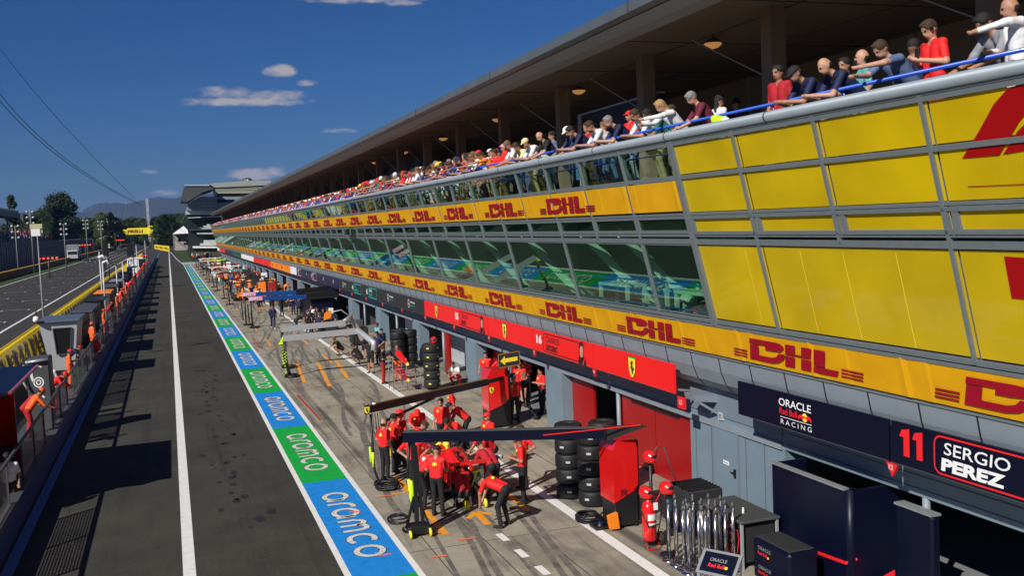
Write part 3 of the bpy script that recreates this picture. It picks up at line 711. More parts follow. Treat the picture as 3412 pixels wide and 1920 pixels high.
# balcony: coping, tube, floor slab
b = MB(); pts = [(10.30, Y0 - 6, 8.86), (10.30, Y1, 8.86)]; b.tube(pts, .10, m_clad, 12)
zbar(b, Y0 - 6, Y1, 8.765, .05, .05, m_steel, .04)
i = -1
while 18.86 + i * 3.75 < Y1: b.tube([(10.30, 18.86 + i * 3.75, 8.86), (10.30, 18.90 + i * 3.75, 8.86)], .106, m_dgrey, 12); i += 1
b.build('coping_tube', bld)
b = MB(); b.box(10.72, 22, Y0 - 6, Y1, 7.6, 7.965, m_floor); b.box(11.6, 22, Y0 - 6, Y1, 3.9, 4.2, m_table); b.box(10.80, 22, Y0 - 6, Y1, 7.2, 7.35, m_office)
b.build('floor_slab', bld)
b = MB(); b.tube([(10.70, Y0 - 6, 9.14), (10.70, Y1, 9.14)], .032, m_bluerail, 8)
b.tube([(10.78, Y0 - 6, 8.55), (10.78, Y1, 8.55)], .022, m_bluerail, 8)
i = -3
while 19.6 + i * 2.0 < Y1:
    y = 19.6 + i * 2.0; b.tube([(10.72, y, 9.14), (10.80, y, 8.9), (10.90, y, 7.97)], .02, m_bluerail, 6); i += 1
b.build('handrail', bld)
for y in ysb:                                     # office interior: diagonal braces seen through the glass, a blue guard rail
    if y < 80:
        bb = MB(); bb.bar((11.2, y + 4.5, 6.8), (12.5, y + 1.6, 4.25), .10, .24, m_table)
        bb.build('brace', bld)
b = MB(); b.box(14.2, 14.4, Y0 - 6, Y1, 4.2, 7.2, m_office)
for y in range(10, 256, 10): b.box(12.9, 14.2, y + .0, y + .12, 4.2, 7.2, m_office)
b.build('office_wall', bld)
b = MB()
for z in (4.75, 5.35): b.tube([(11.45, 9, z + .15), (11.45, 34, z + .15)], .03, m_bluerail, 6)
b.build('office_rail', bld)
# roof and terrace hall
b = MB(); b.prism([(10.30, Y0 - 6, 11.86), (10.30, Y0 - 6, 12.10), (10.7, Y0 - 6, 12.22), (23, Y0 - 6, 12.9), (23, Y0 - 6, 12.5), (10.5, Y0 - 6, 11.80)], (0, Y1 - Y0 + 6, 0), m_roof)
y = 10.3
while y < Y1: b.box(10.285, 10.31, y, y + .10, 11.84, 12.12, m_dgrey); y += 10.2
b.build('roof', bld)
b = MB(); b.prism([(10.5, Y0 - 6, 11.78), (11.15, Y0 - 6, 11.86), (11.15, Y0 - 6, 11.56), (10.75, Y0 - 6, 11.60)], (0, Y1 - Y0 + 6, 0), m_roofund); b.build('roof_edge_beam', bld)
b = MB(); b.box(11.15, 22.0, Y0 - 6, Y1, 11.88, 11.95, m_brown)
for x in (13.9, 16.6, 19.3): b.box(x, x + .04, Y0 - 6, Y1, 11.865, 11.88, m_dgrey)
for y in range(4, 256, 5): b.box(11.15, 22.0, y, y + .04, 11.862, 11.88, m_dgrey)
b.build('ceiling', bld)
b = MB()
for ya, yb, za, zb in ((Y0 - 6, 41.6, 7.9, 11.9), (41.6, 47.6, 7.9, 9.1), (41.6, 47.6, 10.25, 11.9), (44.4, 44.9, 9.1, 10.25), (47.6, Y1, 7.9, 11.9)): b.box(19.8, 20, ya, yb, za, zb, m_backwall)
for y in range(6, 256, 8): b.box(19.74, 19.8, y, y + .25, 7.9, 11.9, m_roofund)
b.build('hall_wall', bld)
y = 13.2
while y < Y1:
    b = MB(); b.box(13.35, 13.75, y - .2, y + .2, 7.9, 11.88, m_brown)
    b.bar((13.5, y, 11.2), (15.8, y + 2.2, 11.7), .06, .06, m_roofund); b.bar((12.9, y + 2.6, 11.6), (13.5, y + .2, 10.3), .03, .03, m_roofund)
    b.build('column', bld); y += 6.42
pl = None
for i, y in enumerate(range(14, 75, 9)):
    if pl is None:
        m = MB(); m.lathe([(0, -.10), (.14, -.06), (.22, 0), (.24, .04), (.14, .12), (0, .14)], (14, 14, 11.62), m_lamp, 14); m.tube([(14, 14, 11.74), (14, 14, 11.9)], .02, m_black, 6); m.lathe([(.10, .12), (.25, .03), (.26, .05), (.1, .16)], (14, 14, 11.64), m_dgrey, 14)
        pl = m.build('ceiling_lamp', bld)
    else: o = dup(pl, bld); o.location.y = y - 14
# garage level
WX = 12.2; ZT = 2.03
pil = [(49.7, 51.3)]; k = 0
pillars = [(-2, 6.2), (6.2, 6.6), (17.6, 21.63), (30.07, 31.6), (39.8, 41.36)]
y = 49.75
while y < 255: pillars.append((y, y + 1.55)); y += 9.95
b = MB(); b.box(WX, WX + .3, Y0 - 6, Y1, ZT, 3.0, m_wall)
for z in (2.16, 2.40, 2.62): b.box(WX - .012, WX, Y0 - 6, 17.5, z, z + .012, m_dgrey)
b.box(WX - .05, WX, 17.66, Y1, ZT - .02, ZT + .13, m_clad)
b.box(WX - .03, WX - .001, 17.66, Y1, 2.30, 2.98, m_wall2)
b.build('lintel', bld)
for a, c in pillars:
    p = MB(); p.box(WX - .06 if c - a < 3 else WX, WX + .45, a, c, 0, ZT, m_wall)
    for j in range(1, int((c - a) / .75) + 1):
        if c - a > 2: p.box(WX - .006, WX, a + j * .75, a + j * .75 + .015, 0, ZT, m_dgrey)
    p.build('pillar', bld)
for y in (25.93, 13.50, 35.7, 45.4, 55.6, 65.5): b = MB(); b.tube([(WX + .05, y, 0), (WX + .05, y, ZT)], .07, m_clad, 10); b.build('post', bld)
d = MB(); d.box(WX - .03, WX, 19.42, 20.46, .05, 2.04, m_wall); dr = d.build('door', bld)
d = MB()
for ya, yb, za, zb in ((19.36, 19.42, 0, 2.10), (20.46, 20.52, 0, 2.10), (19.42, 20.46, 2.04, 2.10)): d.box(WX - .045, WX, ya, yb, za, zb, m_wall2)
d.build('frame', dr)
d = MB(); d.box(WX - .07, WX - .03, 19.50, 19.56, .95, 1.15, m_black); d.bar((WX - .08, 19.53, 1.06), (WX - .08, 19.68, 1.06), .02, .02, m_black); d.build('handle', dr)
d = MB(); d.box(WX - .036, WX - .03, 19.80, 20.05, 1.18, 1.27, m_signwhite); text(d, facing(20.02, 1.205, WX - .037), 'Privato', 0, 0, .04, m_black, .001, width=.18); d.build('notice', dr)
d = MB(); d.box(WX - .05, WX, 20.02, 20.20, 2.22, 2.40, m_lgrey); d.box(WX - .055, WX - .05, 20.05, 20.17, 2.27, 2.37, m_grey); d.build('socket_box', bld)
# garage rooms
b = MB(); b.box(WX + .45, 22, Y0 - 6, Y1, 0.0, .012, m_grey); b.box(21.8, 22, Y0 - 6, Y1, 0, 3, m_dgrey)
for a, c in pillars: b.box(WX + .45, 21.8, (a + c) / 2 - .08, (a + c) / 2 + .08, 0, 3, m_dgrey)
b.box(WX + .3, 22, Y0 - 6, Y1, 3.0, 3.1, m_dgrey); b.build('garage_room', bld)
def gp(*a):
    b = MB(); b.box(*a); b.build('garage_partition', bld)
gp(12.32, 12.40, 21.65, 23.75, .0, 2.0, m_redgar); gp(12.32, 12.40, 23.79, 25.85, .0, 2.0, m_redgar); gp(12.30, 12.40, 22.4, 25.2, 1.80, 1.86, m_black)
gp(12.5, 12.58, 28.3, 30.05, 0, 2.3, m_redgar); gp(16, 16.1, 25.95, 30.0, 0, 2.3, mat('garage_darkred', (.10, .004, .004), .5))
gp(12.9, 12.98, 36.9, 39.8, 0, 2.3, m_redgar); gp(17, 17.1, 31.6, 39.8, 0, 2.5, m_redgar); gp(12.7, 17, 31.62, 31.70, 0, 2.4, m_redgar)
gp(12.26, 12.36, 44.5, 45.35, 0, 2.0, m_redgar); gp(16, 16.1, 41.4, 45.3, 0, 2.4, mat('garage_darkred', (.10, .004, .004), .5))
gp(13.6, 13.7, 45.5, 49.6, 0, 2.2, m_lgrey); gp(13.4, 13.5, 51.5, 54, 0, 2.2, m_grey); gp(13.4, 13.5, 56, 58.5, 0, 2.2, m_lgrey)
for y in (61, 71, 81): gp(14, 14.1, y + .8, y + 5, 0, 2.3, m_lgrey)
for y in (103, 113, 123): gp(14, 14.1, y + 1, y + 6, 0, 2.3, CL['orange'])

# ---------------------------------------------------------------- long banners with the courier lettering
def word_dhl(mb, fr, cx, y, h):
    KX = 1.92; s = h; x = cx - 1.75 * s * KX
    L = dict(x=x, y=y, s=s, shear=.36, d=.012)
    shape(mb, fr, [(a * KX, c) for a, c in [(0, 1), (0, .76), (.62, .76), (.62, .56), (.92, .56), (1.18, .60), (1.30, .74), (1.30, .86), (1.18, .97), (1.0, 1)]], m_dhl, **L)
    shape(mb, fr, [(a * KX, c) for a, c in [(.02, 0), (.02, .72), (.36, .72), (.36, .32), (.40, .26), (.88, .26), (1.04, .34), (1.12, .52), (1.36, .52), (1.30, .26), (1.12, .08), (.88, 0)]], m_dhl, **L)
    shape(mb, fr, [(a * KX, c) for a, c in [(1.36, .54), (1.36, 1), (1.70, 1), (1.70, .62), (1.92, .62), (1.92, 1), (2.26, 1), (2.26, .54)]], m_dhl, **L)
    shape(mb, fr, [(a * KX, c) for a, c in [(1.36, 0), (1.36, .48), (1.70, .48), (1.70, 0)]], m_dhl, **L); shape(mb, fr, [(a * KX, c) for a, c in [(1.92, 0), (1.92, .48), (2.26, .48), (2.26, 0)]], m_dhl, **L)
    shape(mb, fr, [(a * KX, c) for a, c in [(2.34, .30), (2.34, 1), (2.70, 1), (2.70, .30)]], m_dhl, **L); shape(mb, fr, [(a * KX, c) for a, c in [(2.34, 0), (2.34, .26), (3.14, .26), (3.10, 0)]], m_dhl, **L)
    for i in range(3):
        yy = .04 + i * .14
        shape(mb, fr, [(a * KX, c) for a, c in [(-.66, yy), (-.66, yy + .07), (-.10, yy + .07), (-.10, yy)]], m_dhl, **L)
        shape(mb, fr, [(a * KX, c) for a, c in [(3.22, yy), (3.22, yy + .07), (3.86, yy + .07), (3.86, yy)]], m_dhl, **L)
def banner(name, label, z0, z1, ya, yb, centres, hh, zc):
    t = thing(name, label, 'banner', (fx(z0), 0, z0), 'long yellow banners along the building')
    y = ya; i = 0; rr = random.Random(5)
    bb = MB(); FOLD = (0, .019, .004, .003, .003, .014, 0)
    while y < yb:      # one cloth, sagging slightly at each fixing
        yn = min(y + BAY, yb); n = 6; T = (0, .05, .11, .5, .60, .63, 1.0) if i % 2 else (0, .04, .10, .4, .8, .83, 1.0); i += 1
        for k in range(n):
            a, c = y + (yn - y) * T[k], y + (yn - y) * T[k + 1]
            ba, bc = (FOLD[k], FOLD[k + 1])
            P = [(fx(z0) - .035 - ba, a, z0), (fx(z0) - .035 - bc, c, z0), (fx(z1) - .035 - bc, c, z1), (fx(z1) - .035 - ba, a, z1)]
            bb.add(P + [(p[0] + .02, p[1], p[2]) for p in P], [(0, 3, 2, 1), (4, 5, 6, 7), (0, 1, 5, 4), (3, 7, 6, 2)], m_yel2)
        y = yn
    bb.build('cloth', t)
    for c in centres:
        if c > yb: break
        m = MB(); fr = Fr((fx(zc) - .050, c, zc), (0, -1, 0), (-math.sin(t_), 0, math.cos(t_))); word_dhl(m, fr, 0, 0, hh); m.build('lettering', t)
banner('advertising_banner', 'lower yellow banner with repeated red courier lettering below the big windows', 3.98, 4.66, Y0 - 6, Y1, [10.15, 16.02] + [21.85 + 5.88 * i for i in range(41)], .48, 4.07)
banner('advertising_banner', 'upper yellow banner with repeated red courier lettering below the glass balustrade', 7.24, 7.90, 18.95, Y1, [25.35 + 5.42 * i for i in range(43)], .46, 7.33)
# ---------------------------------------------------------------- garage signs
SH = [(0, 1), (.36, 1), (.36, .62), (.30, .30), (.16, .08), (0, 0), (-.16, .08), (-.30, .30), (-.36, .62), (-.36, 1)]
HORSE = [(-.12, .12), (-.04, .16), (-.02, .28), (-.08, .38), (-.05, .45), (-.14, .46), (-.20, .56), (-.15, .57), (-.06, .54), (-.10, .66), (-.20, .72), (-.18, .78), (-.07, .76), (-.02, .86), (.05, .90), (.08, .84), (.16, .76), (.14, .72), (.07, .74), (.06, .66), (.10, .56), (.14, .46), (.22, .52), (.26, .48), (.20, .40), (.14, .36), (.10, .26), (.14, .18), (.08, .14), (.03, .26), (.0, .14)]
def shield(mb, fr, x, y, h):
    shape(mb, fr, [(a * 1.06, b_ * 1.04 - .02) for a, b_ in SH], m_black, .010, h, x, y)
    shape(mb, fr, SH, m_shield, .013, h, x, y)
    shape(mb, fr, [(-.34, .93), (.34, .93), (.34, 1.0), (-.34, 1.0)], m_green, .015, h, x, y)
    shape(mb, fr, HORSE, m_black, .017, h * .92, x, y + h * .02)
sgn_x = 11.44
def sign(y0, y1, bgm, label, draw, z0=2.78, z1=3.51, group=None, tabn=None):
    t = thing('garage_sign', label, 'sign', (sgn_x, (y0 + y1) / 2, z0), group)
    m = MB(); m.box(sgn_x, sgn_x + .05, y0 + .008, y1 - .008, z0, z1, bgm); m.box(sgn_x - .004, sgn_x, y0 + .01, y1 - .01, z0, z0 + .012, m_dgrey)
    m.build('board', t)
    m = MB(); m.bar((sgn_x + .05, y1 - .1, z1 - .2), (11.9, y1 - .1, z1 - .3), .05, .05, m_grey); m.build('bracket', t); m = MB(); m.bar((sgn_x + .05, y0 + .1, z0 + .1), (12.18, y0 + .1, z0 - .02), .05, .05, m_grey); m.build('bracket', t)
    if draw:
        m = MB(); draw(m, facing(y1, z0, sgn_x - .004), y1 - y0, z1 - z0)
        if m.v: m.build('lettering', t)
    return t
TABL = {'13': 'square red plate reading 13 at the end of the red sign boards', '12': 'small red triangular plate under the join of the navy boards', '14': 'small red triangular plate at the left end of the nearest shield board', '15': 'small red triangular plate left of the portrait board reading sixteen', '16': 'small red triangular plate between shield board and portrait board reading fifty five', '17': 'small red triangular plate left of the farthest driver portrait board', '18': 'small red triangular plate where red and black sign boards meet'}
def tab(y, num):
    t = thing('garage_number', TABL.get(num, 'small red triangular number plate under the farther sign boards'), 'sign', (11.46, y, 2.5), None if num in TABL else 'red number plates under the farther boards')
    m = MB(); m.prism([(11.46, y + .13, 2.76), (11.46, y - .16, 2.76), (11.46, y - .02, 2.52)] if num != '13' else [(11.46, y + .17, 2.74), (11.46, y - .17, 2.74), (11.46, y - .17, 2.46), (11.46, y + .17, 2.46)], (.05, 0, 0), m_pocket); m.build('plate', t)
    m = MB(); text(m, facing(y, 2.56 if num == '13' else 2.64, 11.455), num, 0, 0, .12 if num == '13' else .09, m_signwhite, .003, .004, align='c'); m.build('lettering', t)
def d_shield(x, h=.56):
    return lambda m, f, W, H: shield(m, f, x, .09, h)
def rrect(m, f, x0, x1, y0, y1, r, wd, mt, d=.012):
    pts = arc(x0 + r, y0 + r, r, r, 180, 270, 4) + arc(x1 - r, y0 + r, r, r, 270, 360, 4) + arc(x1 - r, y1 - r, r, r, 0, 90, 4) + arc(x0 + r, y1 - r, r, r, 90, 180, 4)
    stroke(m, f, pts, wd, mt, d, True)
def portrait(m, f, x, top=.72):
    shape(m, f, [(-.26, 0), (-.24, .20), (-.10, .28), (.10, .28), (.26, .18), (.30, 0)], m_black, .014, 1, x, 0)
    shape(m, f, [(.02, .02), (.18, .22), (.22, .20), (.10, .0)], m_pocket, .016, 1, x, 0)
    shape(m, f, [(-.09, .24), (-.12, .46), (-.10, .60), (.10, .60), (.12, .46), (.07, .24)], m_skin[1], .017, 1, x, 0)
    shape(m, f, [(-.14, .50), (-.15, .62), (-.08, .70), (.06, .71), (.14, .64), (.13, .50), (.09, .58), (-.06, .58), (-.10, .50)], m_black, .020, 1, x, 0)
def d_driver(num, a, c):
    def f_(m, f, W, H):
        text(m, f, num, .35, .27, .30, m_signwhite, bold=.04, width=.50)
        rrect(m, f, .98, 3.95, .08, .66, .12, .022, m_black)
        text(m, f, a, 1.22, .40, .19, m_black, bold=-.012); text(m, f, c, 1.22, .13, .19, m_black, bold=.03)
        portrait(m, f, 4.15)
    return f_
sign(21.0, 25.83, m_redsign, 'red sign board with one yellow shield, nearest of the red boards', d_shield(2.55))
sign(25.87, 30.78, m_redsign, 'nearer red sign board with number sixteen, a driver name and portrait', d_driver('16', 'CHARLES', 'LECLERC'))
sign(30.82, 35.72, m_redsign, 'red sign board with yellow shield, between the two driver boards', d_shield(2.0))
sign(35.76, 40.60, m_redsign, 'red sign board reading 55 with driver name and portrait, second portrait board away', d_driver('55', 'CARLOS', 'SAINZ'))
sign(40.64, 45.66, m_redsign, 'red sign board with yellow shield, farthest of the red boards', d_shield(2.3))
def bull(m, f, x, y, s, flip=1):
    B = [(0, .10), (.10, .30), (.22, .42), (.40, .50), (.62, .46), (.78, .36), (.92, .44), (1.0, .40), (.94, .30), (.86, .24), (.78, .22), (.70, .10), (.74, .02), (.62, .06), (.56, .18), (.40, .20), (.26, .16), (.16, .04), (.08, .0), (.12, .12), (.06, .16)]
    shape(m, f, [(a * flip, c) for a, c in B], m_pocket, .014, s, x, y)
def d_rb(m, f, W, H):
    x = 2.05
    text(m, f, 'ORACLE', x - .52, .46, .155, m_signwhite, bold=.01, width=1.05)
    text(m, f, 'Red Bull', x - .50, .29, .13, m_pocket, bold=.02, width=.58)
    shape(m, f, arc(0, 0, .085, .085, 0, 360, 16), m_shield, .012, 1, x + .33, .345)
    bull(m, f, x + .10, .27, .24); bull(m, f, x + .56, .27, .24, -1)
    stroke(m, f, [(x - .48, .235), (x + .54, .235)], .012, m_signwhite)
    text(m, f, 'R A C I N G', x - .46, .09, .10, m_signwhite, bold=.0, width=1.0)
def d_perez(m, f, W, H):
    for x in (.22, .52): shape(m, f, [(.0, .50), (.06, .62), (.24, .66), (.24, .18), (.10, .18), (.10, .50)], m_pocket, .012, 1, x, 0)
    rrect(m, f, 1.02, 4.3, .07, .68, .14, .03, m_pocket)
    text(m, f, 'SERGIO', 1.22, .40, .20, m_signwhite, bold=.006, width=1.30, shear=.1); text(m, f, 'PEREZ', 1.16, .13, .21, m_signwhite, bold=.05, width=1.26, shear=.1)
sign(13.47, 18.18, m_navy, 'dark navy sign board with white and red racing team lettering', d_rb)
sign(8.5, 13.42, m_navy, 'dark navy sign board with red number 11 and a white driver name', d_perez)
def d_star(m, f, W, H):
    stroke(m, f, arc(1.8, .38, .20, .20, 0, 360, 18)[:-1], .03, m_signwhite, .012, True)
    for a in (90, 210, 330): stroke(m, f, [(1.8, .38), (1.8 + .19 * math.cos(R(a)), .38 + .19 * math.sin(R(a)))], .03, m_signwhite)
    text(m, f, 'PETRONAS', 2.2, .42, .09, m_signwhite, width=.9); text(m, f, 'FORMULA ONE TEAM', 2.2, .27, .07, m_teal, width=.9)
def d_txt(num, a, c, mt):
    def f_(m, f, W, H):
        if num: text(m, f, num, .4, .22, .34, m_signwhite, bold=.03)
        rrect(m, f, 1.1, 3.6, .08, .66, .08, .05, mt); text(m, f, a, 1.3, .42, .17, mt if num == '44' else m_signwhite, bold=.01); text(m, f, c, 1.3, .15, .20, mt, bold=.03)
    return f_
def d_mid(t, mt, h=.2):
    return lambda m, f, W, H: text(m, f, t, W / 2, .28, h, mt, bold=.03, align='c')
P = [(m_matte, 'black sign board with round star emblem beside the red boards', d_star), (m_matte, 'black sign board with round star emblem, next to a teal driver board', d_star),
     (m_matte, 'black sign board with teal driver name and number 63', d_txt('63', 'GEORGE', 'RUSSELL', m_teal)), (m_matte, 'black sign board with yellow number 44 and teal driver name', d_txt('44', 'LEWIS', 'HAMILTON', m_teal)),
     (m_matte, 'black sign board with small white emblem beyond the teal driver boards', d_star)]
NV = mat('team_navy', (.02, .025, .07), .4)
y = 45.70; k = 0
for bgm, lab, dr_ in P: sign(y, y + 4.94, bgm, lab, dr_); y += 4.98
far = [(NV, d_mid('A', m_signwhite, .3)), (NV, d_mid('A', m_signwhite, .3)), (NV, d_txt('10', 'PIERRE', 'GASLY', m_pink)), (NV, d_mid('A', m_signwhite, .3)), (NV, d_txt('31', 'ESTEBAN', 'OCON', m_pink)), (m_signwhite, None), (m_oranget, d_mid('4', m_black, .4)), (m_oranget, d_mid('McLaren', m_black, .24)), (m_oranget, d_mid('81', m_black, .4)), (m_oranget, d_mid('McLaren', m_black, .24))]
y0f = y
FARL = ['navy sign board next to the last black board', 'navy sign board just before the nearer pink lettered one', 'nearer navy sign board with pink driver name', 'navy sign board between the two pink lettered ones', 'farther navy sign board with pink driver name', 'plain white sign board between navy and orange ones', 'orange sign board beside the white one', 'orange sign board with long black word, the nearer', 'orange sign board between two worded orange ones', 'orange sign board with long black word, the farther']
for i, (bgm, dr_) in enumerate(far):
    cn = {id(NV): 'navy', id(m_signwhite): 'white', id(m_oranget): 'orange'}[id(bgm)]
    sign(y, y + 4.94, bgm, FARL[i], dr_); y += 4.98
mats_far = [(m_redsign, 'red'), (m_signwhite, 'white'), (mat('racing_green', (.0, .10, .08), .4), 'dark green'), (NV, 'navy')]; i = 0
while y < 250:
    bgm, cn = mats_far[(i // 5) % 4]
    sign(y, y + 4.94, bgm, 'distant %s sign board in the far part of the garage row' % cn, None, group='distant %s sign boards' % cn); y += 4.98; i += 1
for i, yy in enumerate([20.75, 25.85, 30.80, 35.74, 40.62, 45.68, 50.66, 55.64, 60.62, 65.6, 70.6]): tab(yy, str(13 + i))
tab(13.45, '12')
t = thing('loudspeaker_bracket', 'grey steel bracket box beside the red number 13 plate', 'bracket', (11.9, 20.6, 2.6))
m = MB(); m.prism([(11.55, 20.75, 2.86), (12.18, 20.75, 2.80), (12.18, 20.75, 2.62), (11.6, 20.75, 2.70)], (0, -.5, 0), m_clad); m.build('housing', t)
m = MB(); m.bar((11.6, 20.28, 2.72), (12.18, 20.28, 2.35), .05, .06, m_clad); m.build('arm', t)
# ================================================================ PIT WALL SIDE
t = thing('pit_wall', 'low blue pit wall beside the fast lane with a grey coping', 'wall', (-4, 100, 0))
m_pwall = mat('pit_wall_blue', (.025, .06, .26), .45, noise=.15, nscale=1.5)
b = MB(); b.box(-4.22, -3.97, -5, 330, 0, .70, m_pwall); b.build('wall', t)
b = MB(); b.box(-4.24, -3.95, -5, 330, .70, .74, m_dgrey); b.build('coping', t)
# mesh fence on the wall
m_mesh = bpy.data.materials.new('wire_mesh'); m_mesh.use_nodes = True
n, l = m_mesh.node_tree.nodes, m_mesh.node_tree.links; pb_ = n['Principled BSDF']; pb_.inputs['Base Color'].default_value = (.22, .26, .27, 1); pb_.inputs['Roughness'].default_value = .5
tr = n.new('ShaderNodeBsdfTransparent'); mx = n.new('ShaderNodeMixShader'); tcn = n.new('ShaderNodeTexCoord'); sp = n.new('ShaderNodeSeparateXYZ'); l.new(tcn.outputs['Object'], sp.inputs[0])
def mnode(op, a, c):
    q = n.new('ShaderNodeMath'); q.operation = op
    for i, v in enumerate((a, c)):
        if isinstance(v, (int, float)): q.inputs[i].default_value = v
        else: l.new(v, q.inputs[i])
    return q.outputs[0]
gz = mnode('LESS_THAN', mnode('FRACT', mnode('MULTIPLY', sp.outputs[2], 16.0), 0), .5); gy = mnode('LESS_THAN', mnode('FRACT', mnode('MULTIPLY', sp.outputs[1], 14.0), 0), .22)
l.new(mnode('MAXIMUM', gz, gy), mx.inputs[0]); l.new(tr.outputs[0], mx.inputs[1]); l.new(pb_.outputs[0], mx.inputs[2]); l.new(mx.outputs[0], n['Material Output'].inputs[0])
t = thing('wall_fence', 'grey mesh fence with steel posts standing on the blue pit wall', 'fence', (-4.12, 100, .74))
b = MB(); b.box(-4.15, -4.09, 2, 250, 1.72, 1.79, m_dgrey); b.build('rail', t)
yy = 4; gaps = {6, 9, 12, 15, 21, 26}
pp = None; i = 0
while yy < 246:
    b = MB(); b.box(-4.15, -4.09, yy - .03, yy + .03, .74, 1.72, m_dgrey)
    if pp is None: pp = b.build('post', t)
    else: o = dup(pp, t); o.location.y = yy - 4
    yy += 2.5; i += 1
yy = 4.05; i = 0; mp_ = None
while yy < 246:
    if i not in gaps:
        if mp_ is None: b = MB(); b.add([(-4.12, yy, .80), (-4.12, yy + 2.4, .80), (-4.12, yy + 2.4, 1.70), (-4.12, yy, 1.70)], [(0, 1, 2, 3)], m_mesh); mp_ = b.build('mesh_panel', t)
        else: o = dup(mp_, t); o.location.y = yy - 4.05
    yy += 2.5; i += 1
# yellow advertising barrier on the track side, with leaning supports
t = thing('track_barrier', 'tall yellow advertising barrier with red lettering behind the pit wall stands', 'barrier', (-8, 90, .08))
b = MB(); b.box(-8.09, -8.03, -5, 330, 1.93, 1.99, mat('barrier_yellow', (.80, .52, .01), .5)); b.build('edge_rail', t)
m_bt = bpy.data.materials.new('translucent_yellow'); m_bt.use_nodes = True; n2, l2 = m_bt.node_tree.nodes, m_bt.node_tree.links; p2_ = n2['Principled BSDF']; p2_.inputs['Base Color'].default_value = (.80, .55, .01, 1); p2_.inputs['Roughness'].default_value = .7; tl = n2.new('ShaderNodeBsdfTranslucent'); tl.inputs[0].default_value = (.95, .68, .02, 1); mx2 = n2.new('ShaderNodeMixShader'); mx2.inputs[0].default_value = .65; l2.new(p2_.outputs[0], mx2.inputs[1]); l2.new(tl.outputs[0], mx2.inputs[2]); l2.new(mx2.outputs[0], n2['Material Output'].inputs[0])
b = MB(); b.add([(-8.0, -5, .08), (-8.0, 330, .08), (-8.06, 330, 1.95), (-8.06, -5, 1.95)], [(0, 1, 2, 3)], m_bt); b.build('banner_cloth', t)
y = 47
while y < 150:
    b = MB(); fr = Fr((-7.975, y, .35), (0, 1, 0), (0, 0, 1)); b_ = text_geo('PIRELLI', .03)
    fr = Fr((-7.97, y, .42), (0, -1, 0), (0, 0, 1)); fr.N = Vector((1, 0, 0))
    vs, fs, W = b_; b.add([(-7.965, y + (a / W) * 6.5, .42 + c * .95) for a, c in vs], fs, m_dhl); b.build('lettering', t); y += 8.2
pp = None
t = thing('catch_fence', 'row of leaning dark steel supports with wire mesh behind the yellow barrier', 'fence', (-7.6, 40, .08))
for i in range(70):
    y = 34 + i * 2.05
    if pp is None: b = MB(); b.bar((-7.72, y, 1.74), (-7.35, y, .1), .15, .18, m_grey, up=(0, 1, 0)); pp = b.build('support', t)
    else: o = dup(pp, t); o.location.y = i * 2.05
b = MB(); b.add([(-7.66, 34, .3), (-7.66, 176, .3), (-7.70, 176, 2.0), (-7.70, 34, 2.0)], [(0, 1, 2, 3)], m_mesh); b.build('mesh_panel', t)
# ---------------- pit wall stands
def stand(x0, x1, y0, y1, z1, roofm, bodym, label, openz=1.15, roof_over=.25, decor=None):
    t = thing('pit_wall_stand', label, 'stand', ((x0 + x1) / 2, (y0 + y1) / 2, .08))
    b = MB(); b.bbox(x0, x1 + roof_over, y0, y1, z1 - .14, z1, roofm, .04); b.build('roof', t)
    b = MB(); b.bbox(x0, x0 + .55, y0 + .05, y1 - .05, .08, z1 - .14, bodym, .05); b.box(x0 + .55, x1 - .45, y0 + .08, y0 + .14, .08, z1 - .14, bodym); b.box(x0 + .55, x1 - .45, y1 - .14, y1 - .08, .08, z1 - .14, bodym); b.build('body', t)
    b = MB(); b.box(x0 + .55, x1 - .5, y0 + .14, y1 - .14, .9, .98, m_dgrey)
    for k in range(int((y1 - y0 - .4) / .62)):
        yy = y0 + .35 + k * .62; b.box(x0 + .56, x0 + .62, yy, yy + .52, 1.5, 1.9, m_black); b.box(x0 + .56, x0 + .62, yy, yy + .52, 2.0, 2.4, m_black)
    b.build('monitor_desk', t)
    b = MB()
    for k in range(int((y1 - y0) / .95)):
        yy = y0 + .6 + k * .9; b.tube([(x1 - .55, yy, .08), (x1 - .55, yy, .75)], .03, m_alu, 6); b.box(x1 - .75, x1 - .38, yy - .18, yy + .18, .75, .82, m_black); b.box(x1 - .42, x1 - .37, yy - .18, yy + .18, .85, 1.15, m_black)
    b.build('seat', t)
    if decor: decor(t)
    return t
def ferrari_decor(t):
    b = MB(); b.bar((-8, 27.42, 3.10), (-4.3, 27.42, 3.10), .05, .40, m_redcar); b.bar((-4.05, 27.4, 3.36), (-4.05, 33.1, 3.36), .06, .05, m_redcar)
    b.lathe([(0, 0), (.55, 0), (.55, .04), (0, .04)], (-4.95, 27.36, 1.55), m_redsign, 26, 'y'); b.lathe([(0, -.01), (.22, -.01), (.22, .05), (0, .05)], (-4.95, 27.35, 1.55), m_black, 20, 'y'); b.build('trim', t)
stand(-7.9, -4.30, 27.45, 33.1, 3.38, m_navy, m_redcar, 'big red pit wall stand with dark flat roof at the left edge', decor=ferrari_decor)
t = thing('control_cabinet', 'dark cabinet with white ring emblem standing beyond the red stand', 'cabinet', (-4.6, 38.6, .6))
b = MB(); b.bbox(-5.05, -4.30, 38.2, 39.3, .5, 3.0, m_dgrey, .04); b.build('case', t)
f_ = Fr((-4.95, 38.195, .6), (1, 0, 0), (0, 0, 1))
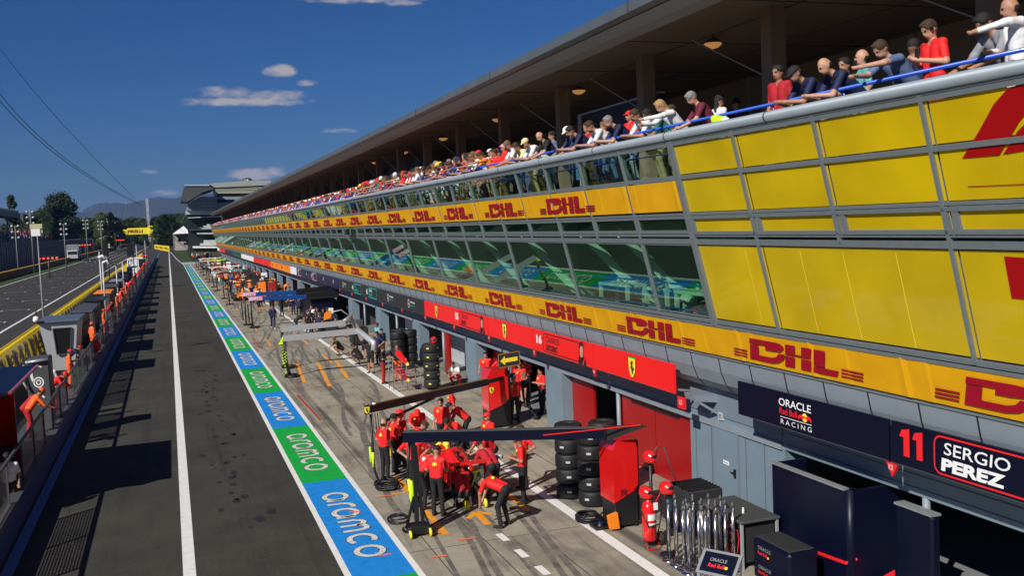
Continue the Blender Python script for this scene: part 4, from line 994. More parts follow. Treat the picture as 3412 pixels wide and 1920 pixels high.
for pts, wd, cl in ((arc(.27, 1.55, .153, .17, 0, 360, 18)[:-1], .045, True), (arc(.27, 1.55, .07, .08, 0, 360, 14)[:-1], .04, True), (arc(.27, 2.05, .13, .09, 20, 160, 8), .05, False), ([(.16, 1.05), (.30, 1.12), (.42, .98)], .06, False), ([(.05, 2.2), (.06, 1.75), (.10, 1.6)], .08, False)):
    b = MB(); stroke(b, f_, pts, wd, m_signwhite, .004, cl); b.build('emblem', t)
b = MB(); b.tube([(-5.05, 38.1, 2.9), (-4.3, 38.1, 2.95)], .05, m_alu, 8); b.tube([(-5.12, 38.2, 2.8), (-5.15, 38.1, 2.2), (-5.02, 38.1, 1.9)], .04, m_lgrey, 8); b.build('pipe', t)
t = thing('timing_box', 'pale grey windowed timing box with sloping sides on the pit wall', 'cabin', (-5.5, 55, .6))
b = MB(); v = [(-6.05, 54.6, .5), (-4.95, 54.6, .5), (-4.95, 57.4, .5), (-6.05, 57.4, .5), (-6.45, 54.2, 3.0), (-4.65, 54.2, 3.0), (-4.65, 57.8, 3.0), (-6.45, 57.8, 3.0)]
b.add(v, [(3, 2, 1, 0), (4, 5, 6, 7), (0, 1, 5, 4), (1, 2, 6, 5), (2, 3, 7, 6), (3, 0, 4, 7)], m_lgrey)
b.build('body', t)
b = MB(); b.bbox(-6.55, -4.5, 54.05, 57.9, 3.0, 3.12, mat('roof_slate', (.10, .13, .17), .4), .03); b.build('roof', t)
b = MB(); b.add([(-5.72, 54.40, 1.35), (-5.10, 54.44, 1.35), (-4.95, 54.22, 2.70), (-5.80, 54.19, 2.70)], [(0, 1, 2, 3)], m_black)
for p, q in (((-5.72, 54.38, 1.35), (-5.10, 54.42, 1.35)), ((-5.10, 54.42, 1.35), (-4.95, 54.20, 2.70)), ((-4.95, 54.2, 2.70), (-5.80, 54.17, 2.70)), ((-5.80, 54.17, 2.70), (-5.72, 54.38, 1.35))): b.bar(p, q, .05, .05, m_dgrey)
b.build('window', t)
t = thing('dome_camera', 'white dome camera on the end of the windowed grey box roof', 'camera', (-6.5, 53.8, 3.1))
b = MB(); b.lathe([(0, .30), (.12, .26), (.16, .14), (.15, .02), (.05, 0)], (-6.5, 53.95, 3.12), m_signwhite, 14); b.tube([(-6.5, 53.95, 3.3), (-6.48, 53.95, 4.0)], .03, m_black, 6); b.build('body', t)
specs = [(-5.8, -4.75, 63, 69.5, 2.9, m_dgrey, m_black, 'black rounded pit wall stand with white lettering beyond the grey windowed box'),
         (-5.8, -4.75, 73.5, 78, 2.9, m_black, m_dgrey, 'low dark pit wall stand beside the twin thin masts'),
         (-5.8, -4.75, 83, 87.5, 2.9, m_oranget, m_black, 'pit wall stand with bright orange roof'),
         (-5.8, -4.75, 93, 98, 2.9, m_dgrey, m_dgrey, 'dark grey pit wall stand beyond the orange roofed one'),
         (-5.8, -4.75, 104, 109, 2.9, m_grey, m_black, 'grey roofed pit wall stand with two marshals beside it'),
         (-5.8, -4.75, 115, 119, 2.9, m_black, m_navy, 'black and navy pit wall stand in the middle distance'),
         (-5.8, -4.75, 126, 130.5, 2.9, m_navy, m_navy, 'navy pit wall stand in front of the white roofed one'),
         (-6.6, -4.4, 172, 179, 3.6, m_signwhite, m_signwhite, 'white roofed pit wall stand far along the pit wall'),
         (-5.8, -4.75, 148, 153, 2.9, m_alpine, m_navy, 'blue roofed pit wall stand far along the pit wall'),
         (-5.8, -4.75, 198, 206, 2.9, m_teal, m_black, 'teal roofed pit wall stand far along the pit wall'),
         (-5.8, -4.75, 226, 234, 2.9, m_redsign, m_black, 'red roofed pit wall stand farthest along the pit wall')]
for s_ in specs: stand(*s_)
b = MB(); f_ = Fr((-6.1, 62.98, 1.8), (1, 0, 0), (0, 0, 1)); text(b, f_, 'haas', .3, 0, .22, m_signwhite, .01);
tt = [o for o in COL.objects if o.get('label', '').startswith('black rounded pit wall')][0]; b.build('lettering', tt)
for i, (x, y, z, zt, lab) in enumerate([(-6.85, 60, .08, 7.9, 'board'), (-5.3, 85, .5, 6.1, 'tall thin grey mast with a white camera head, leftmost of the pair'), (-4.82, 80, .74, 5.3, 'slim grey mast beside the taller camera mast'), (-4.85, 100, .74, 4.7, 'short grey pole on the pit wall beside the orange roofed stand'),
                                   (-4.7, 110, .74, 4.9, 'thin pole on the pit wall, right of the orange roofed stand'), (-5.0, 170, .74, 6.0, 'distant thin mast beside the white roofed stand'), (-4.6, 215, .74, 6.5, 'farthest thin mast along the pit wall')]):
    if lab == 'board':
        t = thing('flag_mast', 'tall rust stained mast carrying a white and cream board above the pit wall', 'mast', (x, y, z))
        b = MB(); b.tube([(x, y, z), (x, y, 7.5)], .065, m_grey, 8, .03); b.tube([(x + .1, y, 2.6), (x + .1, y, .1)], .05, mat('rust', (.30, .07, .02), .8), 6); b.build('pole', t)
        b = MB(); b.box(x - .30, x + .16, y - .05, y + .1, 7.45, 7.85, m_signwhite); b.box(x + .18, x + .28, y, y + .08, 7.6, 7.85, m_lgrey); b.box(x - .34, x + .28, y - .05, y + .1, 7.86, 8.12, mat('cream_board', (.55, .52, .30), .5)); b.build('board', t)
        b = MB(); b.bar((x - .25, y, 5.2), (x + .3, y, 5.2), .05, .05, m_dgrey); b.box(x + .15, x + .3, y - .1, y + .1, 5.0, 5.3, m_dgrey); b.build('bracket', t)
    else:
        t = thing('thin_mast', lab, 'mast', (x, y, z)); b = MB(); b.tube([(x, y, z), (x, y, zt)], .065, m_lgrey, 8, .05); b.build('pole', t)
        b = MB()
        if i == 1: b.tube([(x - .1, y, zt - .5), (x + .2, y, zt - .35), (x + .45, y, zt - .7)], .12, m_signwhite, 8)
        elif i == 2: b.tube([(x, y, zt), (x + .3, y, zt + .15), (x + .5, y, zt - .3)], .09, m_signwhite, 8)
        else: b.box(x - .1, x + .1, y - .1, y + .1, zt - .2, zt, m_dgrey)
        b.build('head', t)
for i, (x, y, zt, wx) in enumerate([(-8.2, 140, 6.3, .9), (-5.2, 140, 6.1, 1.1)]):
    t = thing('truss_tower', ('left' if i == 0 else 'right') + ' one of two black truss towers joined above the distant grid', 'tower', (x, y, .08))
    b = MB()
    for dx in (0, wx * .6):
        for dy in (0, .5): b.tube([(x + dx, y + dy, .08), (x + dx, y + dy, zt)], .05, m_black, 6)
    for k in range(12): z = .3 + k * .5; b.bar((x, y, z), (x + wx * .6, y, z + .45), .06, .06, m_black)
    b.box(x - .1, x + wx * .6 + .1, y - .1, y + .6, zt - 1.5, zt, m_black); b.build('frame', t)
    b = MB(); b.tube([(x, y - .3, zt - 2.0), (x + .25, y - .3, zt - 1.75), (x + .5, y - .3, zt - 2.3)], .10, m_signwhite, 8); b.build('camera', t)
t = thing('marshal_light', 'round red lamp hanging at the pit wall fence', 'lamp', (-4.4, 58, 1.5)); b = MB(); b.lathe([(0, -.08), (.30, -.06), (.34, 0), (.30, .06), (0, .08)], (-4.2, 58.0, 1.25), m_redsign, 18, 'y'); b.build('lens', t)

# ================================================================ FAR SIDE OF THE TRACK
t = thing('tyre_barrier', 'low ochre barrier running along the grass on the far side of the track', 'barrier', (-30, 200, 0))
b = MB(); m_och = mat('ochre', (.16, .075, .01), .7, noise=.2, nscale=1); b.box(-31.6, -30.2, -5, 900, 0, 1.25, m_och); b.box(-31.62, -30.18, -5, 900, 1.25, 1.33, mat('ochre_top', (.30, .16, .01), .7))
b.build('wall', t)
t = thing('debris_fence', 'tall grey panelled fence in front of the spectators across the track', 'fence', (-40, 260, 0))
b = MB(); m_fp = mat('fence_panel', (.09, .105, .13), .6, noise=.2, nscale=.7)
b.box(-40.2, -40.0, 60, 680, 0, 7.0, m_fp); b.build('panel', t)
pp = None
for i in range(100):
    y = 170 + i * 4.2
    if pp is None: b = MB(); b.box(-40.0, -39.8, y, y + .5, 0, 7.1, m_grey); pp = b.build('post', t)
    else: o = dup(pp, t); o.location.y = i * 4.2
t = thing('grandstand', 'dark roofed grandstand full of spectators across the track', 'grandstand', (-44, 280, 0))
b = MB(); b.box(-74, -52, 190, 405, 16.0, 18.2, m_dgrey); b.box(-74, -51.9, 190, 405.2, 18.2, 18.6, m_lgrey); b.build('roof', t)
b = MB()
for y in range(200, 405, 23): b = MB(); b.tube([(-53, y, 0), (-53, y, 16)], .34, m_lgrey, 8); b.build('column', t)
b = MB()
for k in range(14): b.box(-66, -47.0 - k * 1.3, 190, 410, 4.4 + k * .62, 5.0 + k * .62, m_dgrey)
b.build('terrace', t)
t = thing('grandstand', 'long dark open stand full of spectators beyond the roofed grandstand', 'grandstand', (-44, 420, 0))
b = MB()
for k in range(10): b.box(-64, -47.0 - k * 1.3, 416, 680, 4.4 + k * .7, 5.1 + k * .7, m_black)
b.build('terrace', t)
for i in range(5): b = MB(); b.box(-60, -59.5, 425 + i * 26, 442 + i * 26, 15.6, 19.2, mat('board_olive', (.10, .085, .015), .7)); b.build('score_board', t)
bp = None
for i, (px, y, zt) in enumerate(((80, 240, 13.6), (162, 260, 10.9), (218, 330, 12.8), (255, 340, 12.4), (40, 235, 10.5))):
    x = ray(px, 600); x = x[0] / x[1] * y
    t = thing('floodlight_mast', ('floodlight mast with paired white lamps, number %d from the left across the track' % (1, 2, 3, 4, 5)[[80, 162, 218, 255, 40].index(px) and [0, 2, 3, 4, 0][i] or 1] if False else ['tall floodlight mast with clusters of white lamps, left of the cream board', 'faint slim lamp mast right of the cream board', 'floodlight mast with three rows of lamps before the big tree', 'floodlight mast right of the big dark tree', 'short lamp string beside the roofed grandstand'][i]), 'mast', (x, y, 0))
    b = MB(); b.tube([(x, y, 0), (x, y, zt)], .14, m_grey, 8, .08); b.build('pole', t)
    for k in range(3):
        for s in (-1, 1):
            b = MB(); b.lathe([(0, -.2), (.26, -.1), (.30, 0), (0, .02)], (x + s * .6, y, zt - k * 1.25), m_flood, 10, 'y'); b.bar((x, y, zt - k * 1.25), (x + s * .7, y, zt - k * 1.25), .08, .08, m_grey); b.build('floodlight', t)
def lights(px, py, y, nm, lab):
    x, _, z = AY(px, py, y); t = thing('start_lights', lab, 'traffic light', (x, y, 0)); b = MB(); b.box(x - 1.9, x + 1.9, y, y + .4, z - .35, z + .55, m_black); b.build('housing', t)
    b = MB(); b.tube([(x, y + .2, 0), (x, y + .2, z - .3)], .12, m_dgrey, 6); b.build('pole', t)
    for k in range(5):
        b = MB(); b.lathe([(0, -.08), (.20, -.05), (.2, 0)], (x - 1.5 + k * .75, y, z - .1), m_redlamp, 10, 'y'); b.build('lamp', t)
lights(121, 649, 205, '', 'row of red start lights low on the left before the grey fence')
lights(292, 622, 300, '', 'row of red start lights beside the parked recovery truck') if False else None
lights(214, 616, 330, '', 'second row of red start lights beside the grey truck')
lights(302, 604, 470, '', 'farthest row of red start lights below the small control tower')
t = thing('recovery_truck', 'grey box truck parked by the fence across the track', 'truck', (-29, 345, 0)); x = -28.6; 
b = MB(); b.bbox(x - 2.6, x + 1.2, 345, 353, 1.2, 5.4, m_grey, .15); b.build('box_body', t); b = MB(); b.bbox(x - 2.4, x + 1.0, 342.6, 344.8, .8, 3.6, m_lgrey, .2); b.add([(x - 2.1, 342.58, 2.2), (x + .7, 342.58, 2.2), (x + .7, 342.58, 3.2), (x - 2.1, 342.58, 3.2)], [(0, 1, 2, 3)], m_black); b.build('cab', t)
for dx in (-2.4, .7):
    for dy in (343.6, 351): b = MB(); b.lathe([(0, 0), (.5, 0), (.55, .1), (.55, .3), (0, .35)], (x + dx, dy, .55), m_tyre, 14, 'x'); b.build('wheel', t)
# small control tower and white tent across the track
t = thing('control_tower', 'small glazed control tower with a white roof across the track', 'tower', (-29, 600, 0))
b = MB(); b.box(-31.6, -26.4, 598, 604, 9.0, 14.6, mat('tower_glass', (.05, .08, .10), .15)); b.box(-32.2, -31.6, 598, 604, 0, 18.2, m_signwhite); b.box(-31.6, -26.2, 597.6, 604, 15.2, 16.6, m_signwhite); b.box(-31.6, -26.2, 597.6, 604, 16.9, 18.0, m_dgrey); b.box(-31.6, -26.4, 598.4, 604, 0, 9, m_dgrey)
b.build('shaft', t)
t = thing('marquee', 'low white marquee at the foot of the small control tower', 'tent', (-30, 560, 0)); b = MB(); b.prism([(-36, 560, 6.2), (-30, 560, 8.8), (-24.6, 560, 8.2), (-24.6, 560, 6.9)], (0, 14, 0), m_signwhite); b.build('canopy', t)
b = MB(); b.box(-26.2, -25.2, 540, 541, 3, 9.2, mat('post_yellow', (.8, .62, .02), .5)); b.build('post', t)
# start gantry across the straight
t = thing('start_gantry', 'yellow gantry with dark red lettering spanning the main straight', 'gantry', (-17, 600, 0)); m_gy = mat('gantry_yellow', (.95, .80, .02), .5)
b = MB(); b.box(-25.8, -10.4, 600, 601.5, 8.3, 12.0, m_gy); b.build('board', t)
b = MB(); b.box(-10.4, -7.9, 599.6, 602, 7.6, 12.9, m_gy); b.build('end_board', t)
b = MB(); text(b, Fr((-21.6, 599.95, 9.2), (1, 0, 0), (0, 0, 1)), 'PIRELLI', 0, 0, 1.7, mat('gantry_red', (.30, .02, .01), .5), .02, bold=.05, width=8.2); b.build('lettering', t)
for x in (-27.5, -9.2): b = MB(); b.box(x, x + .8, 600, 601, 0, 9, m_dgrey); b.build('leg', t)
t = thing('lattice_mast', 'tall white lattice mast rising behind the yellow gantry', 'mast', (-10.2, 612, 0))
b = MB(); x, y = -10.3, 612
for dx, dy in ((-.6, 0), (.6, 0), (0, 1)): b.tube([(x + dx, y + dy, 0), (x + dx, y + dy, 29)], .10, m_lgrey, 6)
for k in range(16): b.bar((x - .6, y, 1.8 * k), (x + .6, y, 1.8 * k + .9), .14, .14, m_signwhite); b.bar((x + .6, y, 1.8 * k + .9), (x - .6, y, 1.8 * k + 1.8), .14, .14, m_signwhite)
b.build('frame', t)
t = thing('power_pole', 'dark distant pole with short cross arms standing above the trees', 'pole', (-1, 800, 0)); b = MB(); b.tube([(-1, 800, 0), (-1, 800, 27)], .5, m_dgrey, 6, .25)
for z in (21, 23.4): b.bar((-3.2, 800, z), (1.2, 800, z), .4, .4, m_dgrey)
b.build('pole', t)
t = thing('clock_board', 'dark green bridge board with white clock face beyond the gantry', 'sign', (-4.6, 660, 0)); b = MB(); b.box(-11.6, 1.6, 660, 661, 3.2, 8.0, mat('board_green', (.01, .07, .025), .4)); b.build('board', t)
b = MB(); b.lathe([(0, 0), (1.75, 0), (1.75, .1)], (-5.1, 659.9, 5.8), m_signwhite, 24, 'y'); b.lathe([(0, -.02), (1.35, -.02), (1.3, .1)], (-5.1, 659.88, 5.8), m_lgrey, 24, 'y'); b.build('clock', t)
b = MB(); text(b, Fr((-2.6, 659.9, 5.0), (1, 0, 0), (0, 0, 1)), 'ROLEX', 0, 0, .9, m_shield, .02); text(b, Fr((-10.8, 659.9, 5.0), (1, 0, 0), (0, 0, 1)), 'ROLEX', 0, 0, .9, m_shield, .02); b.build('lettering', t)
t = thing('exit_barrier', 'yellow barrier slanting across the end of the pit lane', 'barrier', (-3.5, 500, 0)); b = MB(); b.prism([(-7.2, 556, 0), (.2, 446, 0), (.5, 446.5, 0), (-6.9, 557, 0)], (0, 0, 2.3), m_gy); b.build('panel', t)
b = MB(); text(b, Fr((-6.6, 546.5, .7), (7.4, -110, 0), (0, 0, 1)), 'PIRELLI  PIRELLI  PIRELLI', 0, 0, 1.0, m_dhl, .03, width=95); b.build('lettering', t)
# pinkish pavilion with white tent roof, right of the lane end
t = thing('exit_pavilion', 'small pale pink terrace building with stepped front at the end of the lane', 'building', (5, 480, 0)); m_pk = mat('pale_pink', (.42, .36, .33), .7)
b = MB(); b.box(2.3, 4.2, 470, 490, 0, 6.6, m_pk); b.box(4.2, 6.6, 470, 490, 0, 3.9, m_pk); b.box(6.6, 8.2, 470, 490, 0, 2.2, m_pk); b.build('wall', t)
b = MB(); b.box(2.2, 2.35, 469.8, 470, 0, 7.6, m_lgrey); b.build('post', t); b = MB(); b.box(2.3, 9.5, 480, 480.2, 4, 7.4, m_office); b.build('rear_wall', t)
b = MB(); b.add([(2.0, 468, 7.5), (10, 468, 7.5), (10, 492, 7.5), (2, 492, 7.5), (7.0, 474, 11.0), (7.4, 486, 11.0)], [(0, 1, 4), (1, 2, 5, 4), (2, 3, 5), (3, 0, 4, 5), (3, 2, 1, 0)], m_signwhite); b.build('tent_roof', t)
# ================================================================ RACE CONTROL TOWER (beyond the pit building)
YT = 268.0
def TP(cx, cy, y=YT):    # point of the detailed crop (560+cx/3.6257, 560+cy/3.625 source px) at depth y
    return AY((560 + cx / 3.6257) / 1.32453, (560 + cy / 3.625) / 1.32453, y)
t = thing('race_control_tower', 'multi-storey glass tower with dark jutting canopy roof beyond the pit building end', 'building', (10, YT, 0))
def tslab(name, pts, depth, m, y=YT): 
    P = [TP(a, c, y) for a, c in pts]; b = MB(); b.prism(P, (0, depth, 0), m)
    return b.build(name, t)
m_tg = mat('tower_cladding', (.25, .29, .33), .35, noise=.06, nscale=.4); m_tw = mat('tower_white', (.50, .56, .54), .5); m_td = mat('tower_dark', (.02, .028, .03), .25)
tslab('canopy', [(155, 395), (200, 205), (490, 205), (560, 250), (420, 290), (250, 400)], 24, m_dgrey, YT - 6)
tslab('canopy_edge', [(190, 200), (498, 200), (498, 214), (202, 214)], 25, m_lgrey, YT - 6.3)
tslab('glass_drum', [(390, 345), (590, 345), (600, 515), (222, 515), (245, 425)], 14, m_tg, YT - 2)
b = MB()
for a in range(250, 590, 28): p, q = TP(a, 512 if a > 0 else 0, YT - 2.1), TP(a + 6, max(345, 430 - (a - 245) * .6), YT - 2.1); b.bar(p, q, .06, .03, m_dgrey)
for c in (400, 440, 480): b.bar(TP(260, c, YT - 2.1), TP(590, c, YT - 2.1), .03, .06, m_dgrey)
b.build('glazing_bar', t)
tslab('upper_house', [(560, 215), (1240, 150), (1240, 320), (590, 330)], 16, m_td)
tslab('penthouse_roof', [(495, 190), (960, 150), (1240, 150), (1240, 205), (560, 235)], 18, mat('roof_pale', (.34, .36, .33), .5), YT - 1)
b = MB()
for c in (240, 262, 284, 300): b.bar(TP(570, c, YT - .6), TP(1200, c - 6, YT - .6), .12, .35, mat('slat_beige', (.33, .33, .24), .6))
b.build('louvre', t)
tslab('spandrel', [(575, 345), (900, 345), (900, 560), (590, 560)], 14, m_tg, YT - .5)
tslab('strip_window', [(600, 378), (800, 378), (800, 416), (600, 416)], .3, m_navy, YT - .9)
b = MB(); p = TP(955, 150, YT + 2); b.lathe([(0, 1.0), (.9, .8), (1.4, .3), (1.4, 0)], (p[0], p[1], p[2] - .2), m_dgrey, 16); b.tube([(p[0], p[1] - 1.5, p[2] - 1.4), (p[0], p[1] - 1.5, p[2] + .2)], .15, m_signwhite, 8); b.build('roof_vent', t)
tslab('soffit', [(222, 515), (600, 515), (600, 560), (500, 565), (280, 560), (215, 560)], 10, m_lgrey, YT - 1)
tslab('floor_body', [(230, 560), (640, 560), (640, 770), (250, 770), (235, 700)], 12, m_td, YT + .5)
tslab('floor_slab', [(240, 597), (640, 578), (640, 588), (240, 606)], 2, m_tw, YT - 1.5)
tslab('balcony_slab', [(260, 740), (640, 730), (640, 745), (260, 755)], 2, m_dgrey, YT - 1.2); tslab('balcony_edge', [(350, 783), (640, 780), (640, 797), (350, 800)], 2, m_tw, YT - 1.5)
tslab('stair_wall', [(340, 740), (385, 740), (385, 715), (425, 715), (425, 695), (470, 695), (470, 675), (640, 675), (640, 740)][::-1], .4, m_tw, YT - .4)
tslab('lower_body', [(250, 770), (640, 770), (640, 1010), (260, 1010)], 10, m_td, YT + .6)
tslab('stair_wall', [(350, 935), (385, 935), (385, 910), (430, 910), (430, 870), (640, 870), (640, 935)][::-1], .4, m_tw, YT - .3)
tslab('porch_roof', [(300, 945), (640, 945), (640, 968), (300, 968)], 3, m_signwhite, YT - 2)
b = MB(); b.bar(TP(255, 430, YT - 4), TP(405, 295, YT - 4), .15, .15, m_lgrey); b.bar(TP(200, 560), TP(165, 660), .3, .3, m_dgrey); b.build('railing', t)
# ================================================================ HILLS AND TREES
def ridge(name, y, prof, m, depth=900):
    b = MB(); n = len(prof); 
    V = [(x, y, z) for x, z in prof] + [(x, y - depth, -2) for x, z in prof] + [(x, y + depth, -2) for x, z in prof]
    b.add(V, [(i, n + i, n + i + 1, i + 1) for i in range(n - 1)] + [(2 * n + i, i, i + 1, 2 * n + i + 1) for i in range(n - 1)], m, True); return b.build(name, kind='structure')
rr = random.Random(11); pts = []
keys = [(-.60, .010), (-.35, .016), (-.20, .012), (-.12, .014), (-.085, .019), (-.0776, .0235), (-.070, .029), (-.0615, .0325), (-.0518, .0330), (-.042, .0325), (-.032, .0308), (-.022, .0295), (-.015, .0293), (-.005, .0312), (.004, .0335), (.0075, .0345), (.016, .037), (.03, .040), (.06, .036), (.12, .03), (.4, .02)]
for (a, c), (e, f_) in zip(keys[:-1], keys[1:]):
    for k in range(8): tt = k / 8; pts.append(((a + (e - a) * tt) * 8000, (c + (f_ - c) * tt) * 8000 + 7 + rr.uniform(-5, 5)))
m_hill = mat('hill_forest', (.035, .05, .045), .95, noise=.15, nscale=.004)
ridge('hills', 8000, pts, m_hill)
pts2 = [(x * 1.05 - 300, z * .72 + 12 * math.sin(x * .004)) for x, z in pts]; ridge('hills', 6500, pts2, m_hill)
m_leaf = [ground_mat('leaves_%d' % i, c, (c[0] * .45, c[1] * .45, c[2] * .4), (c[0] * 1.7, c[1] * 1.6, c[2] * 1.3), .35, 0, .3) for i, c in enumerate(((.030, .050, .014), (.022, .040, .016), (.045, .062, .016)))]
m_bark = mat('bark', (.06, .045, .03), .9, noise=.3)
def tree_mesh(seed, H, Wd, leaf, nclump=46, nl=90, base=.18, top=1.0):
    r = random.Random(seed); b = MB()
    for k in range(nclump):
        u = r.random(); zz = base + (top - base) * u; prof = math.sin(math.pi * min(1, max(.06, (u * .86 + .12)))) ** .6
        a = r.random() * 6.28; rad = Wd / 2 * prof * math.sqrt(r.random()) * .92
        c = Vector((rad * math.cos(a), rad * math.sin(a), zz * H)); cr = Wd * r.uniform(.09, .19)
        for j in range(nl):
            d = Vector((r.gauss(0, 1), r.gauss(0, 1), r.gauss(0, .8))).normalized() * cr * r.random() ** .4
            p = c + d; s_ = r.uniform(.22, .55) * H / 20
            t1 = Vector((r.gauss(0, 1), r.gauss(0, 1), r.gauss(0, 1))).normalized(); t2 = t1.orthogonal().normalized()
            b.add([p - t1 * s_, p - t2 * s_ * .6, p + t1 * s_, p + t2 * s_ * .6], [(0, 1, 2, 3)], leaf)
    return b
def trunk_mesh(seed, H, Wd):
    r = random.Random(seed + 99); b = MB(); b.tube([(0, 0, 0), (.1, 0, H * .3), (0, .1, H * .6), (0, 0, H * .85)], H * .028, m_bark, 8, H * .008)
    for k in range(6): a = r.random() * 6.28; z = H * r.uniform(.25, .6); b.tube([(0, 0, z), (Wd * .22 * math.cos(a), Wd * .22 * math.sin(a), z + H * .12), (Wd * .36 * math.cos(a), Wd * .36 * math.sin(a), z + H * .24)], H * .011, m_bark, 6, H * .003)
    return b
protos = []
for i, (H, Wd, lf, nc) in enumerate(((24, 17, 1, 120), (20, 13, 0, 60), (19, 11, 2, 50), (22, 8, 1, 34))):
    t = thing('tree', 'tree', 'tree'); tree_mesh(i * 7 + 1, H, Wd, m_leaf[lf], nc, 110).build('crown', t); trunk_mesh(i, H, Wd).build('trunk', t); protos.append(t)
used = set()
def tree(k, x, y, H, label, group=None, rz=0, wide=1):
    o = protos[k] if k not in used else dup(protos[k]); used.add(k)
    s = H / (24, 20, 19, 22)[k]; place(o, (x, y, 0), rz, label); o.scale = (s * wide, s * wide, s)
    if group: o['group'] = group
tree(0, -48.5, 520, 28, 'big round dark tree standing above the far stands, left of the hills', rz=.5, wide=1.0)
tree(0, -56, 510, 20, 'lower dark tree at the left shoulder of the big round tree', rz=2.2, wide=1.0)
tree(3, -59, 440, 25, 'slender pale tree with loose crown rising behind the roofed grandstand', rz=1, wide=.75)
tree(2, -33, 560, 20.5, 'dark pointed tree rising just left of the small control tower', rz=1.4, wide=.7)
tree(3, -30.0, 600, 20.5, 'thin tree top just left of the small control tower roof', rz=3, wide=.8)
G1, G2 = 'trees of the wood left of the gantry', 'trees of the wood behind the clock board'
rr = random.Random(21)
for i in range(34):
    y = 520 + rr.random() * 260; u = -.135 + .145 * (i + rr.random()) / 34; x = u * y; zt = y * (.0165 + .003 * max(0, min(1, (-u - .03) / .05))) + 7 + rr.uniform(-2.5, 1.5)
    if -26 < x < -6 and y < 700: y = 760 + rr.random() * 120; x = u * y; zt = y * .0160 + 7 + rr.uniform(-2, 1.5)
    left = u < -.03
    tree(rr.choice((0, 1, 2, 1)), x, y, zt, 'woodland tree in the dark green belt ' + ('left of the yellow gantry' if left else 'behind the dark green clock board'), G1 if left else G2, rr.random() * 6, rr.uniform(1.0, 1.35))
for i in range(12):
    y = 640 + rr.random() * 160; x = (-.002 + .028 * i / 12) * y; tree(rr.choice((0, 1)), x, y, y * .0168 + 7 + rr.uniform(-2, 2), 'woodland tree in the dark belt between the lane end and the control tower', 'trees beyond the pavilion', rr.random() * 6, 1.3)
b = MB(); r = random.Random(8)     # the solid wood behind them
for k in range(9000):
    x = r.uniform(-420, 260); y = r.uniform(900, 1010); z = r.uniform(0, 21 + 3 * math.sin(x * .05) + 2 * math.sin(x * .17)); s_ = r.uniform(1.2, 3)
    t1 = Vector((r.gauss(0, 1), r.gauss(0, .6), r.gauss(0, 1))).normalized(); t2 = t1.orthogonal().normalized(); p = Vector((x, y, z))
    b.add([p - t1 * s_, p - t2 * s_ * .7, p + t1 * s_, p + t2 * s_ * .7], [(0, 1, 2, 3)], m_leaf[1])
o = b.build('far_wood'); tag(o, 'dark far-off wood closing the view along the horizon', 'wood', kind='stuff')
# air: lets the far hills fade to blue
b = MB(); b.box(-8900, 8900, -190, 11900, -1.1, 420, mat('haze_box', (1, 1, 1))); o = b.build('haze'); tag(o, kind='stuff')
hm = bpy.data.materials.new('haze_air'); hm.use_nodes = True; hn = hm.node_tree.nodes; hn.remove(hn['Principled BSDF']); pv = hn.new('ShaderNodeVolumePrincipled')
pv.inputs['Color'].default_value = (.25, .45, 1, 1); pv.inputs['Density'].default_value = 5.5e-5; hm.node_tree.links.new(pv.outputs[0], hn['Material Output'].inputs['Volume'])
o.data.materials.clear(); o.data.materials.append(hm)
# overhead cables, top left
for i, (a_, q_, e_) in enumerate((((-40, 178), (205, 428), (354, 513)), ((-40, 202), (208, 436), (354, 516)), ((-40, 62), (190, 347), (340, 500)))):
    A, M_, B = Vector(AY(*a_, 110)), Vector(AY(*q_, 300)), Vector(AY(*e_, 700)); t = thing('overhead_cable', ['upper cable of the close pair', 'lower cable of the close pair', 'single cable above the pair'][i] + ' sweeping across the sky at the top left', 'cable', tuple(A)); pts = []
    for k in range(31):     # runs through the three points
        u = k / 30; tt = u; L0 = (tt - .45) * (tt - 1) / .45; L1 = tt * (tt - 1) / (.45 * -.55); L2 = tt * (tt - .45) / .55
        pts.append(A * L0 + M_ * L1 + B * L2)
    b = MB(); b.tube(pts, .045 if i < 2 else .028, m_black, 6, .12); b.build('wire', t)
# ================================================================ TYRES, CARS, CRANES
def lean_label(o, l): o['label'] = l; return o
def tyre_proto(name, covered=False, markm=None):
    t = thing(name, 'tyre', 'tyre'); b = MB(); m = m_cover if covered else m_tyre
    b.lathe([(.22, .02), (.30, 0), (.345, .03), (.36, .07), (.36, .31), (.345, .35), (.30, .38), (.22, .36), (.22, .02)], (0, 0, 0), m, 28); b.build('tread', t)
    b = MB(); b.lathe([(0, .10), (.10, .08), (.22, .05), (.225, .33), (.10, .30), (0, .31)], (0, 0, 0), m_cover if covered else m_dgrey, 20); b.build('rim', t)
    if markm:
        for a in (205, 285):
            b = MB(); r = .364
            for k in range(3):
                a0, a1 = R(a + k * 6), R(a + (k + 1) * 6); b.add([(r * math.cos(a0), r * math.sin(a0), .17), (r * math.cos(a1), r * math.sin(a1), .17), (r * math.cos(a1), r * math.sin(a1), .225), (r * math.cos(a0), r * math.sin(a0), .225)], [(0, 1, 2, 3)], markm)
            b.build('label_patch', t)
    return t
m_ylab = mat('tyre_yellow', (.75, .70, .05), .6)
tp_y = tyre_proto('tyre', False, m_ylab); tp_w = tyre_proto('tyre', True, m_lgrey); tp_p = tyre_proto('tyre', True)
_u = set()
def tyre(p, x, y, z, lab, rz=0, g=None):
    o = p if p.name not in _u else dup(p); _u.add(p.name); place(o, (x, y, z), rz, lab)
    if g: o['group'] = g
ordn = ['bottom', 'second from the bottom', 'middle', 'second from the top', 'top']
for k in range(5): tyre(tp_y, 10.42, 40.85, .10 + k * .385, 'yellow labelled tyre, %s in the helmet topped stack' % ordn[k], rr.random() * .5)
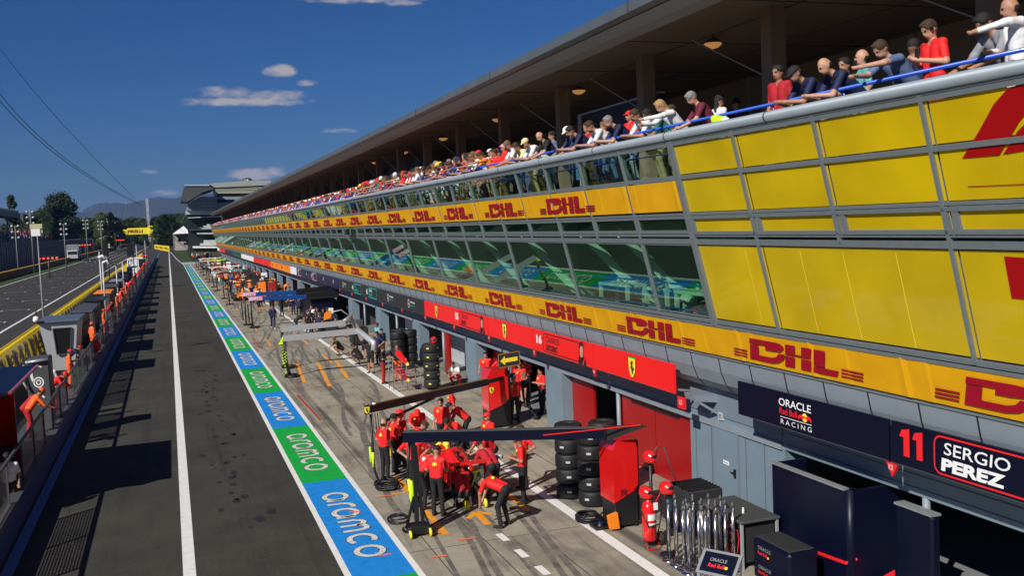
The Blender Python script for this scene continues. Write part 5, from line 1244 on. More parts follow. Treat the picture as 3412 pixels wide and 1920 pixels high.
for si, (x, y, nm) in enumerate(((9.62, 22.05, 'stack touching the red cabinet'), (9.38, 22.95, 'left stack by the red cabinet'), (10.25, 22.75, 'rear stack by the red cabinet'))):
    for k in range(5): tyre(tp_w, x, y, .02 + k * .385, 'white labelled black tyre, %s of the %s' % (ordn[k], nm), rr.random() * .8)
for k in range(5): tyre(tp_p, 13.0, 40.5, .02 + k * .385, 'dark tyre inside the red edged garage, %s of its stack' % ordn[k], 0)
for si, (x, y) in enumerate(((10.4, 47.3), (11.1, 47.6), (10.7, 48.4))):
    for k in range(5): tyre(tp_p, x, y, .02 + k * .385, 'dark wrapped tyre in the block of stacks by the black signs', 0, 'dark wrapped tyres stacked by the black signs')
def helmet_mb(c, m, rz=0, s=1):
    M_ = np.array([[math.cos(rz), -math.sin(rz), 0], [math.sin(rz), math.cos(rz), 0], [0, 0, 1]])
    me = surf_mesh('helmet', [('e', c, (.125 * s, .15 * s, .135 * s), 0, M_), ('e', tuple(np.array(c) + M_ @ np.array([0, .10 * s, -.05 * s])), (.085 * s, .07 * s, .07 * s), 0, M_), ('e', tuple(np.array(c) + M_ @ np.array([0, .125 * s, .02 * s])), (.08 * s, .035 * s, .035 * s), 1, M_)], .02, .03)
    me.materials.append(m); me.materials.append(m_black); return me
def mesh_obj(name, me, parent=None, loc=(0, 0, 0)):
    o = bpy.data.objects.new(name, me); COL.objects.link(o); o.location = loc
    if parent: o.parent = parent
    return o
o = mesh_obj('helmet', helmet_mb((0, 0, 0), m_redcar, R(160), 1.15), None, (10.55, 40.75, 2.16)); tag(o, 'red helmet resting on top of the yellow labelled tyre stack', 'helmet')

def f1_car(loc, rz, body, acc, label, wing=None):
    t = thing('racing_car', label, 'racing car')
    P = [('c', (0, 2.62, .22), (0, 1.25, .44), .08, .17, 0), ('c', (0, 1.25, .42), (0, .15, .46), .19, .27, 0), ('c', (0, -.45, .62), (0, -.95, .72), .14, .16, 0), ('c', (0, -.75, .55), (0, -2.1, .42), .24, .09, 0), ('c', (0, -1.0, .80), (0, -2.0, .58), .05, .03, 0)]
    for s in (-1, 1): P += [('c', (s * .52, .25, .40), (s * .42, -1.3, .32), .22, .12, 0), ('c', (s * .50, -.2, .22), (s * .45, -1.8, .2), .16, .08, 1), ('c', (s * .2, 2.2, .30), (s * .2, 1.9, .32), .05, .05, 2)]
    P += [('e', (0, .35, .72), (.14, .16, .16), 2), ('e', (0, -.55, .90), (.10, .14, .08), 2)]
    me = surf_mesh('body', P, .035, .06); 
    for m in (body, m_black, acc): me.materials.append(m)
    o = mesh_obj('body', me, t)
    b = MB(); b.box(-.75, .75, -2.2, 1.1, .05, .10, m_black); b.build('floor', t)
    b = MB(); b.prism([(-.95, 2.55, .10), (-.95, 3.0, .06), (-.95, 3.0, .10), (-.95, 2.55, .22)], (1.9, 0, 0), body); b.box(-.98, -.94, 2.4, 3.0, .05, .35, acc); b.box(.94, .98, 2.4, 3.0, .05, .35, acc); b.build('front_wing', t)
    b = MB(); b.prism([(-.52, -2.75, .82), (-.52, -2.35, .74), (-.52, -2.35, .79), (-.52, -2.75, .92)], (1.04, 0, 0), wing or body); b.box(-.55, -.52, -2.8, -2.25, .35, .95, body); b.box(.52, .55, -2.8, -2.25, .35, .95, body); b.bar((0, -2.3, .3), (0, -2.5, .78), .05, .12, m_black); b.build('rear_wing', t)
    b = MB(); b.tube([(-.3, -.35, .80), (-.27, .3, .88), (0, .75, .85), (.27, .3, .88), (.3, -.35, .80)], .035, m_black, 8); b.tube([(0, .75, .85), (0, 1.0, .55)], .03, m_black, 8); b.build('halo', t)
    for s in (-1, 1):
        for y, wd in ((1.75, .30), (-1.75, .38)):
            b = MB(); x = s * .82; b.lathe([(.22, -wd / 2), (.33, -wd / 2), (.36, -wd / 2 + .04), (.36, wd / 2 - .04), (.33, wd / 2), (.22, wd / 2)], (x, y, .36), m_tyre, 28, 'x'); w_ = b.build('wheel', t)
            b = MB(); b.lathe([(0, s * (wd / 2 - .03)), (.22, s * (wd / 2 - .01)), (.23, -s * wd / 2)], (x, y, .36), m_dgrey, 20, 'x'); b.build('rim', w_)
    place(t, loc, rz); return t
f1_car((6.85, 26.2, .22), 0, m_redcar, m_shield, 'red racing car with yellow details jacked up among the red shirted crew')
f1_car((10.6, 33.5, .1), R(-90), m_redcar, m_shield, 'second red racing car half inside the red garage') if False else None
for (x, y, bm, am, lab) in ((7.0, 107, m_oranget, m_black, 'orange racing car parked in its pit box far down the lane'), (6.9, 156, m_matte, m_hi, 'black racing car with yellow details far down the lane'), (6.9, 204, m_teal, m_signwhite, 'teal racing car at the far end of the pit boxes')): f1_car((x, y, .0), 0, bm, am, lab)
def coil(b, c, r, m, n=3, rr_=.02):
    for k in range(n):
        a0 = random.Random(k + int(c[1] * 10)).random() * .2; pts = [(c[0] + (r + a0 * .5) * math.cos(t_ * .35 + k), c[1] + (r * 1.1 + a0) * math.sin(t_ * .35 + k), c[2] + .02 + k * .035 + .01 * math.sin(t_)) for t_ in range(19)]
        b.tube(pts, rr_, m, 6)
# near overhead boom (red team)
t = thing('tyre_gun_boom', 'near black overhead boom reaching from the tall red cabinet over the car', 'boom', (9.5, 20.1, 0))
tip, root = Vector(AY(1015, 1100, 21.8)), Vector(AY(1520, 1092, 20.15)); end = Vector(AY(1622, 1077, 19.6))
b = MB(); b.bar(tip, root + Vector((.3, 0, 0)), .16, .24, m_navy); b.bar(tip + Vector((0, 0, .125)), root + Vector((.3, 0, .125)), .17, .02, m_dgrey)
b.prism([tuple(root + Vector((0, -.15, .14))), tuple(end + Vector((0, -.15, .06))), tuple(root + Vector((0, -.15, -.14)))], (0, .3, 0), m_black); b.bar(root + Vector((-1.5, 0, .14)), end + Vector((-.1, 0, .08)), .05, .015, m_redsign); b.build('beam', t)
b = MB(); p = Vector((5.02, 21.75, 0))
b.bar(p + Vector((0, 0, .15)), p + Vector((0, 0, 2.2)), .09, .11, m_black); b.bar(p + Vector((.14, -.05, .1)), p + Vector((.05, 0, 2.1)), .07, .08, m_black); b.bbox(4.80, 5.28, 21.55, 21.95, .06, .26, m_black, .03); b.bar((4.75, 21.7, .2), (4.98, 21.75, .9), .05, .05, m_black); b.bar((5.3, 21.7, .2), (5.06, 21.75, .9), .05, .05, m_black); b.build('stand', t)
for x in (4.80, 5.27): b = MB(); b.lathe([(0, -.02), (.10, -.02), (.10, .02), (0, .02)], (x, 21.5, .10), m_yrim, 14, 'x'); b.build('wheel', t)
b = MB(); pts = [AY(1030, 1110, 21.9), AY(1026, 1180, 21.9), AY(1030, 1240, 21.9), AY(1040, 1275, 21.85), (4.98, 21.85, .5)]; b.tube(pts, .032, m_black, 8); b.tube([AY(1028, 1206, 21.88), AY(1034, 1252, 21.88), AY(1038, 1268, 21.85)], .040, m_hi, 8); b.tube([AY(1034, 1210, 21.8), AY(1041, 1262, 21.8)], .034, m_hi, 8); coil(b, (4.62, 21.9, .35), .17, m_black); b.build('hose', t)
# far red-team boom
t = thing('tyre_gun_boom', 'farther black overhead boom with small yellow shield on its tip', 'boom', (10.4, 32.1, 0))
tip, root = Vector(AY(928, 1030, 26.3)), Vector(AY(1225, 962, 31.2)); end = Vector(AY(1292, 943, 32.3))
b = MB(); b.bar(tip, root, .14, .20, m_black); b.bar(root, end, .12, .12, m_black); b.bar(tip + Vector((0, 0, .11)), root + Vector((0, 0, .11)), .15, .02, mat('beam_edge', (.12, .08, .02), .5)); b.build('beam', t)
b = MB(); m1 = tip.lerp(root, .50); b.bar(m1 - Vector((0, 0, .1)), AY(965, 1062, 27.5), .06, .07, m_black); m2 = tip.lerp(root, .52); b.build('brace', t)
b = MB(); b.box(tip.x - .14, tip.x - .02, tip.y - .12, tip.y - .08, tip.z - .12, tip.z + .13, m_black); shield(b, Fr((tip.x - .08, tip.y - .12, tip.z - .1), (1, 0, 0), (0, 0, 1)), 0, 0, .2); b.lathe([(0, .05), (.05, .04), (.06, 0), (0, 0)], (tip.x + .15, tip.y, tip.z + .12), m_signwhite, 10); b.build('end_plate', t)
b = MB(); hx = Vector((4.93, 26.2, 0)); b.tube([(4.93, 26.3, 2.05), (4.93, 26.25, 1.0), (4.94, 26.2, .5), (5.02, 26.15, .2), (5.15, 26.1, .05)], .035, m_black, 8); b.tube([(4.86, 26.3, 1.15), (4.86, 26.26, .72)], .03, m_hi, 8); b.tube([(4.92, 26.24, 1.0), (4.92, 26.22, .6)], .04, m_hi, 8)
for k in range(3): b.tube([(5.0 + k * .07, 26.4, 2.05), (5.02 + k * .07, 26.4, 1.5), (5.06 + k * .08, 26.4, 1.42), (5.1 + k * .07, 26.4, 1.6), (5.06 + k * .07, 26.4, 2.05)], .008, m_black, 5)
coil(b, (5.22, 26.05, 0), .26, m_black, 5); b.build('hose', t)
def cabinet(x, y, w_, d_, h, label, shield_=False, rz=0):
    t = thing('red_cabinet', label, 'cabinet', (x, y, 0))
    b = MB(); c = .12
    poly = [(-w_ / 2, .62), (-w_ / 2, h - .22), (-w_ / 2 + c, h), (w_ / 2 - .05, h), (w_ / 2, h - .22), (w_ / 2, 1.0), (w_ / 2 - .12, .85)]
    b.prism([(x + a, y - d_ / 2, z) for a, z in poly][::-1], (0, d_, 0), m_redcar); b.build('upper_shell', t)
    b = MB(); b.bbox(x - w_ / 2 + .015, x + w_ / 2 - .015, y - d_ / 2 + .02, y + d_ / 2 - .02, .06, .98, m_black, .03); b.bbox(x + w_ / 2 - .02, x + w_ / 2 + .10, y - d_ / 2 + .1, y + d_ / 2, .1, h - .05, m_black, .03); b.build('base', t)
    for dx in (-.25, .25):
        for dy in (-.3, .3): b = MB(); b.lathe([(0, -.02), (.05, -.02), (.05, .02), (0, .02)], (x + dx, y + dy, .05), m_black, 10, 'x'); b.build('castor', t)
    if shield_:
        b = MB(); shield(b, Fr((x - w_ / 2 + .12, y - d_ / 2 - .012, 1.25), (1, 0, 0), (0, 0, 1)), 0, 0, .22); b.build('emblem', t)
    else:
        b = MB(); b.box(x - .14, x + .02, y - d_ / 2 - .006, y - d_ / 2, .78, .92, mat('panel_line', (.2, .004, .004), .5)); b.build('vent', t)
    return t
cabinet(9.55, 20.35, .62, .75, 2.06, 'tall red cabinet with black base in the foreground beside the tyre stacks')
cabinet(10.45, 32.2, .74, .8, 2.05, 'tall red cabinet with a yellow shield under the far boom', True)
t = thing('boom_hose', 'black coiled air hose lying on the white line by the near red cabinet', 'hose', (9.2, 20.9, 0)); b = MB(); coil(b, (8.98, 20.95, 0), .22, m_black, 5); b.tube([(9.1, 20.8, .06), (9.3, 20.6, .3), (9.4, 20.4, .5)], .02, m_black, 6); b.build('coil', t)
b = MB(); b.bbox(8.82, 9.22, 20.1, 20.5, .0, .07, m_black, .01); b.lathe([(0, .16), (.1, .12), (.15, 0)], (9.02, 20.3, .06), m_navy, 12); b.build('hose_reel', t)
t = thing('wheel_chock', 'bright orange wheel chock leaning at the foot of the near red cabinet', 'chock', (9.15, 19.95, 0)); b = MB(); b.prism([(9.10, 19.9, .05), (9.32, 19.9, .05), (9.28, 19.9, .42), (9.05, 19.9, .36)], (0, .12, 0), m_oranget); b.bar((9.1, 19.89, .1), (9.26, 19.89, .36), .03, .03, m_marsh) if False else None; b.build('wedge', t)
t = thing('car_jack', 'low jack trolley with bright yellow wheels behind the red car', 'jack', (6.85, 23.1, 0)); b = MB(); b.tube([(6.7, 23.0, .1), (6.8, 23.4, .5), (6.9, 23.9, .35)], .03, m_alu, 6); b.tube([(7.05, 23.0, .1), (6.95, 23.4, .5)], .03, m_alu, 6); b.tube([(6.87, 23.4, .5), (6.87, 22.95, .95), (6.75, 22.9, 1.0), (7.0, 22.9, 1.0)], .02, m_hi, 6); b.build('frame', t)
for x in (6.62, 7.1): b = MB(); b.lathe([(0, -.03), (.12, -.03), (.12, .03), (0, .03)], (x, 23.05, .12), m_yrim, 16, 'x'); b.build('wheel', t)
for (x0, y0, x1, y1) in ((5.2, 22.0, 6.6, 23.5), (5.5, 26.3, 6.3, 27.6)):
    t = thing('air_line', 'black air line lying across the pit box ' + ('beside the jack' if y0 < 24 else 'by the far hose coil'), 'hose', (x0, y0, 0)); b = MB(); b.tube([(x0, y0, .02), ((x0 + x1) / 2 + .1, (y0 + y1) / 2, .02), (x1, y1, .02)], .018, m_black, 6); b.build('line', t)
t = thing('wheel_gun', 'pale grey wheel gun on a stand beside the red car', 'tool', (7.9, 24.6, 0)); b = MB(); b.tube([(7.9, 24.6, .9), (8.05, 24.4, .9)], .06, m_alu, 8); b.bar((7.95, 24.55, 0), (7.95, 24.55, .9), .05, .05, m_black); b.build('body', t)
# extinguisher on its trolley
t = thing('fire_extinguisher', 'big red wheeled fire extinguisher with white label beside the chrome posts', 'fire extinguisher', (9.45, 18.6, 0)); x, y = 9.42, 18.62
b = MB(); b.lathe([(0, .14), (.13, .15), (.155, .2), (.155, .88), (.12, .98), (.05, 1.03), (.05, 1.08), (0, 1.08)], (x, y, 0), m_redcar, 22); b.build('cylinder', t)
b = MB(); b.tube([(x + .12, y - .1, 1.0), (x + .3, y - .05, 1.22), (x + .42, y, 1.12), (x + .32, y + .05, .6), (x + .2, y + .05, .15)], .014, m_redcar, 6); b.tube([(x - .15, y - .14, .12), (x - .15, y - .2, .02), (x + .1, y - .24, .02), (x + .14, y - .14, .12)], .014, m_redcar, 6); b.build('frame', t)
b = MB(); b.lathe([(.05, -.04), (.145, -.04), (.15, 0), (.145, .04), (.05, .04)], (x + .28, y + .02, .15), m_tyre, 18, 'x'); b.lathe([(0, -.045), (.05, -.045), (.05, .045), (0, .045)], (x + .28, y + .02, .15), m_redcar, 12, 'x'); b.build('wheel', t)
b = MB(); b.tube([(x, y - .1, 1.02), (x + .2, y - .2, .9), (x + .14, y - .22, .55), (x - .1, y - .17, .5), (x - .17, y, .8)], .02, m_black, 7); b.build('hose', t)
b = MB()
for k in range(6):
    a0, a1 = R(235 + k * 12), R(247 + k * 12); r_ = .158
    for z0, z1 in ((.50, .56), (.62, .76)): b.add([(x + r_ * math.cos(a0), y + r_ * math.sin(a0), z0), (x + r_ * math.cos(a1), y + r_ * math.sin(a1), z0), (x + r_ * math.cos(a1), y + r_ * math.sin(a1), z1), (x + r_ * math.cos(a0), y + r_ * math.sin(a0), z1)], [(0, 1, 2, 3)], m_signwhite)
b.box(x + .02, x + .12, y - .20, y - .19, .86, 1.02, m_signwhite); b.build('label_patch', t)
for (x, y, z, lab) in ((9.62, 18.9, 1.9, 'red helmet on the taller stand in front of the red garage door'), (9.50, 17.95, 1.46, 'red and black helmet with dark visor on the stand among the chrome posts'), (9.38, 18.66, 1.20, 'red helmet hung on top of the fire extinguisher')):
    o = mesh_obj('helmet', helmet_mb((0, 0, 0), m_redcar, R(200), 1.1), None, (x, y, z)); tag(o, lab, 'helmet')
for (x, y, z, lab) in ((9.66, 18.95, 1.85, 'slim black stand carrying the higher red helmet'), (9.54, 18.0, 1.36, 'black equipment stand with small screen carrying the lower helmet')):
    t = thing('helmet_stand', lab, 'stand', (x, y, 0)); b = MB(); b.tube([(x, y, 0), (x, y, z)], .04, m_black, 8); b.lathe([(0, 0), (.2, 0), (.18, .03), (0, .04)], (x, y, 0), m_black, 16)
    if z < 1.5: b.bbox(x - .1, x + .1, y - .08, y + .06, .8, 1.32, m_black, .02); b.box(x - .07, x + .07, y - .085, y - .08, .95, 1.22, mat('screen_teal', (.02, .06, .09), .2))
    b.build('post', t)
    if z > 1.5: b = MB(); b.tube([(x, y, 1.8), (x + .18, y, 2.08), (x + .35, y, 2.05), (x + .6, y - .1, 1.2)], .014, m_dgrey, 6); b.build('arm', t)
# chrome queue posts
sp_ = None; rr = random.Random(4); n = 0
for i in range(26):
    x = 9.42 + (i % 7) * .15 + rr.uniform(-.04, .04); y = 17.75 - (i // 7) * .30 + rr.uniform(-.06, .06) - (i % 7) * .08
    if sp_ is None:
        t = thing('queue_post', 'p', 'post'); b = MB(); b.lathe([(0, .05), (.06, .04), (.15, .02), (.155, 0)], (0, 0, 0), m_chrome, 20); b.build('base', t); b = MB(); b.tube([(0, 0, .03), (0, 0, 1.22)], .032, m_chrome, 12); b.build('pole', t); b = MB(); b.lathe([(0, .10), (.032, .05), (.036, 0), (.0, 0)], (0, 0, 1.18), m_dgrey, 12); b.build('cap', t); sp_ = t; o = t
    else: o = dup(sp_)
    place(o, (x, y, 0), rr.random() * 3, 'chrome queue post crowded together between extinguisher and black work table', 1 + .12 * rr.random(), 'chrome queue posts'); n += 1
t = thing('dark_crate', 'black ribbed crate against the grey wall behind the chrome posts', 'crate', (10.9, 19.3, 0)); b = MB(); b.bbox(10.45, 11.35, 18.75, 19.75, 0, 1.02, m_matte, .03)
for k in range(7): b.box(10.5, 11.3, 18.8 + k * .13, 18.84 + k * .13, 1.02, 1.05, m_black)
b.build('body', t)
t = thing('work_table', 'black work table with aluminium edges and legs in front of the grey wall', 'table', (10.85, 17.35, 0))
b = MB(); b.bbox(10.38, 11.30, 16.5, 18.2, .94, 1.0, m_dgrey, .015); b.box(10.42, 11.26, 16.55, 17.33, 1.0, 1.004, mat('rubber_top', (.05, .05, .045), .7)); b.box(10.42, 11.26, 17.37, 18.15, 1.0, 1.004, mat('rubber_top', (.05, .05, .045), .7)); b.build('tabletop', t)
for x in (10.42, 11.24):
    for y in (16.55, 17.35, 18.14): b = MB(); b.box(x - .025, x + .025, y - .025, y + .025, 0, .94, m_alu); b.build('leg', t)
b = MB(); b.box(10.47, 11.2, 16.6, 18.1, .12, .9, m_matte); b.box(10.44, 10.46, 16.58, 18.1, .1, .13, m_alu); b.build('cabinet_box', t)
b = MB(); f_ = Fr((10.395, 17.12, .12), (0, -1, 0), (0, 0, 1)); pts = [(.08, .62), (.22, .70), (.46, .66), (.50, .50), (.44, .22), (.26, .02), (.08, .24), (.02, .46)]
shape(b, f_, pts, m_navy, .003); stroke(b, f_, pts, .03, m_oranget if False else m_pocket, .006, True)
bull(b, f_, .17, .52, .11); bull(b, f_, .38, .52, .11, -1); shape(b, f_, arc(0, 0, .03, .03, 0, 360, 10), m_shield, .014, 1, .275, .555); text(b, f_, 'Red Bull', .20, .46, .04, m_pocket, .008); text(b, f_, 'TOP', .20, .36, .06, m_grey, .008)
for k in range(3): stroke(b, f_, [(.16, .30 - k * .07), (.27, .22 - k * .07), (.38, .31 - k * .07)], .022, m_pocket, .008)
b.build('emblem_board', t)
t = thing('figurine', 'tiny white figurine standing on the black work table', 'figurine', (10.75, 17.0, 1.0)); b = MB(); b.lathe([(0, .12), (.02, .11), (.022, .09), (.012, .08), (.03, .06), (.02, .03), (.035, 0), (0, 0)], (10.75, 17.0, 1.004), m_signwhite, 10); b.build('body', t)
t = thing('equipment_case', 'navy equipment case with two red and white team logos beside the work table', 'case', (10.75, 15.55, 0)); b = MB(); b.bbox(10.40, 11.05, 14.95, 16.15, .02, .82, m_navy, .05); b.bbox(10.44, 11.0, 15.0, 16.1, .82, .86, m_matte, .02); b.build('body', t)
for z in (.52, .14): b = MB(); f_ = Fr((10.395, 15.95, z), (0, -1, 0), (0, 0, 1)); text(b, f_, 'ORACLE', 0, .12, .07, m_grey, .003, width=.42); text(b, f_, 'Red Bull', 0, .02, .065, m_pocket, .003, .03, width=.30); bull(b, f_, .30, .0, .08); shape(b, f_, arc(0, 0, .025, .025, 0, 360, 10), m_shield, .018, 1, .36, .04); b.build('logo', t)
t = thing('console_sign', 'tilted silver framed board with navy face and team logo at the bottom edge', 'sign', (9.2, 15.3, 0)); O = Vector((8.72, 15.45, .62)); Rv = Vector((.52, -.85, 0)).normalized(); Uv = Vector((.62, .38, .68)).normalized(); f_ = Fr(O, Rv, Uv)
b = MB(); b.prism([f_.p(0, 0, -.03), f_.p(.78, 0, -.03), f_.p(.78, .5, -.03), f_.p(0, .5, -.03)], f_.N * .03, m_grey); b.add([f_.p(.06, .05, .004), f_.p(.72, .05, .004), f_.p(.72, .45, .004), f_.p(.06, .45, .004)], [(0, 1, 2, 3)], m_navy); text(b, f_, 'ORACLE', .2, .27, .07, m_grey, .007, width=.34); text(b, f_, 'Red Bull', .2, .15, .08, m_pocket, .007, .03, width=.32); shape(b, f_, arc(0, 0, .03, .03, 0, 360, 10), m_shield, .01, 1, .56, .18); b.build('board', t)
for a in (.04, .74):
    for c in (.04, .46): q = f_.p(a, c, -.03); b = MB(); b.bar(q, (q.x, q.y, 0), .04, .04, m_alu); b.build('leg', t)
# navy garage panels with red line
t = thing('garage_screen', 'large navy screen wall with rounded edge and thin red line in front of the garage', 'screen', (11.6, 15.7, 0)); b = MB(); b.box(11.40, 11.46, 14.62, 16.9, 0, 2.0, m_navy); b.tube([(11.52, 14.62, 0), (11.52, 14.62, 2.0)], .12, m_navy, 16); b.box(11.46, 12.2, 16.84, 16.9, 0, 2.0, m_navy); b.box(11.5, 12.9, 14.5, 14.56, 0, 2.0, m_navy)
b.build('panel', t)
b = MB(); b.bar((11.42, 16.92, 2.01), (11.42, 14.6, 2.01), .12, .04, m_grey); b.build('top_rail', t)
b = MB(); b.bar(AX(2058, 1392, 11.385), AX(2128, 1418, 11.385), .012, .06, m_pocket); b.bar(AX(2128, 1418, 11.385), (11.55, 14.49, .72), .012, .05, m_pocket); b.build('stripe', t)
t = thing('garage_screen', 'narrow navy screen beside the dark garage opening, nearer the right edge', 'screen', (12.0, 13.4, 0)); b = MB(); b.bbox(11.95, 12.15, 13.05, 13.95, 0, 1.84, m_navy, .04); b.box(11.93, 12.15, 13.05, 13.95, 1.84, 1.88, m_grey); b.build('panel', t)
b = MB(); b.prism([(11.93, 13.97, .62), (11.93, 14.25, .42), (11.93, 14.0, .05), (11.93, 13.95, .05)], (.02, 0, 0), m_pocket); b.build('stripe', t)
t = thing('arrow_board', 'black board with yellow arrow hung above the second red garage', 'sign', (10.6, 31.4, 2.3)); c_ = Vector(AY(1282, 908, 31.5)); f_ = Fr(c_ - Vector((.42, 0, .24)), (1, .1, .06), (0, 0, 1))
b = MB(); b.prism([f_.p(0, 0), f_.p(.84, 0), f_.p(.84, .5), f_.p(0, .5)], -f_.N * .04, m_matte); rrect(b, f_, .02, .82, .02, .48, .04, .02, mat('gold_edge', (.45, .25, .05), .5), .004); shape(b, f_, [(.08, .24), (.26, .40), (.26, .31), (.74, .31), (.74, .17), (.26, .17), (.26, .08)], m_shield, .008); b.bar(f_.p(.42, 0), f_.p(.42, -.9), .03, .03, m_black); b.build('board', t)
# nose cone trolley
t = thing('nose_rack', 'wire trolley carrying two red nose cones with yellow tips beside the tyre stack', 'trolley', (9.3, 41.4, 0)); b = MB()
for x in (8.75, 9.35, 9.95):
    for y in (41.0, 41.9): b.tube([(x, y, .08), (x, y, 1.45 if x < 9.5 else 1.0)], .018, m_grey, 6)
for z in (.25, .75, 1.0): b.tube([(8.75, 41.0, z), (9.95, 41.0, z), (9.95, 41.9, z), (8.75, 41.9, z), (8.75, 41.0, z)], .015, m_grey, 6)
for k in range(9): b.bar((8.8 + k * .13, 41.0, .25), (8.8 + k * .13, 41.0, .98), .015, .015, m_redcar if k % 2 else m_grey)
b.build('frame', t)
for k, z in enumerate((1.35, .65)):
    me = surf_mesh('nose_cone', [('c', (9.15, 41.6, z + .25), (9.35, 40.9, z - .12), .15, .09, 0), ('c', (9.35, 40.9, z - .12), (9.38, 40.8, z - .17), .085, .06, 1)], .03); me.materials.append(m_redcar if k == 0 else mat('dark_red', (.3, .01, .02), .3)); me.materials.append(m_shield)
    o = mesh_obj('nose_cone', me, None); o.parent = t; o.location = -t.location; o.location.z = 0
# silver booms of the next team
for i, (tp_, jt, y) in enumerate((((712, 852), (900, 833), 48.3), ((706, 829), (868, 812), 51.5))):
    t = thing('silver_boom', ('near' if i == 0 else 'far') + ' silver overhead boom of the black clad team' + (' with bright yellow end plate' if i == 0 else ''), 'boom', AY(*jt, y)); b = MB(); a_, c_ = Vector(AY(*tp_, y)), Vector(AY(*jt, y)); b.bar(a_, c_, .24, .28, m_alu); b.tube([c_ + Vector((0, 0, .05)), c_ + Vector((.5, -1.5 if i == 0 else 1.0, -.5 if i == 0 else .3)), Vector(AY(940, 882, y - 1.5)) if i == 0 else c_ + Vector((.9, 0, -1))], .15, m_alu, 8); b.build('beam', t)
    if i == 0:
        b = MB(); p, q = Vector(AY(700, 868, y)), Vector(AY(716, 848, y)); b.prism([p, p + Vector((.32, 0, .02)), q + Vector((.16, 0, .03)), q - Vector((.10, 0, 0))], (0, .05, 0), m_hi); b.build('end_plate', t)
    b = MB(); yb = y - .1; pts = [tuple(a_ + Vector((0, 0, -.05))), (a_.x + .02, y, 1.0), (a_.x + .08, y - .1, .4), (a_.x + .2, y - .1, .06)]; 
    for k in range(3): b.tube([(p[0] + k * .05, p[1], p[2]) for p in pts], .028, m_black, 6)
    for k in range(14): z = .25 + k * .075; b.lathe([(.05, 0), (.05, .035)], (a_.x + .04 + (k % 2) * .06, y - .02, z), m_hi, 8)
    coil(b, (a_.x + .3, y, 0), .28, m_black, 4); b.build('hose', t)
t = thing('lamp_bracket', 'orange bracket with silver arms clamped on the far silver boom', 'bracket', AY(820, 800, 51.4)); b = MB(); p = Vector(AY(815, 806, 51.3)); b.prism([p, p + Vector((.35, 0, .1)), p + Vector((.45, 0, .42)), p + Vector((.2, 0, .45)), p + Vector((.05, 0, .3))], (0, .15, 0), m_oranget); b.tube([p + Vector((.4, 0, .4)), Vector(AY(858, 780, 51.4)), Vector(AY(900, 812, 51.4))], .03, m_lgrey, 6); b.build('arm', t)
# blue and pink booms
for i, (tp_, jt, y) in enumerate((((627, 753), (770, 746), 75.0), ((611, 742), (745, 736), 77.5))):
    a_, c_ = Vector(AY(*tp_, y)), Vector(AY(*jt, y)); t = thing('blue_boom', ('near' if i == 0 else 'far') + ' one of the paired blue overhead booms with pink tips', 'boom', tuple(c_)); b = MB(); b.bar(a_, c_, .26, .28, m_alpine); b.build('beam', t)
    b = MB(); b.bar(a_ - Vector((.05, .02, -.02)), a_ + Vector((.95, -.02, .02)), .28, .29, m_pink); text(b, Fr(tuple(a_ + Vector((.05, -.19, -.1))), (1, 0, 0), (0, 0, 1)), 'BWT', 0, 0, .2, m_signwhite, .01); b.build('tip', t)
    b = MB(); b.bar(c_, c_ + Vector((2.6, .3, .1)), .35, .5, m_black); b.build('housing', t)
    b = MB(); b.tube([tuple(a_ + Vector((.1, 0, -.1))), (a_.x + .1, y, 1.0), (a_.x + .12, y, .1)], .06, m_black, 6); b.tube([(a_.x - .15, y, 1.8), (a_.x - .1, y, .4)], .05, m_navy2, 6); coil(b, (a_.x + .25, y - .3, 0), .3, m_black, 3, .03); b.build('hose', t)
t = thing('garage_block', 'large dark navy cabinet block behind the blue booms', 'cabinet', (10.8, 78, 0)); b = MB(); b.bbox(9.9, 11.6, 74.5, 80, 0, 1.9, m_navy, .06); b.box(9.6, 11.9, 74.2, 80.4, 1.9, 2.0, m_black); b.build('body', t)
# simple booms and blocks for the far boxes
def far_boom(y, m, lab):
    t = thing('overhead_boom', lab, 'boom', (9.5, y, 0)); b = MB(); b.bar((5.4, y, 2.1), (9.8, y, 2.2), .12, .14, m); b.build('beam', t)
    b = MB(); b.tube([(5.3, y, 2.1), (5.3, y, 1.0), (5.35, y - .1, .08)], .06, m_black, 6); b.bbox(5.0, 5.7, y - .3, y + .2, 0, .12, m_black, .02); b.build('hose', t)
    b = MB(); b.bbox(9.6, 10.1, y - .3, y + .3, 0, 2.1, m_matte, .05); b.build('cabinet', t)
for y, m, lab in ((100.5, m_matte, 'black overhead boom, nearest of the orange team'), (110, m_black, 'second black overhead boom among the orange team'), (126, m_matte, 'plain black overhead boom beyond the orange team'), (135, m_teal, 'teal overhead boom beyond the black one'), (150, m_signwhite, 'white overhead boom in the far boxes'), (160, m_matte, 'black overhead boom behind the white one'), (176, mat('racing_green', (.0, .10, .08), .4), 'dark green overhead boom in the far boxes'), (188, m_hi, 'yellow green overhead boom in the far boxes'), (204, m_signwhite, 'farther white overhead boom near the last garages'), (220, m_navy, 'navy overhead boom near the last garages')): far_boom(y, m, lab)
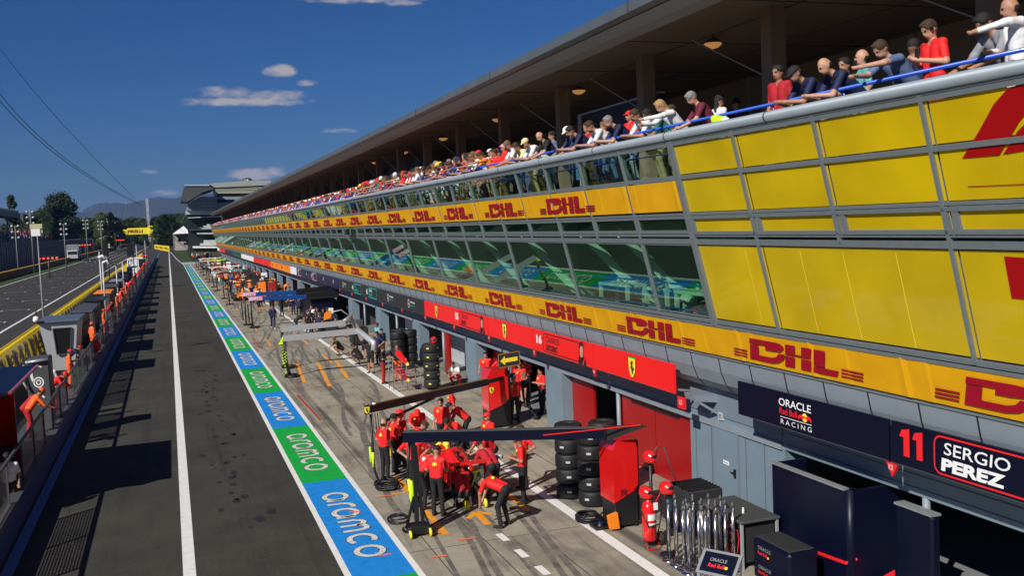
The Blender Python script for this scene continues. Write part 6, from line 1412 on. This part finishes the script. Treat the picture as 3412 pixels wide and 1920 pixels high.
for i, (x, y, z0, z1, m, lab) in enumerate(((8.9, 104, .2, 1.9, m_oranget, 'tall orange panel standing among the orange crew'), (10.2, 107, .2, 2.0, m_oranget, 'second tall orange panel beside the garage'), (9.4, 99, .9, 2.1, mat('flag_maroon', (.35, .01, .02), .6), 'dark red banner board before the orange team'), (10.3, 117, 1.2, 2.3, m_signwhite, 'white board above the crowd of the middle boxes'), (9.0, 165, .5, 2.4, m_signwhite, 'large white panel in the far boxes'), (8.6, 190, .8, 2.2, mat('panel_cream', (.75, .6, .3), .6), 'cream and pink panel in the far boxes'), (9.8, 140, .3, 2.1, m_matte, 'dark equipment panel beyond the teal boom'), (6.6, 148, .2, 1.0, m_hi, 'bright yellow board held low in the far boxes'), (7.8, 96, 1.0, 1.5, m_signwhite, 'small white board at the pit box edge'))):
    t = thing('display_panel', lab, 'panel', (x, y, z0)); b = MB(); b.bbox(x - .35, x + .35, y - .05, y + .05, z0, z1, m, .02); b.bar((x, y, 0), (x, y, z0), .06, .06, m_dgrey); b.build('board', t)
for i in range(4):
    y = (59, 64.5, 69, 93)[i]; x = (10.6, 9.6, 10.4, 9.8)[i]; t = thing('equipment_trolley', ['dark trolley under the teal driver boards', 'second dark trolley, behind the man in white', 'dark trolley with small white screen', 'low black trolley before the orange team'][i], 'trolley', (x, y, 0)); b = MB(); b.bbox(x - .5, x + .5, y - .5, y + .5, .12, 1.1, m_matte, .04); b.box(x - .25, x + .2, y - .45, y - .4, 1.2, 1.6, m_signwhite if i == 2 else m_dgrey); b.bar((x, y - .42, 1.1), (x, y - .42, 1.3), .04, .04, m_black); b.build('body', t)
    for dx in (-.4, .4): b = MB(); b.lathe([(0, -.03), (.07, -.03), (.07, .03), (0, .03)], (x + dx, y - .4, .07), m_black, 10, 'x'); b.build('castor', t)
# white tables in the office
for i, (y0_, y1_) in enumerate(((23.6, 25.4), (21.4, 22.6), (19.3, 21.0))):
    t = thing('white_table', ['white high table behind the green window, farthest from the yellow panels', 'middle white high table behind the green windows', 'white high table behind the last green window'][i], 'table', (11.9, y0_, 4.2)); b = MB(); b.box(11.5, 12.1, y0_, y1_, 5.26, 5.34, m_table); b.build('tabletop', t)
    for y in (y0_ + .05, y1_ - .05): b = MB(); b.bar((11.55, y, 4.2), (11.55, y, 5.28), .09, .09, m_table); b.bar((12.05, y, 4.2), (12.05, y, 5.28), .09, .09, m_table); b.build('leg', t)
    for k in range(2): o = MB(); o.lathe([(0, .18), (.03, .16), (.05, .08), (.05, 0), (0, 0)], (11.7, y0_ + .4 + k * .5, 5.34), m_table, 10); tag(o.build('bottle'), 'small pale bottle on the white office table', 'bottle', 'bottles on the office tables')
t = thing('wall_screen', 'large dark screen with pale frame standing in the terrace hall behind the crowd', 'screen', (13.9, 28.5, 8.3)); b = MB(); b.box(13.9, 14.1, 25.9, 31.6, 8.3, 10.75, m_black); b.box(13.85, 14.12, 31.6, 31.85, 8.3, 10.8, m_lgrey); b.box(13.86, 14.1, 25.9, 31.6, 10.75, 10.8, m_lgrey); b.build('panel', t)
t = thing('wall_screen', 'second dark screen farther along the terrace hall', 'screen', (13.9, 62, 8.3)); b = MB(); b.box(13.9, 14.1, 55, 64.6, 8.3, 10.9, m_black); b.box(13.85, 14.12, 64.6, 65.1, 8.3, 10.95, m_grey); b.build('panel', t)
t = thing('green_bag', 'lime green bag lying on the balcony coping', 'bag', (10.35, 18.3, 8.96)); me = surf_mesh('bag', [('e', (0, 0, .06), (.14, .22, .09), 0), ('e', (0, .14, .12), (.1, .12, .07), 0), ('e', (.02, -.16, .05), (.09, .12, .06), 1)], .02); me.materials.append(m_hi); me.materials.append(m_signwhite); mesh_obj('cloth', me, t, (0, 0, 0)); t.location = (10.42, AX(1810, 292, 10.42)[1], 8.93)
# ================================================================ PEOPLE
b = MB(); b.box(-5.3, -4.25, 34, 250, .08, .60, m_dgrey); b.build('pit_wall_platform', kind='structure')
NH = .0135
def A(deg): return R(deg)
# --- red team around the car
F = dict(top='red', bottom='black', badge=True, h=NH)
person((5.39, 26.96, 0), A(-62), 'stand', label='bald person in red team shirt at the left end of the group, back turned', hair='bald', sk=1, **F)
person((5.80, 27.55, 0), A(-75), 'fold', label='person in red team shirt between the bald man and the red helmet', hair='short', hc=0, **F)
person((6.10, 28.0, 0), A(-60), 'stand', label='person wearing a red helmet in the crew left of the car', hair='helmet', cap='red', **F)
person((6.25, 27.25, 0), A(-95), 'stoop', label='person in red bending the head forward, right of the red helmet', hair='short', hc=1, sk=0, **F)
person((5.80, 25.1, 0), A(165), 'hips', label='person in red facing the camera with hands on hips, left of the car', hair='short', hc=1, **F)
person((5.85, 22.95, 0), A(-38), 'phone', label='person in red with high vis trouser strip standing left behind the car', hair='short', hc=0, **F)
person((5.70, 23.75, 0), A(-70), 'stoop', label='person in red with white emblem on shirt, stooping at the rear left wheel', hair='cap', cap='red', top='red', bottom='black', h=NH, badge=True, badgec=m_signwhite)
person((6.98, 21.45, 0), A(48), 'bend', label='person in red shirt bending deeply over, right of the painted arrow', hair='short', hc=0, **F)
person((8.10, 22.95, 0), A(70), 'phone', label='person in dark red shirt looking down beside the bending man', hair='short', hc=1, top='red', bottom='black', badge=True, h=NH)
person((8.55, 24.2, 0), A(110), 'hips', label='person in red with hands on hips at the right of the crew', hair='short', hc=1, **F)
person((7.95, 25.3, 0), A(100), 'stoop', label='blond person bent over the right rear wheel', hair='short', hc=2, **F)
person((8.3, 26.3, 0), A(110), 'fold', label='person in red with white sleeve stripe behind the blond one', hair='cap', cap='red', **F)
person((7.75, 27.6, 0), A(115), 'stoop', label='person in red leaning over the right side of the car', hair='short', hc=0, **F)
person((6.05, 24.6, 0), A(-80), 'crouch', label='person in red crouching beside the left rear tyre', hair='cap', cap='red', **F)
person((5.95, 26.2, 0), A(-90), 'stoop', label='person in red reaching into the car from the left', hair='short', hc=0, **F)
person((7.0, 29.6, 0), A(170), 'stoop', label='person in red bent over the front of the car', hair='cap', cap='red', **F)
person((7.7, 29.2, 0), A(140), 'stand', label='person in red standing by the nose of the car under the near boom', hair='short', hc=1, **F)
person((8.60, 31.2, 0), A(75), 'stand', label='dark haired person in red standing alone beyond the car near the white line', hair='short', hc=0, **F)
person((8.50, 29.6, 0), A(70), 'stoop', label='stooping person in red with dark back patch before the dark haired one', hair='short', hc=0, top='red', bottom='black', h=NH, badge=True, badgec=m_navy)
person((6.62, 23.4, 0), A(0), 'crouch', label='person in dark clothes crouching at the back of the car beside the jack', hair='cap', cap='red', top='crimson', bottom='black', h=NH)
person((7.45, 23.6, 0), A(20), 'stoop', label='person in dark red stooping over the rear wing', hair='short', hc=0, top='crimson', bottom='black', h=NH)
person((11.2, 32.3, 0), A(170), 'stand', label='older person in red with headset standing right of the shield cabinet', hair='short', hc=3, **F)
person((11.75, 32.6, 0), A(40), 'walk', label='person in black walking into the red garage', hair='short', hc=2, top='black', bottom='black', h=NH)
person((12.6, 33.2, 0), A(100), 'fold', label='person in red at the right edge inside the red garage', hair='short', hc=1, **F)
for i, (x, y, ps, rz_) in enumerate(((12.4, 35.0, 'stand', 160), (13.2, 36.4, 'phone', 120), (12.5, 37.6, 'hips', 190), (13.6, 34.1, 'fold', 100), (12.2, 38.6, 'walk', 150))):
    person((x, y, .01), A(rz_), ps, label=['person in red with red cap just inside the red garage', 'person in red reading, deeper in the red garage', 'person with hands on hips in the red garage opening', 'person in red and dark cap behind the red headset man', 'person in red walking at the far side of the red garage'][i], hair=('cap', 'short', 'short', 'cap', 'short')[i], cap='red', top='red', bottom='black', badge=True, h=.02)
person((11.6, 41.2, 0), A(140), 'crouch', label='person with white cloth crouching before the dark tyre garage', hair='short', hc=1, top='white', bottom='crimson', h=.02)
# --- black team
K = dict(bottom='black', h=.02)
person((8.85, 43.6, 0), A(-110), 'fold', label='person in black top and red striped trousers left of the nose trolley', top='black', hair='short', hc=1, bottom='crimson', h=.018)
person((9.6, 43.9, 0), A(170), 'carry', label='person in black vest with orange arms behind the red nose cones', top='black', hair='short', hc=1, bottom='marshal', h=.018)
for i, (x, y, ps, rz_, hr, tp, lg) in enumerate(((9.0, 47.2, 'stand', 150, 'short', 'black', 'shorts'), (9.3, 48.9, 'phone', 100, 'cap', 'black', 'shorts'), (9.0, 50.6, 'crouch', 60, 'cap', 'black', 'shorts'), (9.9, 49.8, 'hips', 120, 'short', 'navy', 'long'), (10.4, 51.2, 'stand', 200, 'cap', 'navy', 'long'), (9.6, 52.3, 'fold', 80, 'short', 'black', 'shorts'), (10.9, 50.1, 'stand', 90, 'short', 'navy', 'long'), (11.3, 48.9, 'hips', 130, 'helmet', 'navy', 'long'),
                                            (8.7, 54.8, 'crouch', 100, 'short', 'black', 'shorts'), (9.7, 55.3, 'phone', 150, 'short', 'black', 'long'), (10.8, 54.2, 'stand', 110, 'short', 'teal', 'long'))):
    person((x, y, 0), A(rz_), ps, label=['person in black shorts left of the dark tyre stacks', 'capped person looking at hands beside the dark stacks', 'person crouching by the white line near the silver boom', 'person in navy with hands on hips under the silver boom', 'capped person in navy behind the silver boom mast', 'person in black with folded arms near the boom hinge', 'person in navy in front of the pale garage panel', 'person with white helmet beside the tall dark tyre stacks',
                 'person crouching far side of the silver booms', 'person in black under the farther silver boom', 'person in teal top near the garage under the black signs'][i], top=tp, hair=hr, cap='white' if hr == 'helmet' else 'black', legs=lg, sk=i % 4, hc=i % 3, **K)
person((9.28, 70.0, 0), A(175), 'stand', 'white', 'black', 'person in white short sleeved shirt facing the camera beyond the silver booms', hair='short', hc=2, h=.018)
person((6.86, 73.1, 0), A(178), 'walk', 'navy', 'navy', 'person in navy overall walking towards the camera past the blue booms', hair='short', hc=1, sleeve='long', shoe='white', h=.018)
person((7.2, 88.2, 0), A(-60), 'bend', 'black', 'black', 'person in black shorts bending over behind the blue booms', legs='shorts', h=.02)
person((9.5, 68.5, 0), A(90), 'stand', 'black', 'black', 'person in black standing left of the man in white', hair='short', h=.02)
rr = random.Random(77)
def crew(n, xr, yr, tops, bots, where, caps=('black',), h=.03):
    for i in range(n):
        x, y = rr.uniform(*xr), rr.uniform(*yr); ps = rr.choice(('stand', 'phone', 'hips', 'fold', 'walk', 'stoop', 'crouch', 'carry')); tp = rr.choice(tops); bt = rr.choice(bots); hr = rr.choice(('short', 'cap', 'cap', 'short')); 
        person((x, y, 0), rr.random() * 6.28, ps, tp, bt, '%s crew member in %s top %s' % (dict(stand='standing', phone='reading', hips='hands on hips', fold='arms folded', walk='walking', stoop='stooping', crouch='crouching', carry='carrying')[ps].capitalize(), tp, where), hair=hr, cap=rr.choice(caps), hc=rr.randrange(3), sk=rr.randrange(4), legs=rr.choice(('long', 'shorts')), h=h, group='%s %s top crew %s' % (ps, tp, where))
crew(16, (7.8, 11.6), (80, 96), ('black', 'navy', 'black'), ('black', 'navy'), 'behind the blue booms')
crew(26, (6.2, 11.8), (98, 121), ('orange', 'orange', 'navy', 'marshal'), ('black', 'orange', 'navy'), 'of the orange team', ('orange', 'black'))
crew(22, (6.0, 11.6), (122, 160), ('green', 'black', 'crimson', 'white'), ('black', 'white', 'green'), 'in the far dark green boxes')
crew(8, (8, 11.5), (60, 68), ('black', 'navy'), ('black',), 'under the navy sign boards')
# --- marshals and others on the pit wall
person((-4.27, 27.75, .08), A(175), 'stand', 'white', 'black', 'person in white shirt standing between red stand and blue wall at the left edge', hair='cap', cap='black', sk=2, h=NH, s=.98)
person((-4.55, 36.0, .6), A(-75), 'lean2', 'marshal', 'crimson', 'marshal in orange with white bib and orange cap leaning at the mesh panel', hair='cap', cap='marshal', sleeve='long', h=NH)
person((-4.85, 36.6, .6), A(-75), 'stoop', 'crimson', 'crimson', 'person in dark red bending behind the orange capped marshal', hair='cap', cap='crimson', h=.018)
person((-4.50, 41.2, .6), A(-100), 'stoop', 'red', 'red', 'person in red overall with red cap beside the ring emblem cabinet', hair='cap', cap='red', sleeve='long', h=NH)
person((-4.75, 42.2, .6), A(160), 'stand', 'white', 'navy', 'person in white shirt and black cap behind the red capped one', hair='cap', cap='black', h=.018)
person((-4.50, 47.0, .6), A(-80), 'phone', 'marshal', 'marshal', 'marshal in orange and white near the windowed grey box foot', hair='cap', cap='red', sleeve='long', h=.018)
person((-4.75, 51.0, .6), A(-90), 'stoop', 'navy', 'crimson', 'person in navy jacket bending beside the windowed grey box', hair='cap', cap='crimson', h=.018)
person((-4.45, 60.5, .6), A(-60), 'stand', 'marshal', 'marshal', 'marshal in orange overall with pink cap standing tall behind the windowed box', hair='cap', cap='marshal', sleeve='long', h=.018, s=1.03)
for i, (x, y, c) in enumerate(((-4.5, 72, 'marshal'), (-4.6, 80.5, 'crimson'), (-4.5, 90.5, 'marshal'), (-4.5, 99.5, 'red'), (-4.6, 101.5, 'marshal'), (-4.5, 110.5, 'marshal'), (-4.6, 112, 'red'), (-4.5, 122, 'red'), (-4.5, 133, 'crimson'), (-4.5, 141, 'navy'), (-4.5, 146, 'red'), (-4.5, 158, 'red'), (-4.5, 163, 'white'), (-4.5, 168, 'red'), (-4.5, 183, 'red'), (-4.5, 190, 'navy'), (-4.5, 210, 'crimson'), (-4.5, 220, 'red'))):
    person((x, y, .6), A(-90 + 25 * math.sin(i * 2)), ('stand', 'lean2', 'phone')[i % 3], c, c, '%s clad person standing along the far pit wall platform' % (c if c != 'marshal' else 'orange'), hair='cap', cap=('red', 'marshal', 'white')[i % 3], sleeve='long', h=.03, group='%s clad people along the pit wall' % c)
person((-4.5, 37.2, .6), A(-80), 'lean', 'crimson', 'crimson', 'person in dark red overall leaning low between marshal and ring emblem cabinet', hair='short', h=.018) if False else None
# --- spectators on the terrace: front row placed by the balcony bays
TZ = 7.97
def TX(px, py, x): return AX(px, py, x)[1]
def tp(px, py, x, ps, top, bottom, label, back=.35, rz=90, **k):
    k.setdefault('h', NH); k.setdefault('s', 1.12); y = AX(px, py, x)[1]; return person((x + back, y, TZ), A(rz), ps, top, bottom, label, **k)
tp(2352, 70, 11.0, 'phone', 'red', 'crimson', 'person in bright red T-shirt with sunglasses looking down at a phone by the blue rail', back=0, rz=80, hair='short', hc=1, sk=1)
tp(2296, 50, 11.9, 'stand', 'navy', 'navy', 'person in dark navy standing in shade behind the red T-shirt man', back=0, rz=-60, hair='short', hc=0, sk=2)
tp(2215, 125, 10.7, 'reach', 'slate', 'black', 'person in grey blue shirt reaching far over the rail with a phone', back=.30, rz=84, hair='short', hc=1, sk=1)
tp(2172, 110, 11.7, 'stand', 'teal', 'teal', 'person with bright teal shirt standing behind the reaching man', back=0, rz=60, hair='bald', sk=1)
tp(2127, 110, 12.0, 'fold', 'black', 'black', 'long haired person in black top beside the teal shirt', back=0, rz=100, hair='long', hc=0, sk=0)
tp(2080, 175, 10.65, 'lean', 'navy', 'khaki', 'balding person in navy polo leaning on the rail with clasped hands', back=.33, rz=80, hair='bald', sk=1)
tp(2002, 190, 10.65, 'lean', 'navy', 'khaki', 'dark capped person in navy leaning on the rail beside the balding man', back=.33, rz=86, hair='cap', cap='black', sk=0)
tp(1960, 150, 11.2, 'stand', 'crimson', 'khaki', 'dark haired person in red standing behind the leaning navy pair', back=0, rz=100, hair='short', hc=0, sk=3)
tp(2550, 30, 10.95, 'point', 'white', 'white', 'person in white shirt at the right edge with an arm stretched out', back=.05, rz=60, hair='bald', sk=0, sleeve='long')
tp(2470, 50, 10.9, 'lean2', 'grey', 'black', 'person in grey bending low beside the man in white at the right edge', back=.3, rz=80, hair='short', hc=0)
tp(1806, 205, 12.4, 'stand', 'white', 'grey', 'long haired person in pale top seen from behind in the shaded hall', back=0, rz=-90, hair='long', hc=0)
tp(1850, 215, 13.2, 'stand', 'black', 'black', 'dark figure by a table deep in the shaded hall', back=0, rz=-40, hair='short', h=.02)
tp(1745, 240, 10.9, 'lean2', 'burgundy', 'black', 'bearded person in burgundy polo propped on the blue rail', back=.2, rz=75, hair='short', hc=3, sk=1)
tp(1690, 220, 12.2, 'stand', 'blue', 'denim', 'person in blue behind the burgundy polo', back=0, rz=90, hair='short', hc=1, h=.018)
tp(1660, 275, 10.65, 'reach', 'white', 'black', 'blonde person in white long sleeves leaning out over the rail', back=.3, rz=85, hair='long', hc=4, sk=1, sleeve='long')
tp(1632, 285, 11.0, 'lean', 'green', 'khaki', 'person in dark green leaning behind the blonde one', back=.3, rz=90, hair='short', hc=0, sk=2)
tp(1600, 290, 10.7, 'lean', 'white', 'khaki', 'person in white T-shirt leaning on the rail left of dark green', back=.3, rz=96, hair='short', hc=1)
tp(1568, 265, 11.4, 'stand', 'red', 'black', 'red capped person in red behind the front row near the dark screen', back=.2, rz=95, hair='cap', cap='red')
tp(1535, 295, 10.65, 'lean', 'navy', 'grey', 'grey haired person in navy T-shirt leaning on the rail', back=.3, rz=85, hair='short', hc=3, sk=1)
tp(1488, 305, 10.65, 'lean', 'white', 'denim', 'person in white patterned shirt with lanyard leaning left of the navy T-shirt', back=.3, rz=82, hair='short', hc=1)
tp(1440, 325, 10.65, 'lean', 'navy', 'navy', 'dark haired person in navy bending far over the rail', back=.3, rz=80, hair='short', hc=0)
tp(1420, 335, 10.9, 'lean2', 'navy', 'denim', 'person in white cap holding a phone over the rail', back=.3, rz=95, hair='cap', cap='white')
tp(1390, 300, 11.6, 'stand', 'slate', 'khaki', 'person in grey blue shirt standing behind the white cap', back=0, rz=80, hair='short', hc=0)
tp(1352, 345, 10.65, 'lean2', 'black', 'black', 'bald person in black with red beside the end of the dark screen', back=.3, rz=90, hair='bald', sk=1)
tp(1325, 358, 10.65, 'lean', 'white', 'khaki', 'person in white with cream cap leaning on the rail', back=.3, rz=90, hair='cap', cap='cream', h=.018)
tp(1300, 350, 10.9, 'lean', 'cream', 'khaki', 'long haired person in cream vest on the rail', back=.3, rz=90, hair='long', hc=1, h=.018)
tp(1462, 300, 11.5, 'stand', 'crimson', 'black', 'person in dark red standing behind the lanyard wearer', back=.2, rz=100, hair='short', hc=1, h=.018)
tp(1505, 285, 11.9, 'stand', 'tan', 'denim', 'person in tan at the back, by the right end of the dark screen', back=.2, rz=80, hair='short', hc=2, h=.018)
tp(1312, 335, 11.7, 'stand', 'black', 'denim', 'dark haired person in black behind the cream cap', back=.2, rz=85, hair='short', hc=0, h=.018)
tp(1285, 340, 12.2, 'stand', 'navy', 'denim', 'person in navy at the back behind the cream vest', back=.2, rz=95, hair='cap', cap='red', h=.018)
tp(1272, 362, 10.65, 'lean2', 'white', 'denim', 'person in white T-shirt holding papers over the rail', back=.3, rz=85, hair='short', hc=2, h=.018)
tp(1255, 345, 11.3, 'stand', 'red', 'black', 'person with lilac cap in the crowd behind the rail', back=.2, rz=85, hair='cap', cap='pink', h=.018)
tops = ['red'] * 9 + ['white'] * 8 + ['crimson'] * 4 + ['navy'] * 4 + ['black'] * 4 + ['blue', 'tan', 'grey', 'teal', 'orange', 'slate', 'cream', 'green', 'pink', 'olive']
capc = ['red'] * 5 + ['white', 'black', 'yellow', 'navy', 'white']
rr = random.Random(5); npeople = 0
y = 33.5; bn = 0
while y < 112 and npeople < 116:
    near = y < 60; hh = .024 if y < 48 else (.032 if y < 75 else .045)
    for row in range(3):
        if row == 2 and rr.random() < (.35 if y < 70 else .55): continue
        if row == 1 and rr.random() < .18: continue
        x = (10.98, 11.45, 12.0)[row] + rr.uniform(-.06, .08); ps = rr.choice(('lean', 'lean2', 'reach', 'lean') if row == 0 else (('stand', 'phone', 'lean2', 'point', 'fold') if row == 1 else ('stand', 'phone', 'stand', 'hips')))
        tpn = rr.choice(tops); hr = rr.choice(('short', 'short', 'cap', 'cap', 'long')); cc = rr.choice(capc); bay = int((y - 18.86) / BAY) + 1
        hd = {'short': 'bare headed', 'cap': cc + ' capped', 'long': 'long haired'}[hr]; rw = ('leaning on the rail', 'standing in the second row', 'at the back of the crowd')[row]
        zn = 'near the dark screen' if y < 44 else 'along mid terrace'; lab = '%s spectator in %s %s %s' % (hd.capitalize(), tpn, rw, zn)
        person((x, y + rr.uniform(-.1, .1) + row * .2, TZ), A(90 + rr.uniform(-25, 25)), ps, tpn, rr.choice(('denim', 'khaki', 'black', 'grey', 'white', 'olive')), lab, hair=hr, cap=cc, hc=rr.choice((0, 1, 0, 1, 2, 3)), sk=rr.choice((0, 0, 1, 1, 2, 3)), h=hh, s=rr.uniform(1.03, 1.14), legs=rr.choice(('long', 'shorts')), group=lab); npeople += 1
    y += .50 if y < 60 else .85
# the far crowd: too many and too small to tell apart
def crowd(name, spots, label, h=.07, parent=None):
    vs = []; fs = []; ms = []; mats = [m_skin[0], m_skin[1], m_hair[0], CL['denim'], CL['black']] + [CL[c] for c in ('red', 'white', 'crimson', 'navy', 'black', 'blue', 'tan', 'orange', 'slate')]; k = 0
    r = random.Random(len(spots))
    src = [person_mesh(p, h, 'short', 'long', 'short') for p in ('stand', 'lean', 'lean2')]
    dat = []
    for me in src:
        v = np.zeros(len(me.vertices) * 3); me.vertices.foreach_get('co', v); q = np.zeros(len(me.polygons) * 4, int); me.polygons.foreach_get('vertices', q); mi = np.zeros(len(me.polygons), int); me.polygons.foreach_get('material_index', mi); dat.append((v.reshape(-1, 3), q.reshape(-1, 4), mi))
    for (x, y, z, rz, p) in spots:
        v, q, mi = dat[p]; c, s_ = math.cos(rz), math.sin(rz); V = np.stack([x + v[:, 0] * c - v[:, 1] * s_, y + v[:, 0] * s_ + v[:, 1] * c, z + v[:, 2]], 1)
        vs.append(V); fs.append(q + k); k += len(V); top = r.choice((5, 5, 5, 6, 6, 6, 7, 8, 9, 10, 11, 12, 13)); mp_ = np.array([r.choice((0, 1)), top, r.choice((3, 4)), 4, r.choice((2, 2, 5, 6)), 6, 5]); ms.append(mp_[mi])
    V = np.concatenate(vs); Q = np.concatenate(fs); M_ = np.concatenate(ms); me = bpy.data.meshes.new(name); me.from_pydata(V.tolist(), [], Q.tolist()); 
    for m in mats: me.materials.append(m)
    me.polygons.foreach_set('material_index', M_.astype(np.int32)); me.update(); o = bpy.data.objects.new(name, me); COL.objects.link(o); return tag(o, label, 'crowd', kind='stuff')
rr = random.Random(9); sp_ = []
yc = y; sp2 = []
y = yc
while y < 256:
    for row in range(3):
        if rr.random() < .92: (sp2 if y < 130 else sp_).append(((10.98, 11.5, 12.1)[row], y + rr.uniform(-.2, .2), TZ + row * .08, A(90 + rr.uniform(-30, 30)), (1, 2, 0)[row] if row < 2 else 0))
    y += .52 if y < 130 else .62
crowd('terrace_crowd', sp2, 'dense mass of spectators along the middle of the terrace rail', .042)
crowd('terrace_crowd', sp_, 'dense far part of the spectators along the terrace rail', .06)
crowd('lane_crowd', [(rr.uniform(6, 11.6), rr.uniform(128, 240), 0, rr.random() * 6, 0) for i in range(110)], 'distant team crews mixed with booms near the last garages', .07)
sp_ = []
for i in range(420):
    y = rr.uniform(220, 405); k = rr.randrange(3, 12); sp_.append((-47.6 - k * 1.3, y, 5.0 + k * .62, A(-90), 0))
for i in range(380):
    y = rr.uniform(420, 670); k = rr.randrange(3, 9); sp_.append((-47.6 - k * 1.3, y, 5.1 + k * .7, A(-90), 0))
crowd('grandstand_crowd', sp_, 'mostly red clad spectators in the stands across the track', .11)
sp_ = [(rr.uniform(4.4, 6.2), rr.uniform(470, 478), 3.9, A(180), 0) for i in range(26)] + [(rr.uniform(6.8, 8), rr.uniform(470, 476), 2.2, A(180), 0) for i in range(14)] + [(rr.uniform(5.5, 11.5), rr.uniform(266, 300), 0, A(rr.uniform(0, 360)), 0) for i in range(26)]
crowd('lane_end_crowd', sp_, 'people packed at the end of the lane and on the pink terrace', .09)

# things held over the rail
def phone(x, y, z, lab, m=None):
    t = thing('phone', lab, 'phone', (x, y, z)); b = MB(); b.bbox(x - .008, x + .008, y - .04, y + .04, z - .005, z + .15, m_black, .003); b.build('case', t)
    b = MB(); b.add([(x + .009, y - .035, z + .005), (x + .009, y + .035, z + .005), (x + .009, y + .035, z + .14), (x + .009, y - .035, z + .14)], [(0, 1, 2, 3)], m or m_navy); b.build('screen', t)
yA = TX(2352, 70, 11.0); phone(11.0 - .34, yA, TZ + 1.37, 'phone held by the person in the bright red T-shirt')
yB = TX(2215, 125, 10.7); phone(11.0 - .80, yB - .02, TZ + 1.32, 'phone held out by the person in the grey blue shirt')
yC = TX(1420, 335, 10.9); phone(11.2 - .62, yC, TZ + 1.12, 'phone held by the white capped person over the rail')
o = [q for q in COL.objects if q.get('label', '').startswith('person in bright red T-shirt')][0]
g = MB(); g.bar((10.865, yA - .10, TZ + 1.80), (10.865, yA + .10, TZ + 1.80), .03, .045, m_black); t = thing('sunglasses', 'dark sunglasses on the person in the bright red T-shirt', 'sunglasses', (10.87, yA, TZ + 1.8)); g.build('lenses', t)
for i, (px, py, x, c) in enumerate(((2080, 175, 10.65, 'orange'), (1488, 305, 10.65, 'yellow'))): pass
